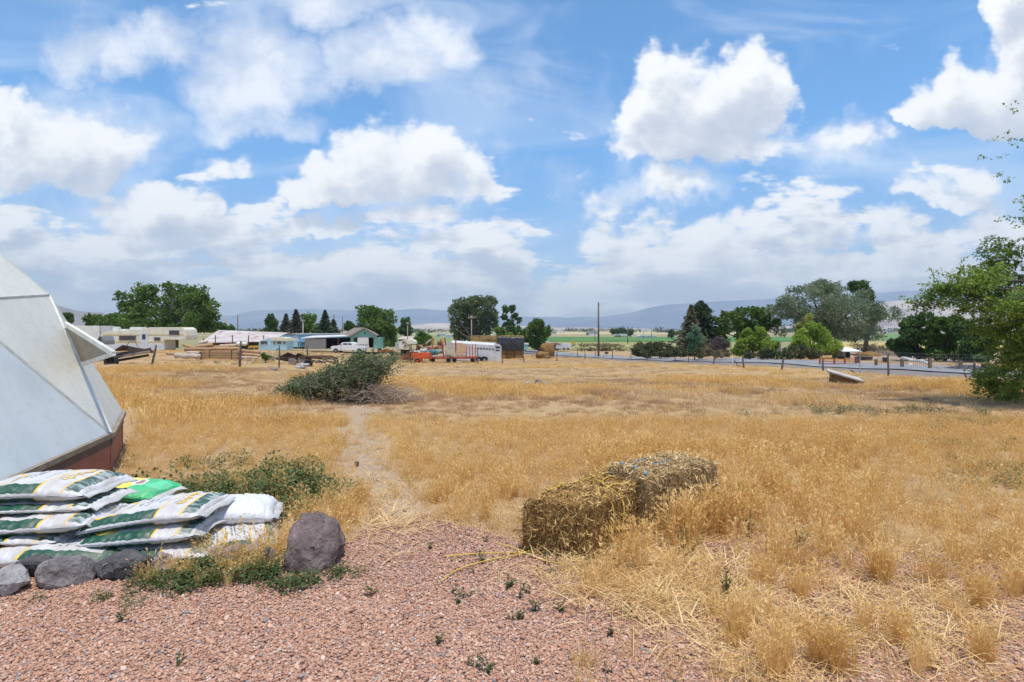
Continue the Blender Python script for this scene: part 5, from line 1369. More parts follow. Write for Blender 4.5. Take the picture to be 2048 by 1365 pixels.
# junk around the garage and the baler
JK = [(770,92,698,705,26,'rusty_frame','long rusty orange frame lying right of the turquoise garage',(.34,.13,.04),'scrap metal'),
      (786,80,704,712,9,'fuel_can','dark blue can beside the rusty frame',(.07,.08,.16),'can'),
      (798,78,706,712,16,'board_pile','orange stained boards left of the cream camper shell',(.42,.20,.13),'boards'),
      (826,70,697,712,12,'old_crate','pale wooden crate below the camper shell',(.46,.35,.22),'crate'),
      (838,68,692,708,12,'hay_ring','brown rounded scrap behind the orange baler',(.36,.23,.12),'scrap'),
      (836,66,701,712,16,'white_sack','dirty white sack heap behind the orange baler',(.52,.47,.42),'sack'),
      (857,68,696,701,14,'red_cooler','pink and red box on the junk heap',(.55,.09,.12),'box'),
      (846,64,699,706,9,'white_bucket','white bucket on the junk heap',(.60,.60,.58),'bucket'),
      (866,64,700,710,13,'blue_barrel','blue and green barrel lying behind the wagon bed',(.10,.24,.26),'barrel'),
      (878,64,700,708,10,'green_barrel','pale green drum beside the blue barrel',(.25,.42,.34),'barrel'),
      (874,70,692,700,20,'orange_frame','orange implement part beyond the junk heap',(.50,.20,.06),'implement'),
      (880,70,684,692,10,'brown_gate','small brown gate standing behind the junk',(.22,.13,.09),'gate')]
for i, (px, Y, y0, y1, w_, nm, lb, c_, ct) in enumerate(JK):
    r = np.random.default_rng(100+i)
    w_ *= 1.2; y0 -= 1.5
    T = Px(px, Y, nm, lb, ct); mt = M('junk_'+nm, c_, tuple(q*.6 for q in c_), scale=4, rough=.8)
    x0, x1 = px-w_/2, px+w_/2
    if 'barrel' in nm or 'bucket' in nm:
        yc = (y0+y1)/2; MB().cyl(T.V(x0, .2, yc+1), T.V(x1, .6, yc), (y1-y0)/2*T.s, 16).build('drum', mt, T.root)
        for f in (.3, .7): MB().ring(T.V(x0+(x1-x0)*f, .2+.4*f, yc+1-f), (1,.05,0), (y1-y0)/2*T.s, .02).build('hoop', m_rustm, T.root)
    elif 'sack' in nm:
        for k in range(3):
            bm = bmesh.new(); bmesh.ops.create_icosphere(bm, subdivisions=3, radius=1)
            for v_ in bm.verts:
                q_ = 1+.25*mnoise.noise(v_.co*1.5+Vector((k*4., 0, 0))); v_.co = Vector((v_.co.x*w_*.33*T.s*q_, v_.co.y*.4, v_.co.z*(y1-y0)*.42*T.s*q_))+T.V(x0+w_*(.25+.25*k), .2*k, y1-(y1-y0)*.4)
            for f in bm.faces: f.smooth = True
            me = bpy.data.meshes.new('sack'); bm.to_mesh(me); bm.free(); me.materials.append(mt); o = bpy.data.objects.new('sack', me); COL.objects.link(o); o.parent = T.root
    elif 'ring' in nm:
        for k in range(4): MB().tube([T.V(px-w_*.4+k*1.6, .1*k, y1), T.V(px-w_*.3+k*2, .1*k, y0+2), T.V(px+w_*.1+k*1.5, .1*k, y0+k), T.V(px+w_*.4, .1*k, y0+6+k), T.V(px+w_*.45, .1*k, y1)], .10, 7).build('hoop', mt, T.root)
    else:
        for k in range(7):
            a = r.uniform(x0, px); b_ = r.uniform(px, x1); ya, yb = r.uniform(y0, y1, 2); yb = ya+(yb-ya)*.5
            MB().bar(T.V(a, r.uniform(0, .6), ya), T.V(b_, r.uniform(0, .6), yb), r.uniform(.06, .16), .08).build('piece', mt, T.root)
        T.box('base_piece', x0, x1, (y0+y1)/2, y1, .2, .8, mt)
        T.box('upright', x0, x0+1, y0, T.by, .3, .38, m_rustm); T.box('upright', x1-1, x1, y0, T.by, .3, .38, m_rustm)
# cab-over camper shell
T = Px(813, 74, 'camper_shell', 'cream truck camper shell with a rounded overhang, behind the orange baler', 'camper')
T.prism('body', [(797,698),(797,684),(808,680.5),(818,698)], .3, 2., m_cream); T.prism('cab_over', [(808,681),(812,679.6),(824,680),(829,683),(830,688.8),(814,688.8)], 0, 2.1, m_cream, bevel=.05)
T.prism('lower_front', [(806,700),(806,688),(817,688),(817,700)], .1, 1.9, M('cream_dark', (.62,.55,.36), scale=3)); windowpart(T, 803, 809, 683, 687, .28); windowpart(T, 807.5, 813.5, 690, 694, .08)
T.box('cut_out', 789, 797, 685, 699, .5, 1.8, m_frame); T.box('stand', 800, 816, 700, T.by, .4, 1.7, m_black)
T = Px(818, 118, 'low_farm_building', 'low building with a pale tan roof behind the camper shell', 'building')
T.box('wall', 797, 838, 679, 690, .3, 8, m_oldw); MB().slab([T.V(795, -.2, 680), T.V(824, -.2, 680), T.V(824, 5, 675), T.V(795, 5, 675)], (0,-.5,1), .15).build('roof', M('tan_roof', (.50,.43,.37), (.42,.36,.31), scale=1), T.root)
MB().slab([T.V(822, -.6, 680.5), T.V(838, -.6, 677.5), T.V(842, 5, 674.6), T.V(826, 5, 675)], (0,-.3,1), .15).build('roof', m_roofw, T.root)
# orange baler
T = Px(835, 61, 'hay_baler', 'old orange hay baler with a boxy chamber behind the grey fence post', 'baler')
m_org = M('orange_paint', (.68,.12,.03), (.54,.09,.03), scale=2.5, rough=.55, rust=(.22,.08,.04), rlo=.58)
T.box('chamber', 822, 860, 706.5, 716, 0, 1.1, m_org, bevel=.03); T.prism('chute', [(843,716),(861,714),(861,718.5),(858,719),(843,716.8)], .1, 1., m_org)
T.prism('pickup_head', [(802,716),(808,709),(822,707),(822,722),(808,720)], -.5, 1.6, M('dark_orange', (.20,.055,.03), (.14,.05,.03), scale=4)); T.box('gear_housing', 828, 843, 716, 726, -.2, .9, m_org, bevel=.05); T.box('top_panel', 812, 833, 704.5, 708, .1, 1., m_rustm)
T.prism('side_shield', [(803,717.5),(807,711.5),(810,711),(806,718)], -.55, -.5, m_org); tyre(T, 836, 722, 5.5, -.4, hub=m_org); tyre(T, 836, 722, 5.5, 1.3, hub=m_org)
MB().bar(T.V(843, .4, 723), T.V(862, .2, 727), .09, .07).build('drawbar', m_ystr, T.root)
# red hay wagon (bale loader)
T = Px(905, 62.5, 'bale_wagon', 'long red bale wagon with tall end uprights and leaning slats', 'wagon')
m_red = M('red_paint', (.42,.055,.03), (.32,.05,.03), scale=3, rough=.6, rust=(.16,.07,.04), rlo=.6)
m_deck = M('deck_wood', (.44,.30,.21), (.34,.23,.16), scale=2, stretch=(.5,3,1), rough=.9)
T.box('frame_rail', 860, 953, 715, 718, -.1, .1, m_red); T.box('frame_rail', 860, 953, 715, 718, 2., 2.2, m_red); T.box('deck', 862, 900, 712.4, 715, 0, 2.1, m_deck); T.box('deck', 904, 953, 712.8, 715, 0, 2.1, m_deck)
for a, b_ in (((887.5,712),(881.5,679)), ((890,711.5),(885,677))): MB().bar(T.V(a[0], .0 if a[0] < 888 else 2., a[1]), T.V(b_[0], .0 if a[0] < 888 else 2., b_[1]), .17, .14).build('upright', m_red, T.root)
T.box('upright', 906.5, 909, 676.5, 713, 2.1, 2.25, m_red)
MB().bar(T.V(886, -.12, 686), T.V(905, -.12, 714), .10).build('brace', m_ystr, T.root); MB().bar(T.V(906.5, -.12, 713), T.V(908, -.12, 687), .09).build('brace', m_ystr, T.root)
MB().slab([T.V(888.5, .3, 711), T.V(888.5, 1.9, 685), T.V(907, 1.9, 688), T.V(907, .3, 711)], (0,-1,.4), .05).build('bulkhead', M('grey_board_dark', (.26,.22,.19), (.20,.17,.15), scale=3), T.root)
for x_ in (933, 939.5, 945, 951): T.box('stake', x_-.7, x_+.7, 694-(x_-933)*.35, 716, -.12, -.02, m_red)
for x_ in (866, 897, 909, 945): tyre(T, x_, 720.5, 4.6, -.05, hub=m_black)
for k in range(6):
    x_ = 911+3.4*k
    MB().slab([T.V(x_-1, .3, 711), T.V(x_+2.2, .3, 711), T.V(x_+5.5, .8, 686.5+.4*k), T.V(x_+2.3, .8, 686.5+.4*k)], (0,1,0), .5).build('leaning_slab', (m_log, m_deck)[k % 2], T.root)
T = Px(857, 66, 'loader_boom', 'orange folding loader arm standing behind the junk heap', 'loader arm')
m_boom = M('faded_orange', (.50,.22,.07), (.40,.16,.05), scale=4, rough=.6)
MB().bar(T.V(850, .3, 690), T.V(866, .3, 677.5), .26, .2).build('arm', m_boom, T.root); MB().bar(T.V(866, .3, 677), T.V(863.5, .3, 699), .22, .2).build('mast', m_boom, T.root); MB().bar(T.V(848.5, .3, 694), T.V(851.5, .3, 688.5), .2).build('claw', m_rustm, T.root); MB().bar(T.V(851, .15, 687), T.V(862, .15, 679), .1).build('ram', m_skirt, T.root)
T.box('base', 858, 868, 699, T.by, 0, .8, m_rustm)
# white stock trailer
T = Px(955, 68, 'stock_trailer', 'white livestock trailer with a row of vent slots, in front of the bale stack', 'trailer')
m_stk = M('trailer_white', (.62,.62,.62), (.52,.52,.52), scale=1.5, rough=.4, rust=(.40,.26,.17), rlo=.68, rscale=3)
T.prism('side_wall', [(904,721),(990,723),(990,691),(904,686)], 0, .08, m_stk); T.prism('side_wall', [(904,721),(990,723),(990,691),(904,686)], 2.0, 2.08, m_stk)
rp = []
for k in range(9):
    a = math.pi*k/8; rp.append((1.04-1.04*math.cos(a), 4.4*math.sin(a)**.8))
mb = MB()
for k in range(8):
    (d0, h0), (d1, h1_) = rp[k], rp[k+1]
    mb.quad(T.V(903, d0, 686-h0), T.V(991, d0, 691-h0), T.V(991, d1, 691-h1_), T.V(903, d1, 686-h1_))
mb.build('roof', m_stk, T.root)
T.prism('rear_gate', [(990,723.5),(1001.5,724),(1002.5,694),(1000,690.5),(990,690.8)], .0, .1, m_stk); T.prism('rear_frame', [(988.6,724),(990.4,724),(990.4,687.5),(988.6,687.5)], -.05, .02, m_stk); T.prism('rear_frame', [(1000.8,724),(1002.8,724),(1002.8,693),(1000.8,691)], -.05, .02, m_stk)
T.prism('rear_slot', [(991,696.6),(1000,696.6),(1000,694),(991,693.4)], -.03, 0, m_black); T.prism('rear_slot', [(991,702),(999.6,702),(999.6,699.8),(991,699.6)], -.03, 0, m_black); T.prism('rear_roof_cap', [(989,691),(1001,693.5),(999,689.2),(991,687.6)], -.03, .3, m_stk)
T.prism('front_wall', [(903,721),(905,721),(905,684),(903,684)], .08, 2., m_stk); T.box('floor', 904, 1000, 720, 722, .08, 2., m_black)
for k in range(9):
    x_ = 936+6*k; y_ = 688.8+(x_-904)*.058+4.2
    T.prism('vent_slot', [(x_,y_+2.6),(x_+3.8,y_+2.8),(x_+3.8,y_+.2),(x_,y_)], -.02, .0, m_black if k > 2 else m_ystr)
for x_ in range(912, 990, 9): T.box('rib', x_, x_+.7, 697+(x_-904)*.03, 721, -.035, 0, m_stk)
for x_ in (957.5, 969): tyre(T, x_, 720, 5.4, -.12, hub=m_skirt)
T.prism('fender', [(950,717),(951,714.6),(956,713),(963,715),(968,713),(974,714.6),(976,718),(974.5,718),(970,715.4),(963.5,717),(957,715.2),(952,717)], -.3, 0, m_black)
MB().bar(T.V(903, 1., 721), T.V(888, 1., 722), .12).build('tongue', m_rustm, T.root)
# stack of big bales
YB = 76.
m_big = haymat('stack_hay', ((.33,.22,.10), (.47,.335,.155), (.58,.43,.23))); m_bigd = haymat('stack_hay_dark', ((.24,.14,.055), (.36,.225,.09), (.47,.32,.15)))
rows = [(672,681),(681,690),(690,699),(699,708.5),(708.5,719)]
word = ['top','second','third','fourth','bottom']; cw = ['leftmost','second','third','fourth','fifth','rightmost']
cols = [(941,958.5),(958.7,976.3),(976.5,994.2),(994.4,1012),(1012.2,1029.4),(1029.6,1047)]
for ri, (y0, y1) in enumerate(rows):
    for ci, (x0, x1) in enumerate(cols):
        if ri > 1 and ci < 3: continue      # hidden behind the stock trailer
        if ri < 3 and ci >= 3: 
            if ri != 2: pass
        T = Px((x0+x1)/2, YB, 'hay_bale', '%s bale of the %s row of the big stack' % (cw[ci], word[ri]), 'hay bale', 'big hay bales in the covered stack')
        jx = .5*math.sin(ri*3+ci*5); jd = .08*math.sin(ri*7+ci*3)
        zz = [T.z(y1), T.z(y0)] if ri < 4 else [0, T.z(y0)]
        tl = (x0-990)*.012 if ri < 4 else 0
        bm = bmesh.new(); bmesh.ops.create_cube(bm, size=1); bmesh.ops.bevel(bm, geom=bm.edges[:], offset=.06, segments=2, affect='EDGES'); bmesh.ops.subdivide_edges(bm, edges=bm.edges[:], cuts=2, use_grid_fill=True)
        for v_ in bm.verts:
            q_ = v_.co*3+Vector((ci*3., ri*5., 0)); v_.co = Vector((v_.co.x*(x1-x0)*T.s*1.01, v_.co.y*2.2+1.1+jd, (v_.co.z+.5)*(zz[1]-zz[0])*1.01+zz[0]))+Vector(mnoise.noise_vector(q_))*.05
        me = bpy.data.meshes.new('bale_body'); bm.to_mesh(me); bm.free(); me.materials.append(m_big if ri < 3 else m_bigd); o = bpy.data.objects.new('bale_body', me); COL.objects.link(o); o.parent = T.root
        MB().bar(T.V(x0+(x1-x0)*.3, -.04+jd, y1-.3), T.V(x0+(x1-x0)*.3, -.04+jd, y0+.5), .02).build('twine', m_oldw, T.root)
T = Px(1020, YB, 'black_tarp', 'black plastic tarp covering the right half of the big bale stack', 'tarp')
V = []; Q = []; nu, nv = 48, 22
for j in range(nv+1):
    for i in range(nu+1):
        u = i/nu; v = j/nv; x_ = 995.5+52.5*u; ed = 1.+.6*mnoise.noise(Vector((u*7, 3., 0)))
        if v < .25: d = 2.3-(v/.25)*2.5; y_ = 673.8+u*1.2-.6*mnoise.noise(Vector((u*6, v*6, 1)))-.8*(1-v/.25)
        else:
            f = (v-.25)/.75; d = -.2-.10*math.sin(f*3)-.09*mnoise.fractal(Vector((u*11, f*2., 0)), 1, 2, 3); y_ = 673.8+u*1.2+f*(26+ed)
        V.append(tuple(T.V(x_, d, y_)))
for j in range(nv):
    for i in range(nu): a = j*(nu+1)+i; Q.append((a, a+1, a+nu+2, a+nu+1))
m_tarp = M('black_tarp_plastic', (.022,.024,.03), (.035,.037,.045), scale=3, rough=.38, spec=.5)
np_mesh('tarp_sheet', V, Q, m_tarp, T.root, smooth=True)
MB().prism([(T.x(1047.6), T.z(675.5)), (T.x(1048.2), T.z(676)), (T.x(1048), T.z(700)), (T.x(1047.2), T.z(700))], -.2, 2.3).build('side_drop', m_tarp, T.root)
T = Px(956, 71, 'yellow_machine', 'yellow loader frame showing between the stock trailer and the bale stack', 'loader')
MB().bar(T.V(941, .5, 683.6), T.V(962, .5, 684.6), .25, .3).build('beam', m_yel, T.root); MB().bar(T.V(951.5, .5, 684), T.V(951.5, .5, 700), .2).build('mast', m_yel, T.root); T.box('bucket', 940, 948, 684, 687, .3, .9, m_rustm); T.box('base', 944, 962, 699, T.by, 0, 1., m_rustm)
# crumbling hay heap
T = Px(1095, 78, 'hay_heap', 'crumbling rounded heap of loose hay by the road', 'hay heap')
for k, (x_, y_, w_, h_, d) in enumerate(((1096,701,30,29,0),(1085,711,27,16,-1.),(1103,707,14,17,.4))):
    bm = bmesh.new(); bmesh.ops.create_icosphere(bm, subdivisions=4, radius=1)
    for v_ in bm.verts:
        q_ = 1+.16*mnoise.fractal(v_.co*1.6+Vector((k*9., 0, 0)), .9, 2., 5); bx = Vector((v_.co.x, v_.co.y, v_.co.z)); bx /= max(abs(bx.x)**4+abs(bx.y)**4+abs(bx.z)**4, 1e-6)**.125
        v_.co = Vector((bx.x*w_*.5*T.s*q_, bx.y*.9*q_+d, bx.z*h_*.5*T.s*q_))+T.V(x_, 1., y_)
    for f in bm.faces: f.smooth = True
    me = bpy.data.meshes.new('hay_clump'); bm.to_mesh(me); bm.free(); me.materials.append(m_bigd); o = bpy.data.objects.new('hay_clump', me); COL.objects.link(o); o.parent = T.root
MB().bar(T.V(1089, -1.8, 722), T.V(1094, -1.6, 711), .12).build('prop_post', m_oldw, T.root); MB().bar(T.V(1088, -1.7, 711.5), T.V(1108, -1.4, 713), .12).build('rail', m_oldw, T.root)
# small things beyond the road, centre
T = Px(1052, 100, 'small_teal_shed', 'small pale teal shed right of the bale stack', 'shed'); T.box('wall', 1046.5, 1057, 689, 700, 0, 1.4, M('pale_teal', (.30,.47,.44), (.26,.40,.38), scale=2)); T.prism('roof', [(1045.6,689.5),(1058,689.5),(1057,686.8),(1047,686.8)], -.1, 1.5, m_roofw); T.box('door', 1049, 1053, 691, 700, -.03, 0, m_turq)
T = Px(1100, 120, 'brown_cottage', 'low brown building behind the hay heap', 'building'); T.box('wall', 1100, 1118, 690, 702, 0, 4, M('brown_wall', (.22,.13,.09), scale=2)); T.prism('roof', [(1098,690.5),(1119,690.5),(1116,686),(1101,686)], -.3, 4.3, m_brn); windowpart(T, 1107, 1111, 692, 696, -.01)
T = Px(1096, 114, 'white_roof_hut', 'white metal roof showing above the hay heap', 'hut'); T.box('wall', 1088, 1100, 688, 702, 0, 3, m_oldw); T.prism('roof', [(1086.5,689),(1102.5,690),(1101,684.6),(1089,683.5)], -.3, 3.3, m_roofw)
T = Px(1130, 112, 'cargo_trailer', 'pale grey trailer parked left of the yellow road sign', 'trailer'); T.prism('body', [(1121,697.5),(1142,697.5),(1143.5,688.5),(1124,688)], 0, 2.2, m_skirt, bevel=.05); tyre(T, 1128, 698, 2.4, -.02); tyre(T, 1136, 698, 2.4, -.02); T.box('pile', 1113, 1121, 693, 699, .2, 1., m_frame)
T = Px(1117, 108, 'white_vehicle', 'small white vehicle half hidden right of the brown building', 'vehicle'); T.prism('body', [(1113,698),(1121,698),(1121,694),(1119,691.5),(1115,691.5),(1113,694.5)], 0, 1.6, m_trk, bevel=.05); T.prism('window', [(1115.4,694),(1118.6,694),(1118,692.2),(1115.8,692.2)], -.03, 0, m_win); tyre(T, 1115, 698, 1.6, -.02); tyre(T, 1119.4, 698, 1.6, -.02)
# road sign
b_ = GP(1146, 709.5); T = Px(1146, b_.y, 'road_sign', 'yellow diamond road sign with a black bent arrow on a thin post', 'road sign')
MB().slab([T.V(1146, 0, 681), T.V(1149.9, 0, 685), T.V(1146, 0, 689), T.V(1142.1, 0, 685)], (0,1,0), .02).build('sign_plate', M('sign_yellow', (.80,.42,.01), (.74,.38,.01), scale=5, rough=.4), T.root)
MB().bar(T.V(1145.3, -.012, 687.2), T.V(1145.9, -.012, 685.2), .08, .01).bar(T.V(1145.9, -.012, 685.3), T.V(1146.4, -.012, 683.6), .08, .01).bar(T.V(1145.1, -.013, 684.8), T.V(1146.5, -.013, 683.2), .07, .01).bar(T.V(1147.3, -.013, 684.8), T.V(1146.3, -.013, 683.2), .07, .01).build('arrow', m_black, T.root)
T.box('post', 1145.7, 1146.3, 689, T.by, 0.02, .08, m_frame)
b_ = GP(1213, 713.5); T = Px(1213, b_.y, 'mailbox', 'dark rounded mailbox on a thin post beside the tall pole', 'mailbox')
MB().prism([(T.x(1213)+.28*math.cos(a)*1.0, T.z(706.5)+max(-.12, .2*math.sin(a))) for a in np.linspace(-.6, math.pi+.6, 12)], -.25, .25).build('box', M('mailbox_dark', (.04,.04,.045), scale=4, rough=.5), T.root); T.box('post', 1212.6, 1213.4, 706.8, T.by, -.04, .04, m_post); T.box('flag', 1215.4, 1215.8, 703.5, 706.5, -.1, -.05, m_frame)
# utility poles
def pole(px, y0, Y, label, arm=None, r=.12, mat=None, col=None):
    T = Px(px, Y, 'utility_pole', label, 'utility pole', 'utility poles')
    h = T.z(y0)
    MB().tube([(0,0,-.2), (0,0,h*.5), (0,0,h)], [r*1.15, r, r*.8], 10).build('pole', mat or m_post, T.root)
    if arm:
        ya, w_ = arm
        c_ = MB().box((0, -.1, T.z(ya)), (w_*T.s, .10, .14)).build('crossarm', mat or m_post, T.root)
        for f in (-.45, -.15, .15, .45): MB().cyl((f*w_*T.s, -.1, T.z(ya)+.07), (f*w_*T.s, -.1, T.z(ya)+.25), .05, 8).build('insulator', m_frame, c_)
    return T
b_ = GP(1197, 714)
T = pole(1197, 605, b_.y, 'tall dark bare pole by the road near the picture centre', r=.14)
MB().bar((0,0,T.z(611)), (.35,0,T.z(611)), .04).build('bracket', m_rustm, T.root)
m_pg = M('grey_pole', (.33,.28,.24), (.27,.22,.19), scale=3, rough=.9)
pole(943, 632, 92, 'grey pole with a crossarm in front of the big round tree', (636, 13), .1, m_pg)
pole(815, 646, 100, 'grey pole between the garage tree and the far meadow', (648, 5), .09, m_pg)
pole(606, 640, 118, 'pale pole with a crossarm among the conifers', (642.5, 8), .12, M('pale_pole', (.42,.40,.36), scale=3))
pole(450.5, 636, 122, 'tan pole left of the pair above the rusty roof', None, .14, m_log); pole(475.5, 630, 130, 'dark pole above the middle of the rusty roof', None, .12)
pole(668, 629, 150, 'thin dark pole right of the dark conifer', (633, 3), .11); pole(685, 634, 150, 'thin dark pole above the turquoise garage roof', None, .11)
pole(1190, 661, 230, 'far thin pole just left of the tall dark pole', None, .12); pole(1255.5, 663, 190, 'pole in front of the far clump of trees', None, .16); pole(1287, 663, 330, 'far thin pole by the long white building', None, .16); pole(1303.5, 663, 330, 'far pole at the right end of the long white building', None, .2)
wr = MB()
for (a, ya, Ya, c_, yb, Yb) in ((815,647,100,797,655.5,98),(943,647,92,900,653,96),(943,636,92,1010,633,125)):
    A_, B_ = at(a, ya, Ya), at(c_, yb, Yb); wr.tube([A_, (A_+B_)/2-Vector((0,0,.15)), B_], .02, 4, False)
tag(wr.build('power_line', m_black), 'thin dark wires running off the grey poles', 'wire')
# ------------------------------------------------------------------ trees
def leafset(r, lobes, n, ls, up=.25, shell=.55, asp=.55):
    """leaf clumps scattered through ellipsoid lobes [(centre, (rx, ry, rz))]"""
    w = np.array([l[1][0]*l[1][2]+l[1][0]*l[1][1] for l in lobes]); w = w/w.sum()
    k = r.choice(len(lobes), n, p=w)
    C = np.array([tuple(l[0]) for l in lobes])[k]; S = np.array([l[1] for l in lobes])[k]
    d = r.normal(size=(n, 3)); d /= np.linalg.norm(d, axis=1)[:, None]
    rad = shell+(1-shell)*r.uniform(0, 1, n)**.7; rad *= 1+.10*r.normal(size=n)
    P = C+d*S*rad[:, None]
    # gather the leaves into sprays so that gaps and clumps show
    g = r.integers(0, max(2, n//14), n); off = r.normal(size=(g.max()+1, 3))
    P = P+off[g]*S*.07
    a = d*.7+r.normal(size=(n, 3))*.6; a[:, 2] += up-.35; a /= np.linalg.norm(a, axis=1)[:, None]
    b = np.cross(a, r.normal(size=(n, 3))); b /= np.linalg.norm(b, axis=1)[:, None]
    l = ls*r.uniform(.55, 1.25, n)
    V = np.empty((n, 4, 3)); V[:, 0] = P-a*(l*.5)[:, None]; V[:, 1] = P+b*(l*asp*.5)[:, None]; V[:, 2] = P+a*(l*.5)[:, None]; V[:, 3] = P-b*(l*asp*.5)[:, None]
    T = np.clip(r.uniform(0, 1, n)*.6+.4*r.uniform(0, 1, g.max()+1)[g], 0, 1)
    return V.reshape(-1, 3), np.arange(n*4).reshape(n, 4), T
def LF(name, *cs, **k):
    k_ = .9 if 'twig' in name else 1.7
    k['trans'] = min(.45, k.get('trans', .3)+.1)
    return Mleaf(name, *[tuple(min(.9, q*k_) for q in c) for c in cs], **k)
LEAF = {'cotton': LF('cottonwood_leaf', (.030,.060,.012), (.060,.105,.020), (.12,.165,.040), trans=.25, clump=.35),
        'deep': LF('deep_green_leaf', (.022,.048,.014), (.042,.078,.022), (.075,.115,.035), trans=.22, clump=.4),
        'sage': LF('olive_leaf', (.060,.085,.050), (.105,.135,.085), (.17,.20,.135), trans=.2, clump=.3),
        'greygreen': LF('grey_green_leaf', (.040,.062,.028), (.070,.098,.048), (.12,.15,.08), trans=.2, clump=.35),
        'bright': LF('willow_leaf', (.080,.135,.020), (.15,.215,.035), (.26,.30,.06), trans=.35, clump=.5),
        'yellow': LF('yellowish_leaf', (.11,.13,.03), (.18,.20,.05), (.26,.25,.08), trans=.3, clump=.5),
        'mid': LF('mid_green_leaf', (.045,.088,.020), (.080,.140,.032), (.14,.20,.055), trans=.28, clump=.4),
        'blue': LF('blue_green_leaf', (.050,.095,.055), (.085,.145,.085), (.13,.19,.12), trans=.25, clump=.5),
        'pine': LF('pine_needle', (.016,.030,.016), (.030,.048,.024), (.050,.068,.035), trans=.1, clump=.5),
        'spruce': LF('spruce_needle', (.055,.058,.035), (.085,.082,.050), (.13,.12,.07), trans=.1, clump=.5),
        'dusk': LF('brownish_needle', (.030,.034,.026), (.050,.052,.038), (.075,.072,.05), trans=.1, clump=.5),
        'purple': LF('purple_bare_twig', (.085,.06,.058), (.13,.095,.09), (.17,.13,.12), trans=.05, clump=.8),
        'hedge': LF('hedge_leaf', (.028,.038,.018), (.055,.062,.028), (.10,.10,.045), trans=.15, clump=.5),
        'rust': LF('rusty_leaf', (.08,.065,.035), (.12,.095,.05), (.17,.13,.075), trans=.15, clump=.6),
        'far': LF('far_leaf', (.030,.045,.022), (.045,.062,.030), (.06,.08,.04), trans=.1, clump=.2)}
m_bark = M('bark', (.12,.095,.075), (.075,.06,.05), scale=4, stretch=(2,2,.4), rough=.95, bump=.5)
m_barkp = M('pale_bark', (.27,.235,.20), (.19,.165,.14), scale=4, stretch=(2,2,.4), rough=.95, bump=.5)
def tree(name, label, px, Y, lobes, kind, n, ls, cat='tree', group=None, trunk=.25, depth=.8, seed=None, asp=.55, shell=.5, up=.25, bark=None, limbs=True, ground=None):
    """lobes: crown heaps (px, py, half width, half height) measured at the distance Y"""
    seed = seed if seed is not None else int(px*7+Y); r = np.random.default_rng(seed)
    b = ground or G(px, Y); s = Y/F; root = empty(name, b, 0, label, cat, group)
    L3 = []
    wmax = max(l[2] for l in lobes)
    xs = [l[0] for l in lobes]; mid = (min(xs)+max(xs))/2; half = max(1., (max(xs)-min(xs))/2+wmax)
    for i, (lx, ly, lw, lh) in enumerate(lobes):
        dd = math.sqrt(max(0., 1-((lx-mid)/half)**2))*half*s*depth
        k = 2 if len(lobes) > 2 else 1
        for q in range(k):
            y_ = r.uniform(-.55, .55)*dd if k > 1 else 0.
            L3.append((Vector(((lx-px)*s, y_, at(lx, ly, Y).z-b.z)), (lw*s, max(lw*s*.85, .2), lh*s)))
    # break each heap into smaller bunches so the edge is uneven
    L4 = []
    for c, S in L3:
        L4.append((c, tuple(q*.78 for q in S)))
        for q in range(7):
            d = Vector(r.normal(size=3)).normalized(); f = r.uniform(.22, .44)
            L4.append((c+Vector((d.x*S[0], d.y*S[1], d.z*S[2]))*.72, (S[0]*f, S[1]*f, S[2]*f)))
    V, Q, T = leafset(r, L4, n, ls, up, shell, asp)
    V[:, 2] = np.maximum(V[:, 2], .05)
    np_mesh('crown', V, Q, LEAF[kind], root, tint=T)
    if trunk:
        tb = MB(); topz = max(c.z for c, S in L3); low = min(c.z-S[2] for c, S in L3); fork = max(.12*topz, low*.9+.1)
        tb.tube([(0,0,-.2), (.03*topz,0,fork*.6), (0,.0,fork)], [trunk*1.25, trunk, trunk*.85], 9)
        tb.build('trunk', bark or m_bark, root)
        if limbs:
            lb = MB()
            for c, S in L3[::2][:9]:
                e = c-Vector((0,0,S[2]*.2)); m_ = Vector((e.x*.4, e.y*.4, fork+(e.z-fork)*.55)); lb.tube([(0,0,fork*.9), m_, e], [trunk*.6, trunk*.38, trunk*.12], 6)
            lb.build('limbs', bark or m_bark, root)
    return root
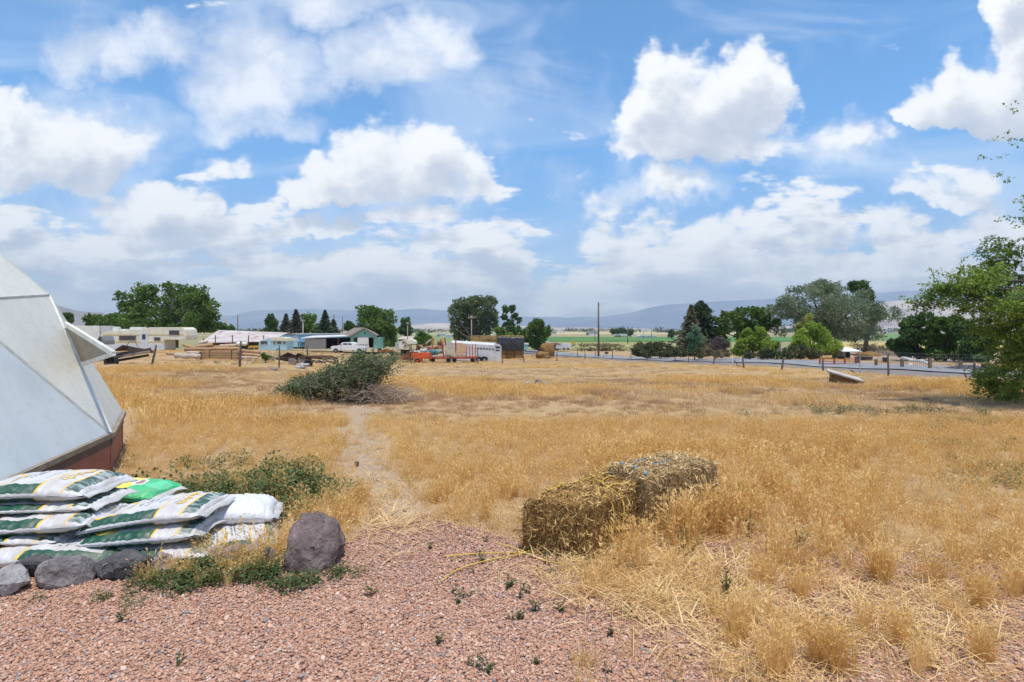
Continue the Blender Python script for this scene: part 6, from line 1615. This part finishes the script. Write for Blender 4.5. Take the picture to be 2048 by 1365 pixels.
def conifer(name, label, px, Y, y0, y1, wpx, kind, n, ls, group=None, cat='tree', seed=1, power=.85, round_=0.):
    r = np.random.default_rng(seed); b = G(px, Y); s = Y/F; root = empty(name, b, 0, label, cat, group)
    ztop = at(px, y0, Y).z-b.z; zb = max(.3, at(px, y1, Y).z-b.z); W_ = wpx*s/2
    f = r.uniform(0, 1, n)**1.25; lay = np.round(f*13)/13; f = np.where(r.uniform(size=n) < .7, lay+r.normal(0, .018, n), f); f = np.clip(f, 0, 1)
    prof = (1-f)**power*(1-round_)+round_*np.sqrt(np.clip(1-f*f, 0, 1))
    an = r.uniform(0, 6.283, n); spoke = np.round(an/(6.283/11))*(6.283/11)+lay*9; an = np.where(r.uniform(size=n) < .6, spoke+r.normal(0, .12, n), an)
    irr = 1+.30*np.sin(an*3+lay*40)+.22*r.normal(size=n)+.2*np.sin(an*2+f*9+seed)
    rad = W_*prof*irr*np.sqrt(r.uniform(.04, 1, n))
    P = np.stack([np.cos(an)*rad, np.sin(an)*rad, zb+(ztop-zb)*f-.18*rad], -1)
    a = np.stack([np.cos(an), np.sin(an), r.normal(-.12, .3, n)], -1)+r.normal(size=(n, 3))*.35; a /= np.linalg.norm(a, axis=1)[:, None]
    c_ = np.cross(a, r.normal(size=(n, 3))); c_ /= np.linalg.norm(c_, axis=1)[:, None]; l = ls*r.uniform(.6, 1.3, n)
    V = np.empty((n, 4, 3)); V[:, 0] = P-a*(l*.5)[:, None]; V[:, 1] = P+c_*(l*.2)[:, None]; V[:, 2] = P+a*(l*.5)[:, None]; V[:, 3] = P-c_*(l*.2)[:, None]
    np_mesh('crown', V.reshape(-1, 3), np.arange(n*4).reshape(n, 4), LEAF[kind], root, tint=r.uniform(0, 1, n))
    MB().tube([(0,0,-.2), (0,0,ztop*.5), (0,0,ztop*.97)], [W_*.10+.06, W_*.06+.04, .02], 8).build('trunk', m_bark, root); return root
# left side, far to near
tree('broadleaf_tree', 'sliver of a dark green tree showing beside the greenhouse edge', 138, 120, [(134,638,12,16)], 'deep', 900, .7, group='trees behind the yard')
tree('broadleaf_tree', 'low dark green tree behind the box trailer', 190, 112, [(190,640,16,13),(205,645,14,14),(180,648,10,9)], 'cotton', 2200, .6, group='trees behind the yard')
tree('broadleaf_tree', 'rounded green tree between the low tree and the huge cottonwood', 228, 108, [(228,640,22,17),(246,648,18,16),(216,650,16,12)], 'cotton', 3000, .6, group='trees behind the yard')
tree('cottonwood', 'huge spreading green cottonwood behind the camper', 340, 100, [(276,600,24,20),(300,586,26,22),(322,606,24,20),(350,590,28,24),(372,582,22,18),(388,600,30,26),(410,612,16,22),(292,625,34,22),(340,632,40,24),(388,636,32,26),(262,612,16,14),(312,652,40,14),(370,655,44,12),(404,640,20,24)], 'cotton', 15000, .62, trunk=.7, bark=m_barkp, shell=.4)
tree('broadleaf_tree', 'small green tree at the right foot of the huge cottonwood', 440, 118, [(428,654,16,14),(446,656,12,12),(463,660,8,10)], 'cotton', 2000, .6, group='trees behind the yard')
tree('broadleaf_tree', 'dark rounded tree left of the brownish conifers', 541, 135, [(540,640,9,12),(546,648,10,14),(533,645,7,8),(541,661,16,8)], 'deep', 2200, .7, trunk=.15)
conifer('conifer_tree', 'slim brownish conifer left of the tallest brownish one', 572, 132, 629, 668, 26, 'dusk', 1600, .8, 'dark conifers behind the blue home', seed=3)
conifer('conifer_tree', 'tallest brownish conifer behind the blue home', 592, 130, 621, 668, 34, 'dusk', 2200, .8, 'dark conifers behind the blue home', seed=4)
tree('poplar_tree', 'fresh green twin topped poplar between the conifers', 617, 132, [(612,640,8,16),(624,640,9,15),(617,655,14,14),(632,658,8,12)], 'mid', 2400, .65, trunk=.15)
conifer('conifer_tree', 'dark broad conifer right of the green poplar', 650, 130, 622, 668, 30, 'pine', 2200, .8, 'dark conifers behind the blue home', seed=5)
conifer('conifer_tree', 'low dull conifer leaning into the broad dark one', 667, 134, 640, 668, 22, 'dusk', 1400, .8, 'dark conifers behind the blue home', seed=6)
tree('broadleaf_tree', 'small round dark tree above the garage roof', 697, 140, [(697,652,11,12),(704,658,9,8)], 'deep', 1500, .65, trunk=.12)
tree('elm_tree', 'big leafy green tree right of the turquoise garage', 758, 104, [(733,622,18,12),(755,632,22,18),(778,636,16,18),(742,650,24,20),(768,658,28,24),(786,668,14,22),(752,680,26,16),(722,636,10,10),(777,684,16,12)], 'cotton', 9500, .5, trunk=.35)
tree('broadleaf_tree', 'dark upright tree behind the grey pole by the garage tree', 811, 125, [(811,648,12,16),(815,660,12,14),(804,662,9,10)], 'deep', 2300, .6, trunk=.2)
tree('shrub', 'green bushy shrub in front of the far meadow', 846, 110, [(842,670,10,10),(852,678,12,10),(838,682,14,10),(855,686,10,8)], 'mid', 2200, .5, trunk=.08, cat='shrub')
tree('elm_tree', 'large rounded grey green tree with a drooping crown at the centre left', 948, 112, [(925,612,24,16),(952,603,28,12),(980,608,18,14),(912,632,18,22),(940,628,32,22),(972,632,26,24),(912,656,14,20),(938,660,26,26),(968,660,22,20),(988,640,12,22),(920,680,14,12),(952,682,18,12)], 'greygreen', 14000, .5, trunk=.6, shell=.45, up=-.1)
tree('broadleaf_tree', 'thin open dark tree right of the large rounded tree', 1017, 118, [(1012,620,9,9),(1024,618,10,9),(1008,634,8,7),(1030,632,8,8),(1020,645,10,8),(1038,640,7,8),(1026,660,16,16),(1010,650,6,6)], 'deep', 3000, .5, trunk=.22, shell=.3)
tree('shrub', 'bright green bush above the tan half of the bale stack', 1000, 104, [(1000,662,12,10),(1006,670,12,8)], 'mid', 1500, .45, trunk=.08, cat='shrub')
tree('shrub', 'small yellow green bush above the tarp', 1022, 100, [(1022,671,6,6)], 'bright', 500, .4, trunk=.06, cat='shrub')
tree('poplar_tree', 'upright green tree beside the small teal shed', 1076, 108, [(1072,652,16,14),(1066,672,14,22),(1084,668,14,26),(1096,662,8,14),(1078,646,12,8),(1074,690,20,10)], 'cotton', 6500, .45, trunk=.25)
tree('broadleaf_tree', 'low green tree between the tarp and the upright tree', 1050, 112, [(1050,672,14,14),(1042,682,10,12),(1058,684,10,10)], 'cotton', 2400, .5, trunk=.15)
tree('shrub', 'green weedy shrub in front of the small blue camper', 531, 33, [(528,711,6,6),(534,715,9,6)], 'mid', 1200, .12, trunk=.03, cat='shrub')
# far clump in the valley
tree('far_tree', 'largest tree of the far clump in the valley', 1231, 410, [(1228,663,8,7),(1236,662,7,7)], 'deep', 900, 1.6, trunk=.4, group='far clump of trees by the orange house')
tree('far_tree', 'middle tree of the far clump, partly behind the others', 1250, 415, [(1249,665,9,6),(1244,661,6,5)], 'deep', 800, 1.6, trunk=.4, group='far clump of trees by the orange house')
tree('far_tree', 'right round tree of the far clump in the valley', 1261, 400, [(1261,665,8,7)], 'deep', 700, 1.6, trunk=.4, group='far clump of trees by the orange house')
tree('far_tree', 'small round tree left of the dark pine', 1343, 300, [(1343,668,8,9)], 'deep', 800, 1.1, trunk=.3)
# trees beyond the road, right
conifer('pine_tree', 'dark green pine with a broad rounded top beyond the road', 1402, 92, 604, 705, 84, 'pine', 8000, .75, seed=11, power=.6, round_=.35)
conifer('spruce_tree', 'brownish green spruce in front of the dark pine', 1382, 86, 612, 708, 68, 'spruce', 5600, .6, seed=12, power=.95)
tree('broadleaf_tree', 'dark green open crowned tree between the pine and the huge olive tree', 1495, 88, [(1462,632,16,12),(1490,625,18,14),(1518,630,18,16),(1475,650,22,16),(1510,655,24,18),(1448,645,14,12),(1535,645,16,18),(1450,662,16,10),(1490,672,30,14)], 'cotton', 8000, .5, trunk=.3, bark=m_barkp, shell=.4)
tree('olive_tree', 'huge grey green olive tree with a spreading crown beyond the road', 1655, 82, [(1560,606,24,16),(1590,590,26,18),(1625,580,28,20),(1660,572,30,18),(1695,576,28,20),(1590,622,34,22),(1632,612,36,28),(1680,612,38,30),(1720,600,24,26),(1738,632,28,20),(1700,648,42,26),(1610,650,36,26),(1650,662,36,24),(1740,656,26,16),(1545,618,16,10),(1585,660,24,18),(1715,625,30,24),(1690,668,40,18),(1725,672,30,12),(1655,630,50,34),(1750,640,14,12)], 'sage', 33000, .42, trunk=.55, shell=.42, asp=.35)
tree('broadleaf_tree', 'dark green tree showing behind the right shoulder of the olive tree', 1730, 92, [(1716,572,20,14),(1732,592,16,18),(1748,622,16,14),(1760,632,12,8)], 'deep', 3200, .5, trunk=.3)
tree('sapling', 'small blue green sapling in front of the spruce', 1388, 68, [(1390,662,9,10),(1381,675,11,10),(1395,680,10,12),(1386,695,13,14)], 'blue', 3000, .28, trunk=.08)
tree('willow_bush', 'bright yellow green willow left of the pair by the road', 1505, 66, [(1504,664,10,10),(1520,664,12,12),(1512,685,22,18),(1528,690,16,18),(1484,688,14,16),(1480,705,14,10)], 'bright', 6500, .28, trunk=.1, cat='willow')
tree('willow_bush', 'biggest bright green willow in front of the olive tree', 1632, 62, [(1630,655,14,14),(1648,672,20,18),(1612,676,20,18),(1655,695,18,18),(1590,682,18,14),(1625,698,26,16),(1580,694,14,12),(1664,705,10,12)], 'bright', 9500, .27, trunk=.12, cat='willow')
tree('willow_bush', 'tan and olive topped bush rising behind the biggest willow', 1612, 66, [(1615,640,10,14),(1608,655,14,12),(1622,650,9,12)], 'yellow', 2400, .27, trunk=.08, cat='bush')
tree('willow_bush', 'small yellow leaved bush between the two willows', 1554, 62, [(1552,690,9,9),(1545,698,8,8)], 'bright', 1300, .25, trunk=.05, cat='bush')
tree('purple_bush', 'bare purple brown bush between sapling and willow', 1442, 68, [(1440,685,18,14),(1450,690,14,12),(1430,692,12,10)], 'purple', 3800, .22, trunk=.06, cat='bush', asp=.2)
tree('hedge_bush', 'dark low hedge by the road, left of the spruce', 1300, 74, [(1275,698,16,14),(1300,694,20,14),(1328,696,18,14),(1286,706,24,9),(1320,708,24,8)], 'hedge', 6500, .28, trunk=.05, cat='hedge', limbs=False)
tree('hedge_bush', 'dull green brush at the foot of the spruce', 1350, 66, [(1345,706,16,10),(1365,704,16,12),(1400,706,18,11),(1338,710,8,6)], 'hedge', 4200, .25, trunk=.05, cat='hedge', limbs=False)
tree('hedge_bush', 'reddish brown scrub under the purple bush', 1430, 62, [(1415,706,14,9),(1432,708,14,8),(1450,708,14,8)], 'rust', 2800, .22, trunk=.04, cat='bush', limbs=False)
tree('hedge_bush', 'dark hedge under the willows along the road', 1560, 58, [(1530,708,16,12),(1550,712,16,9),(1575,706,18,14),(1600,704,20,16),(1625,708,18,13),(1505,712,14,8)], 'hedge', 7000, .25, trunk=.05, cat='hedge', limbs=False)
tree('broadleaf_tree', 'leftmost round tree of the row behind the corral', 1835, 55, [(1818,650,20,16),(1842,642,22,18),(1812,672,22,20),(1842,672,24,22),(1800,688,16,14),(1830,696,22,14),(1810,704,18,12),(1845,706,20,12)], 'deep', 9500, .34, group='trees behind the corral', trunk=.16)
tree('broadleaf_tree', 'middle dense tree of the row behind the corral', 1888, 53, [(1876,648,20,16),(1902,650,22,20),(1872,676,24,20),(1902,684,26,22),(1880,702,24,12),(1905,708,26,12),(1865,710,18,10)], 'cotton', 9000, .34, group='trees behind the corral', trunk=.16)
tree('broadleaf_tree', 'dark tree of the corral row next to the near branches', 1950, 50, [(1938,660,24,24),(1962,672,26,28),(1930,692,22,20),(1958,704,24,18),(1935,714,26,12),(1975,690,20,30)], 'deep', 8500, .34, group='trees behind the corral', trunk=.16)
# near tree at the right edge
def near_tree():
    r = np.random.default_rng(77); Y = 11.5; s = Y/F
    b = G(2300, Y); root = empty('elm_tree', b, 0, 'nearest elm whose leafy branches hang in from the right edge', 'tree')
    lobes = [(2052,500,40,46,900),(2060,560,60,50,1500),(2010,575,55,34,1500),(1965,560,42,24,800),(1935,578,38,20,600),(1905,600,30,16,420),(1990,615,55,34,1500),(2040,640,55,50,2200),(1985,650,34,22,550),(2020,690,42,40,1500),(2050,730,55,45,2300),(2058,640,60,60,1500),(2048,782,40,24,900),(2022,762,32,26,700),(1940,612,30,16,300),(1925,545,22,10,160),(2090,420,40,60,500),(2120,600,70,160,3000),(2180,520,90,160,3500),(2260,420,140,200,4500),(2330,560,150,160,3500),(2200,720,90,90,2500),(2012,785,20,12,140),(1996,742,14,16,120),
             (2038,350,26,22,55),(2015,300,34,24,34),(1990,280,24,14,16),(2044,290,16,30,36),(2040,215,12,14,14),(2030,350,24,14,24),(2020,440,18,6,14)]
    V = []; Q = []; T = []; tw = MB()
    for lx, ly, lw, lh, n in lobes:
        dn = r.uniform(-.9, .9) if lw > 25 else r.uniform(-.2, .2)
        c = at(lx, ly, Y)-b+Vector((0, dn, 0))
        m = max(3, int(n*(1.7 if n > 200 else 1))//22)
        for k in range(m):
            d = Vector(r.normal(size=3)).normalized(); q_ = r.uniform(0, 1)**.45
            p0_ = c+Vector((d.x*lw*s*q_, d.y*lw*s*.9*q_, d.z*lh*s*q_))
            dr = Vector((-.75+r.normal(0, .45), r.normal(0, .5), -.1+r.normal(0, .35))).normalized(); L = r.uniform(.2, .42) if n > 60 else r.uniform(.1, .2)
            if n > 60 and k % 2 == 0: tw.tube([p0_-dr*.08, p0_+dr*L*.5+Vector((0,0,.02)), p0_+dr*L], [.006,.004,.002], 4, False)
            nl = 22 if n > 60 else 8
            for j in range(nl):
                p = p0_+dr*L*(j/nl)+Vector(r.normal(size=3))*.022; dd = (dr*.5+Vector(r.normal(size=3))*.7); dd.normalize(); w_ = dd.cross(Vector((r.normal(0,.6), r.normal(0,.6), 1))).normalized(); l = r.uniform(.045, .085)
                o = len(V); V += [tuple(p), tuple(p+dd*l*.45+w_*l*.27), tuple(p+dd*l), tuple(p+dd*l*.45-w_*l*.27)]; Q.append((o, o+1, o+2, o+3)); T.append(r.uniform())
    np_mesh('foliage', V, Q, Mleaf('elm_leaf', (.09,.15,.03), (.18,.28,.055), (.33,.43,.11), trans=.38, clump=.9), root, tint=T)
    tw.build('twigs', m_bark, root)['kind'] = 'stuff'
    tk = MB().tube([(0,0,-.2), (.05,0,1.2), (-.1,.1,2.6), (-.2,.1,4.6), (0,0,6.5)], [.26,.21,.18,.12,.05], 12).build('trunk', m_bark, root)
    lb = MB()
    for lx, ly, lw, lh, n in lobes:
        if n < 400: continue
        e = at(lx, ly, Y)-b; z0 = min(max(.9, e.z*.75), 4.5); lb.tube([(0,0,z0), Vector((e.x*.45, .1, z0+(e.z-z0)*.7+.15)), e], [.07,.045,.012], 6)
    lb.build('limbs', m_bark, root)
near_tree()

# ------------------------------------------------------------------ corral and things beyond the road at the right
def railpost(px, y0, y1, label, w=.16, mat=None):
    b = GP(px, y1); T = Px(px, b.y, 'corral_post', label, 'corral post', 'wooden posts of the corral')
    h = T.z(y0); MB().box((0,0,h/2-.05), (w, w, h+.1)).build('post', mat or M('corral_wood', (.26,.17,.10), (.17,.11,.07), scale=3, stretch=(1,1,.4), rough=.9), T.root); MB().box((0,0,h+.02), (w*1.1, w*1.1, .04)).build('cap', m_post, T.root)
    return b
pb = [railpost(1752,720,732.5,'brown corral post right of the pale metal post'), railpost(1804,720,735.5,'tan corral post under the left end of the white pipe'), railpost(1860,716,739,'dark corral post at the right end of the white pipe'), railpost(1921,721,740,'tan corral post beside the dark tarp pile'), railpost(1994,726,744,'corral post right of the dark tarp pile, behind leaves')]
ml = MB()
for a, c_ in zip(pb[:-1], pb[1:]):
    for f in (.35, .6, .85, 1.1): ml.tube([a+Vector((0,0,f)), c_+Vector((0,0,f))], .008, 4, False)
    for k in range(1, 14): q_ = a.lerp(c_, k/14); ml.tube([q_+Vector((0,0,.05)), q_+Vector((0,0,1.12))], .006, 4, False)
tag(ml.build('corral_wire', M('corral_wire_steel', (.24,.24,.24), scale=4, rough=.6, metal=.4)), 'wire mesh hung between the corral posts along the road', 'wire fence')
a, c_ = GP(1802, 728), GP(1859, 734.5)
A_, B_ = at(1803, 716.5, a.y+1), at(1858, 726.5, c_.y+.3)
o = MB().tube([A_.lerp(B_, k/8)+Vector((0,0,.05*math.sin(k*1.3)))-A_ for k in range(9)], .11, 12).build('white_pipe', m_wht); o.location = A_; tag(o, 'long white pipe lying along the top of the corral fence', 'pipe')
T = Px(1680, GP(1680, 730).y, 'red_gate', 'rusty red rail gate by the road left of the metal post', 'gate')
for y_ in (718.5, 723, 727.5): T.box('rail', 1640, 1714, y_-.6, y_+.6, 0, .06, m_red)
for x_ in (1640, 1669, 1690, 1713): T.box('upright', x_-.9, x_+.9, 717.5, T.by, -.03, .09, m_red)
T = Px(1714, GP(1714, 728).y, 'gate_post', 'thick dark gate post at the right end of the red gate', 'gate post'); T.box('post', 1711.5, 1717, 715, T.by, -.15, .15, m_dk); T.box('cap', 1711, 1717.5, 714, 715, -.17, .17, m_dk)
Tc = Px(1700, 60, 'cattle_shelter', 'small animal shelter with a bright white roof beyond the road', 'shelter')
Tc.box('back_wall', 1686, 1706, 703, Tc.by, 1.4, 1.5, m_frame); Tc.box('side_wall', 1706, 1716, 703, Tc.by, 1.4, 1.5, m_black); Tc.box('side_wall', 1680, 1681, 703, Tc.by, 0, 1.5, m_oldw)
MB().slab([Tc.V(1680, -.5, 704), Tc.V(1717.5, -.5, 704), Tc.V(1716, 1.6, 697.5), Tc.V(1682, 1.6, 697.5)], (0,-.3,1), .08).build('roof', M('bright_roof', (.82,.82,.82), (.76,.76,.76), scale=1, rough=.5), Tc.root)
for x_ in (1686, 1715.5): Tc.box('post', x_-.6, x_+.6, 704, Tc.by, -.4, -.3, m_oldw)
T = Px(1685, 58, 'feed_trough', 'black feed trough beside the white roofed shelter', 'trough'); T.box('tub', 1682, 1689, 714, T.by, 0, .6, m_black, bevel=.04); T.box('rim', 1681.6, 1689.4, 713.2, 714.2, -.03, .63, m_rub)
T = Px(1738, 54, 'dark_trough', 'flat dark stock tank in the corral right of the shelter', 'trough'); T.box('tank', 1730, 1746, 714.5, T.by-1, 0, 1.2, m_dk, bevel=.04); T.box('rim', 1729.5, 1746.5, 713.8, 714.8, -.04, 1.24, m_post)
T = Px(1775, 50, 'black_bucket', 'black bucket in the corral beside the tall crooked post', 'bucket'); MB().cyl(T.V(1774, .3, T.by), T.V(1774, .3, 716), .16, 14, .2).build('bucket', m_black, T.root); MB().ring(T.V(1774, .3, 716), (0,0,1), .2, .015).build('rim', m_rub, T.root)
T = Px(1750, 72, 'hay_pile', 'brown hay mound behind the stock tank in the corral', 'hay pile')
for k, (x_, w_, h_) in enumerate(((1738,28,10),(1752,22,8),(1730,16,7))):
    bm = bmesh.new(); bmesh.ops.create_icosphere(bm, subdivisions=3, radius=1)
    for v_ in bm.verts: q_ = 1+.2*mnoise.noise(v_.co*2+Vector((k*5., 0, 0))); v_.co = Vector((v_.co.x*w_*.5*T.s*q_, v_.co.y*1.2*q_, max(-.02, v_.co.z*h_*T.s*q_)))+Vector((T.x(x_), k*.5, 0))
    for f in bm.faces: f.smooth = True
    me = bpy.data.meshes.new('hay_clump'); bm.to_mesh(me); bm.free(); me.materials.append(m_bigd); o = bpy.data.objects.new('hay_clump', me); COL.objects.link(o); o.parent = T.root
# picket line running back from the shelter
pk = []; A_, B_ = GP(1725, 703), GP(1875, 722)
T = empty('picket_fence', A_, 0, 'dark picket fence running back behind the corral under the trees', 'fence')
pm = MB(); n_ = 46
for k in range(n_):
    q_ = A_.lerp(B_, (k/(n_-1))); q_.z = float(gz(q_.x, q_.y)); q_ = q_-A_; MB().box(q_+Vector((0,0,.6)), (.09, .05, 1.25+.1*math.sin(k*2.1))).build('picket', m_post, T)
rl = MB()
for f in (.3, .95):
    pts = []
    for k in range(9): q_ = A_.lerp(B_, k/8); q_.z = float(gz(q_.x, q_.y))+f; pts.append(q_-A_+Vector((0,.05,0)))
    rl.tube(pts, .035, 5)
rl.build('rails', m_post, T)
cg = field('corral_ground', 1655, 2010, 706, 734, M('trampled_dirt', (.40,.29,.21), (.33,.23,.165), scale=.8, detail=6), 8, 20, xb=(1735, 2010), dz=.03)
# dark tarp-covered heap beside the road
T = Px(1956, GP(1956, 742).y, 'tarp_heap', 'long low heap under a dark wrinkled cover beside the corral', 'covered heap')
V = []; Q = []; nu, nv = 60, 20
for j in range(nv+1):
    for i in range(nu+1):
        u = i/nu; v = -1+2*j/nv; h_ = (math.sin(math.pi*u)**.4)*(1-v*v)**.6; wv = mnoise.fractal(Vector((u*9, v*2, 1.)), 1, 2, 4)
        V.append((T.x(1923+65*u), v*.9+.9, max(-.02, (9.5+2.2*wv)*T.s*h_)))
for j in range(nv):
    for i in range(nu): a = j*(nu+1)+i; Q.append((a, a+1, a+nu+2, a+nu+1))
np_mesh('cover', V, Q, M('dark_cover', (.055,.055,.065), (.09,.085,.09), scale=3, rough=.6), T.root, smooth=True)
MB().bar((T.x(1923), .3, .02), (T.x(1931), .5, .62), .1).build('prop_log', m_dk, T.root); MB().box((T.x(1984), .3, .25), (.6,.5,.45)).build('brown_end', m_rustm, T.root)
T = Px(1821, GP(1821, 733.5).y+1.5, 'feed_sack', 'pale feed sack lying in the corral under the white pipe', 'sack')
bm = bmesh.new(); bmesh.ops.create_icosphere(bm, subdivisions=3, radius=1)
for v_ in bm.verts: q_ = 1+.15*mnoise.noise(v_.co*2); v_.co = Vector((v_.co.x*.2*q_, v_.co.y*.16, v_.co.z*.1*q_+.09))
for f in bm.faces: f.smooth = True
me = bpy.data.meshes.new('sack'); bm.to_mesh(me); bm.free(); me.materials.append(m_cream); o = bpy.data.objects.new('sack', me); COL.objects.link(o); o.parent = T.root
MB().box((.2,0,.08), (.05,.2,.05)).build('tied_end', m_cream, T.root)

# ------------------------------------------------------------------ far valley: houses and tree line
def house(px, Y, w, y0, y1, wall, roof, label, cat='house', slope=.45, name='farm_house'):
    T = Px(px, Y, name, label, cat); h = (y1-y0); s = T.s
    x0, x1 = px-w/2, px+w/2; ym = y0+h*slope
    T.box('wall', x0, x1, ym, max(T.by, y1), 0, w*s*.5, wall); T.prism('roof', [(x0-w*.03, ym+.1), (x1+w*.03, ym+.1), (x1-w*.12, y0), (x0+w*.12, y0)], -.4, w*s*.5+.4, roof)
    for f in (.25, .7): T.box('window', x0+w*f, x0+w*(f+.1), ym+(y1-ym)*.25, ym+(y1-ym)*.65, -.06, 0, m_win)
m_hw = M('house_white', (.72,.72,.72), (.66,.66,.66), scale=.2); m_hb = M('house_blue_grey', (.30,.33,.38), scale=.2); m_ho = M('house_orange', (.52,.25,.13), scale=.2); m_hr = M('house_roof', (.36,.36,.38), scale=.2)
house(1187, 520, 16, 663, 669.5, m_hw, m_hr, 'pale barn in the valley left of the tall pole', 'barn', name='far_barn'); house(1177, 540, 9, 664.5, 669, m_hb, m_hb, 'dark low wing left of the pale barn', 'barn', name='far_barn')
house(1237, 395, 14, 669.5, 675, m_ho, m_hr, 'orange walled house under the far clump of trees'); house(1249, 392, 11, 668.5, 675, m_hw, m_roofw, 'white gabled house beside the orange walled one')
house(1290, 330, 26, 670.5, 675.5, m_hw, m_roofw, 'long white building right of the far clump', 'building', name='far_building'); house(1310, 325, 6, 671.5, 674.5, m_hw, m_roofw, 'tiny white shed right of the long white building', 'shed', name='far_shed')
house(885, 420, 12, 666, 672, m_hw, m_roofw, 'white roofed farmhouse in the meadow left of the large round tree'); house(900, 330, 16, 669.5, 673, m_hw, m_roofw, 'long white shed in front of the meadow farmhouse', 'shed', name='far_shed')
house(878, 425, 7, 668.5, 672, m_hb, m_hb, 'grey outbuilding left of the meadow farmhouse', 'shed', name='far_shed')
house(1124, 900, 12, 662, 666.5, m_hw, m_roofw, 'white house far out on the plain right of the upright tree'); house(1108, 700, 10, 663.5, 667.5, m_hb, m_hr, 'grey house far out on the plain beside a small tree')
house(1286, 1500, 9, 658.6, 662, m_hw, m_roofw, 'leftmost white building on the horizon above the long white one', 'building', name='far_building'); house(1299, 1500, 8, 658.4, 662, m_hw, m_roofw, 'right white building on the horizon above the long white one', 'building', name='far_building')
house(1332, 1500, 10, 659, 662, m_hb, m_hr, 'grey building on the horizon left of the pine', 'building', name='far_building')
house(500, 260, 14, 663, 668, m_hw, m_roofw, 'white roof behind the rusty shed roof, left one', 'building', name='far_building'); house(524, 300, 10, 664.5, 668, m_hw, m_roofw, 'white roof behind the rusty shed roof, right one', 'building', name='far_building')
house(1771, 900, 10, 659, 663.5, m_hw, m_hr, 'pale house at the valley edge right of the olive tree'); house(1783, 880, 9, 658.5, 663.5, m_hb, m_hr, 'grey house at the valley edge before the corral trees')
house(995, 150, 12, 664, 674, m_hw, m_roofw, 'white house hidden behind the thin open tree'); house(1556, 100, 12, 684, 694, m_hb, m_hr, 'bluish house wall between the two willows')
house(768, 900, 8, 661, 665, m_hw, m_roofw, 'pale building on the plain behind the garage tree', 'building', name='far_building')
V = []; Q = []; T_ = []
r = np.random.default_rng(9)
L = []
for i in range(720):
    Yd = r.choice([900, 1300, 1800, 2500, 3400])*r.uniform(.85, 1.15); px = r.uniform(-150, 2250)
    if mnoise.noise(Vector((px*.012, Yd*.002, 0))) < -.12: continue
    b = G(px, Yd); h_ = r.uniform(4, 10); w_ = r.uniform(6, 22); L.append((Vector((b.x, b.y, b.z+h_*.4)), (w_, w_*.5, h_*.6)))
V, Q, T_ = leafset(r, L, 26000, 4.2, .2, .3)
o = np_mesh('far_woods', V, Q, LEAF['far'], tint=T_); o['kind'] = 'stuff'
V = []; L = []
for i in range(150):
    b = GP(r.choice([r.uniform(1160, 1240), r.uniform(1060, 1460), r.uniform(1700, 1800)]), r.normal(694, 1.2) if i % 3 else 703); L.append((b+Vector((0,0,.4)), (r.uniform(.5, 1.6), .6, r.uniform(.3, .8))))
V, Q, T_ = leafset(r, L, 5200, .42, .2, .2); o = np_mesh('dry_weed_rows', V, Q, LEAF['rust'], tint=T_); o['kind'] = 'stuff'
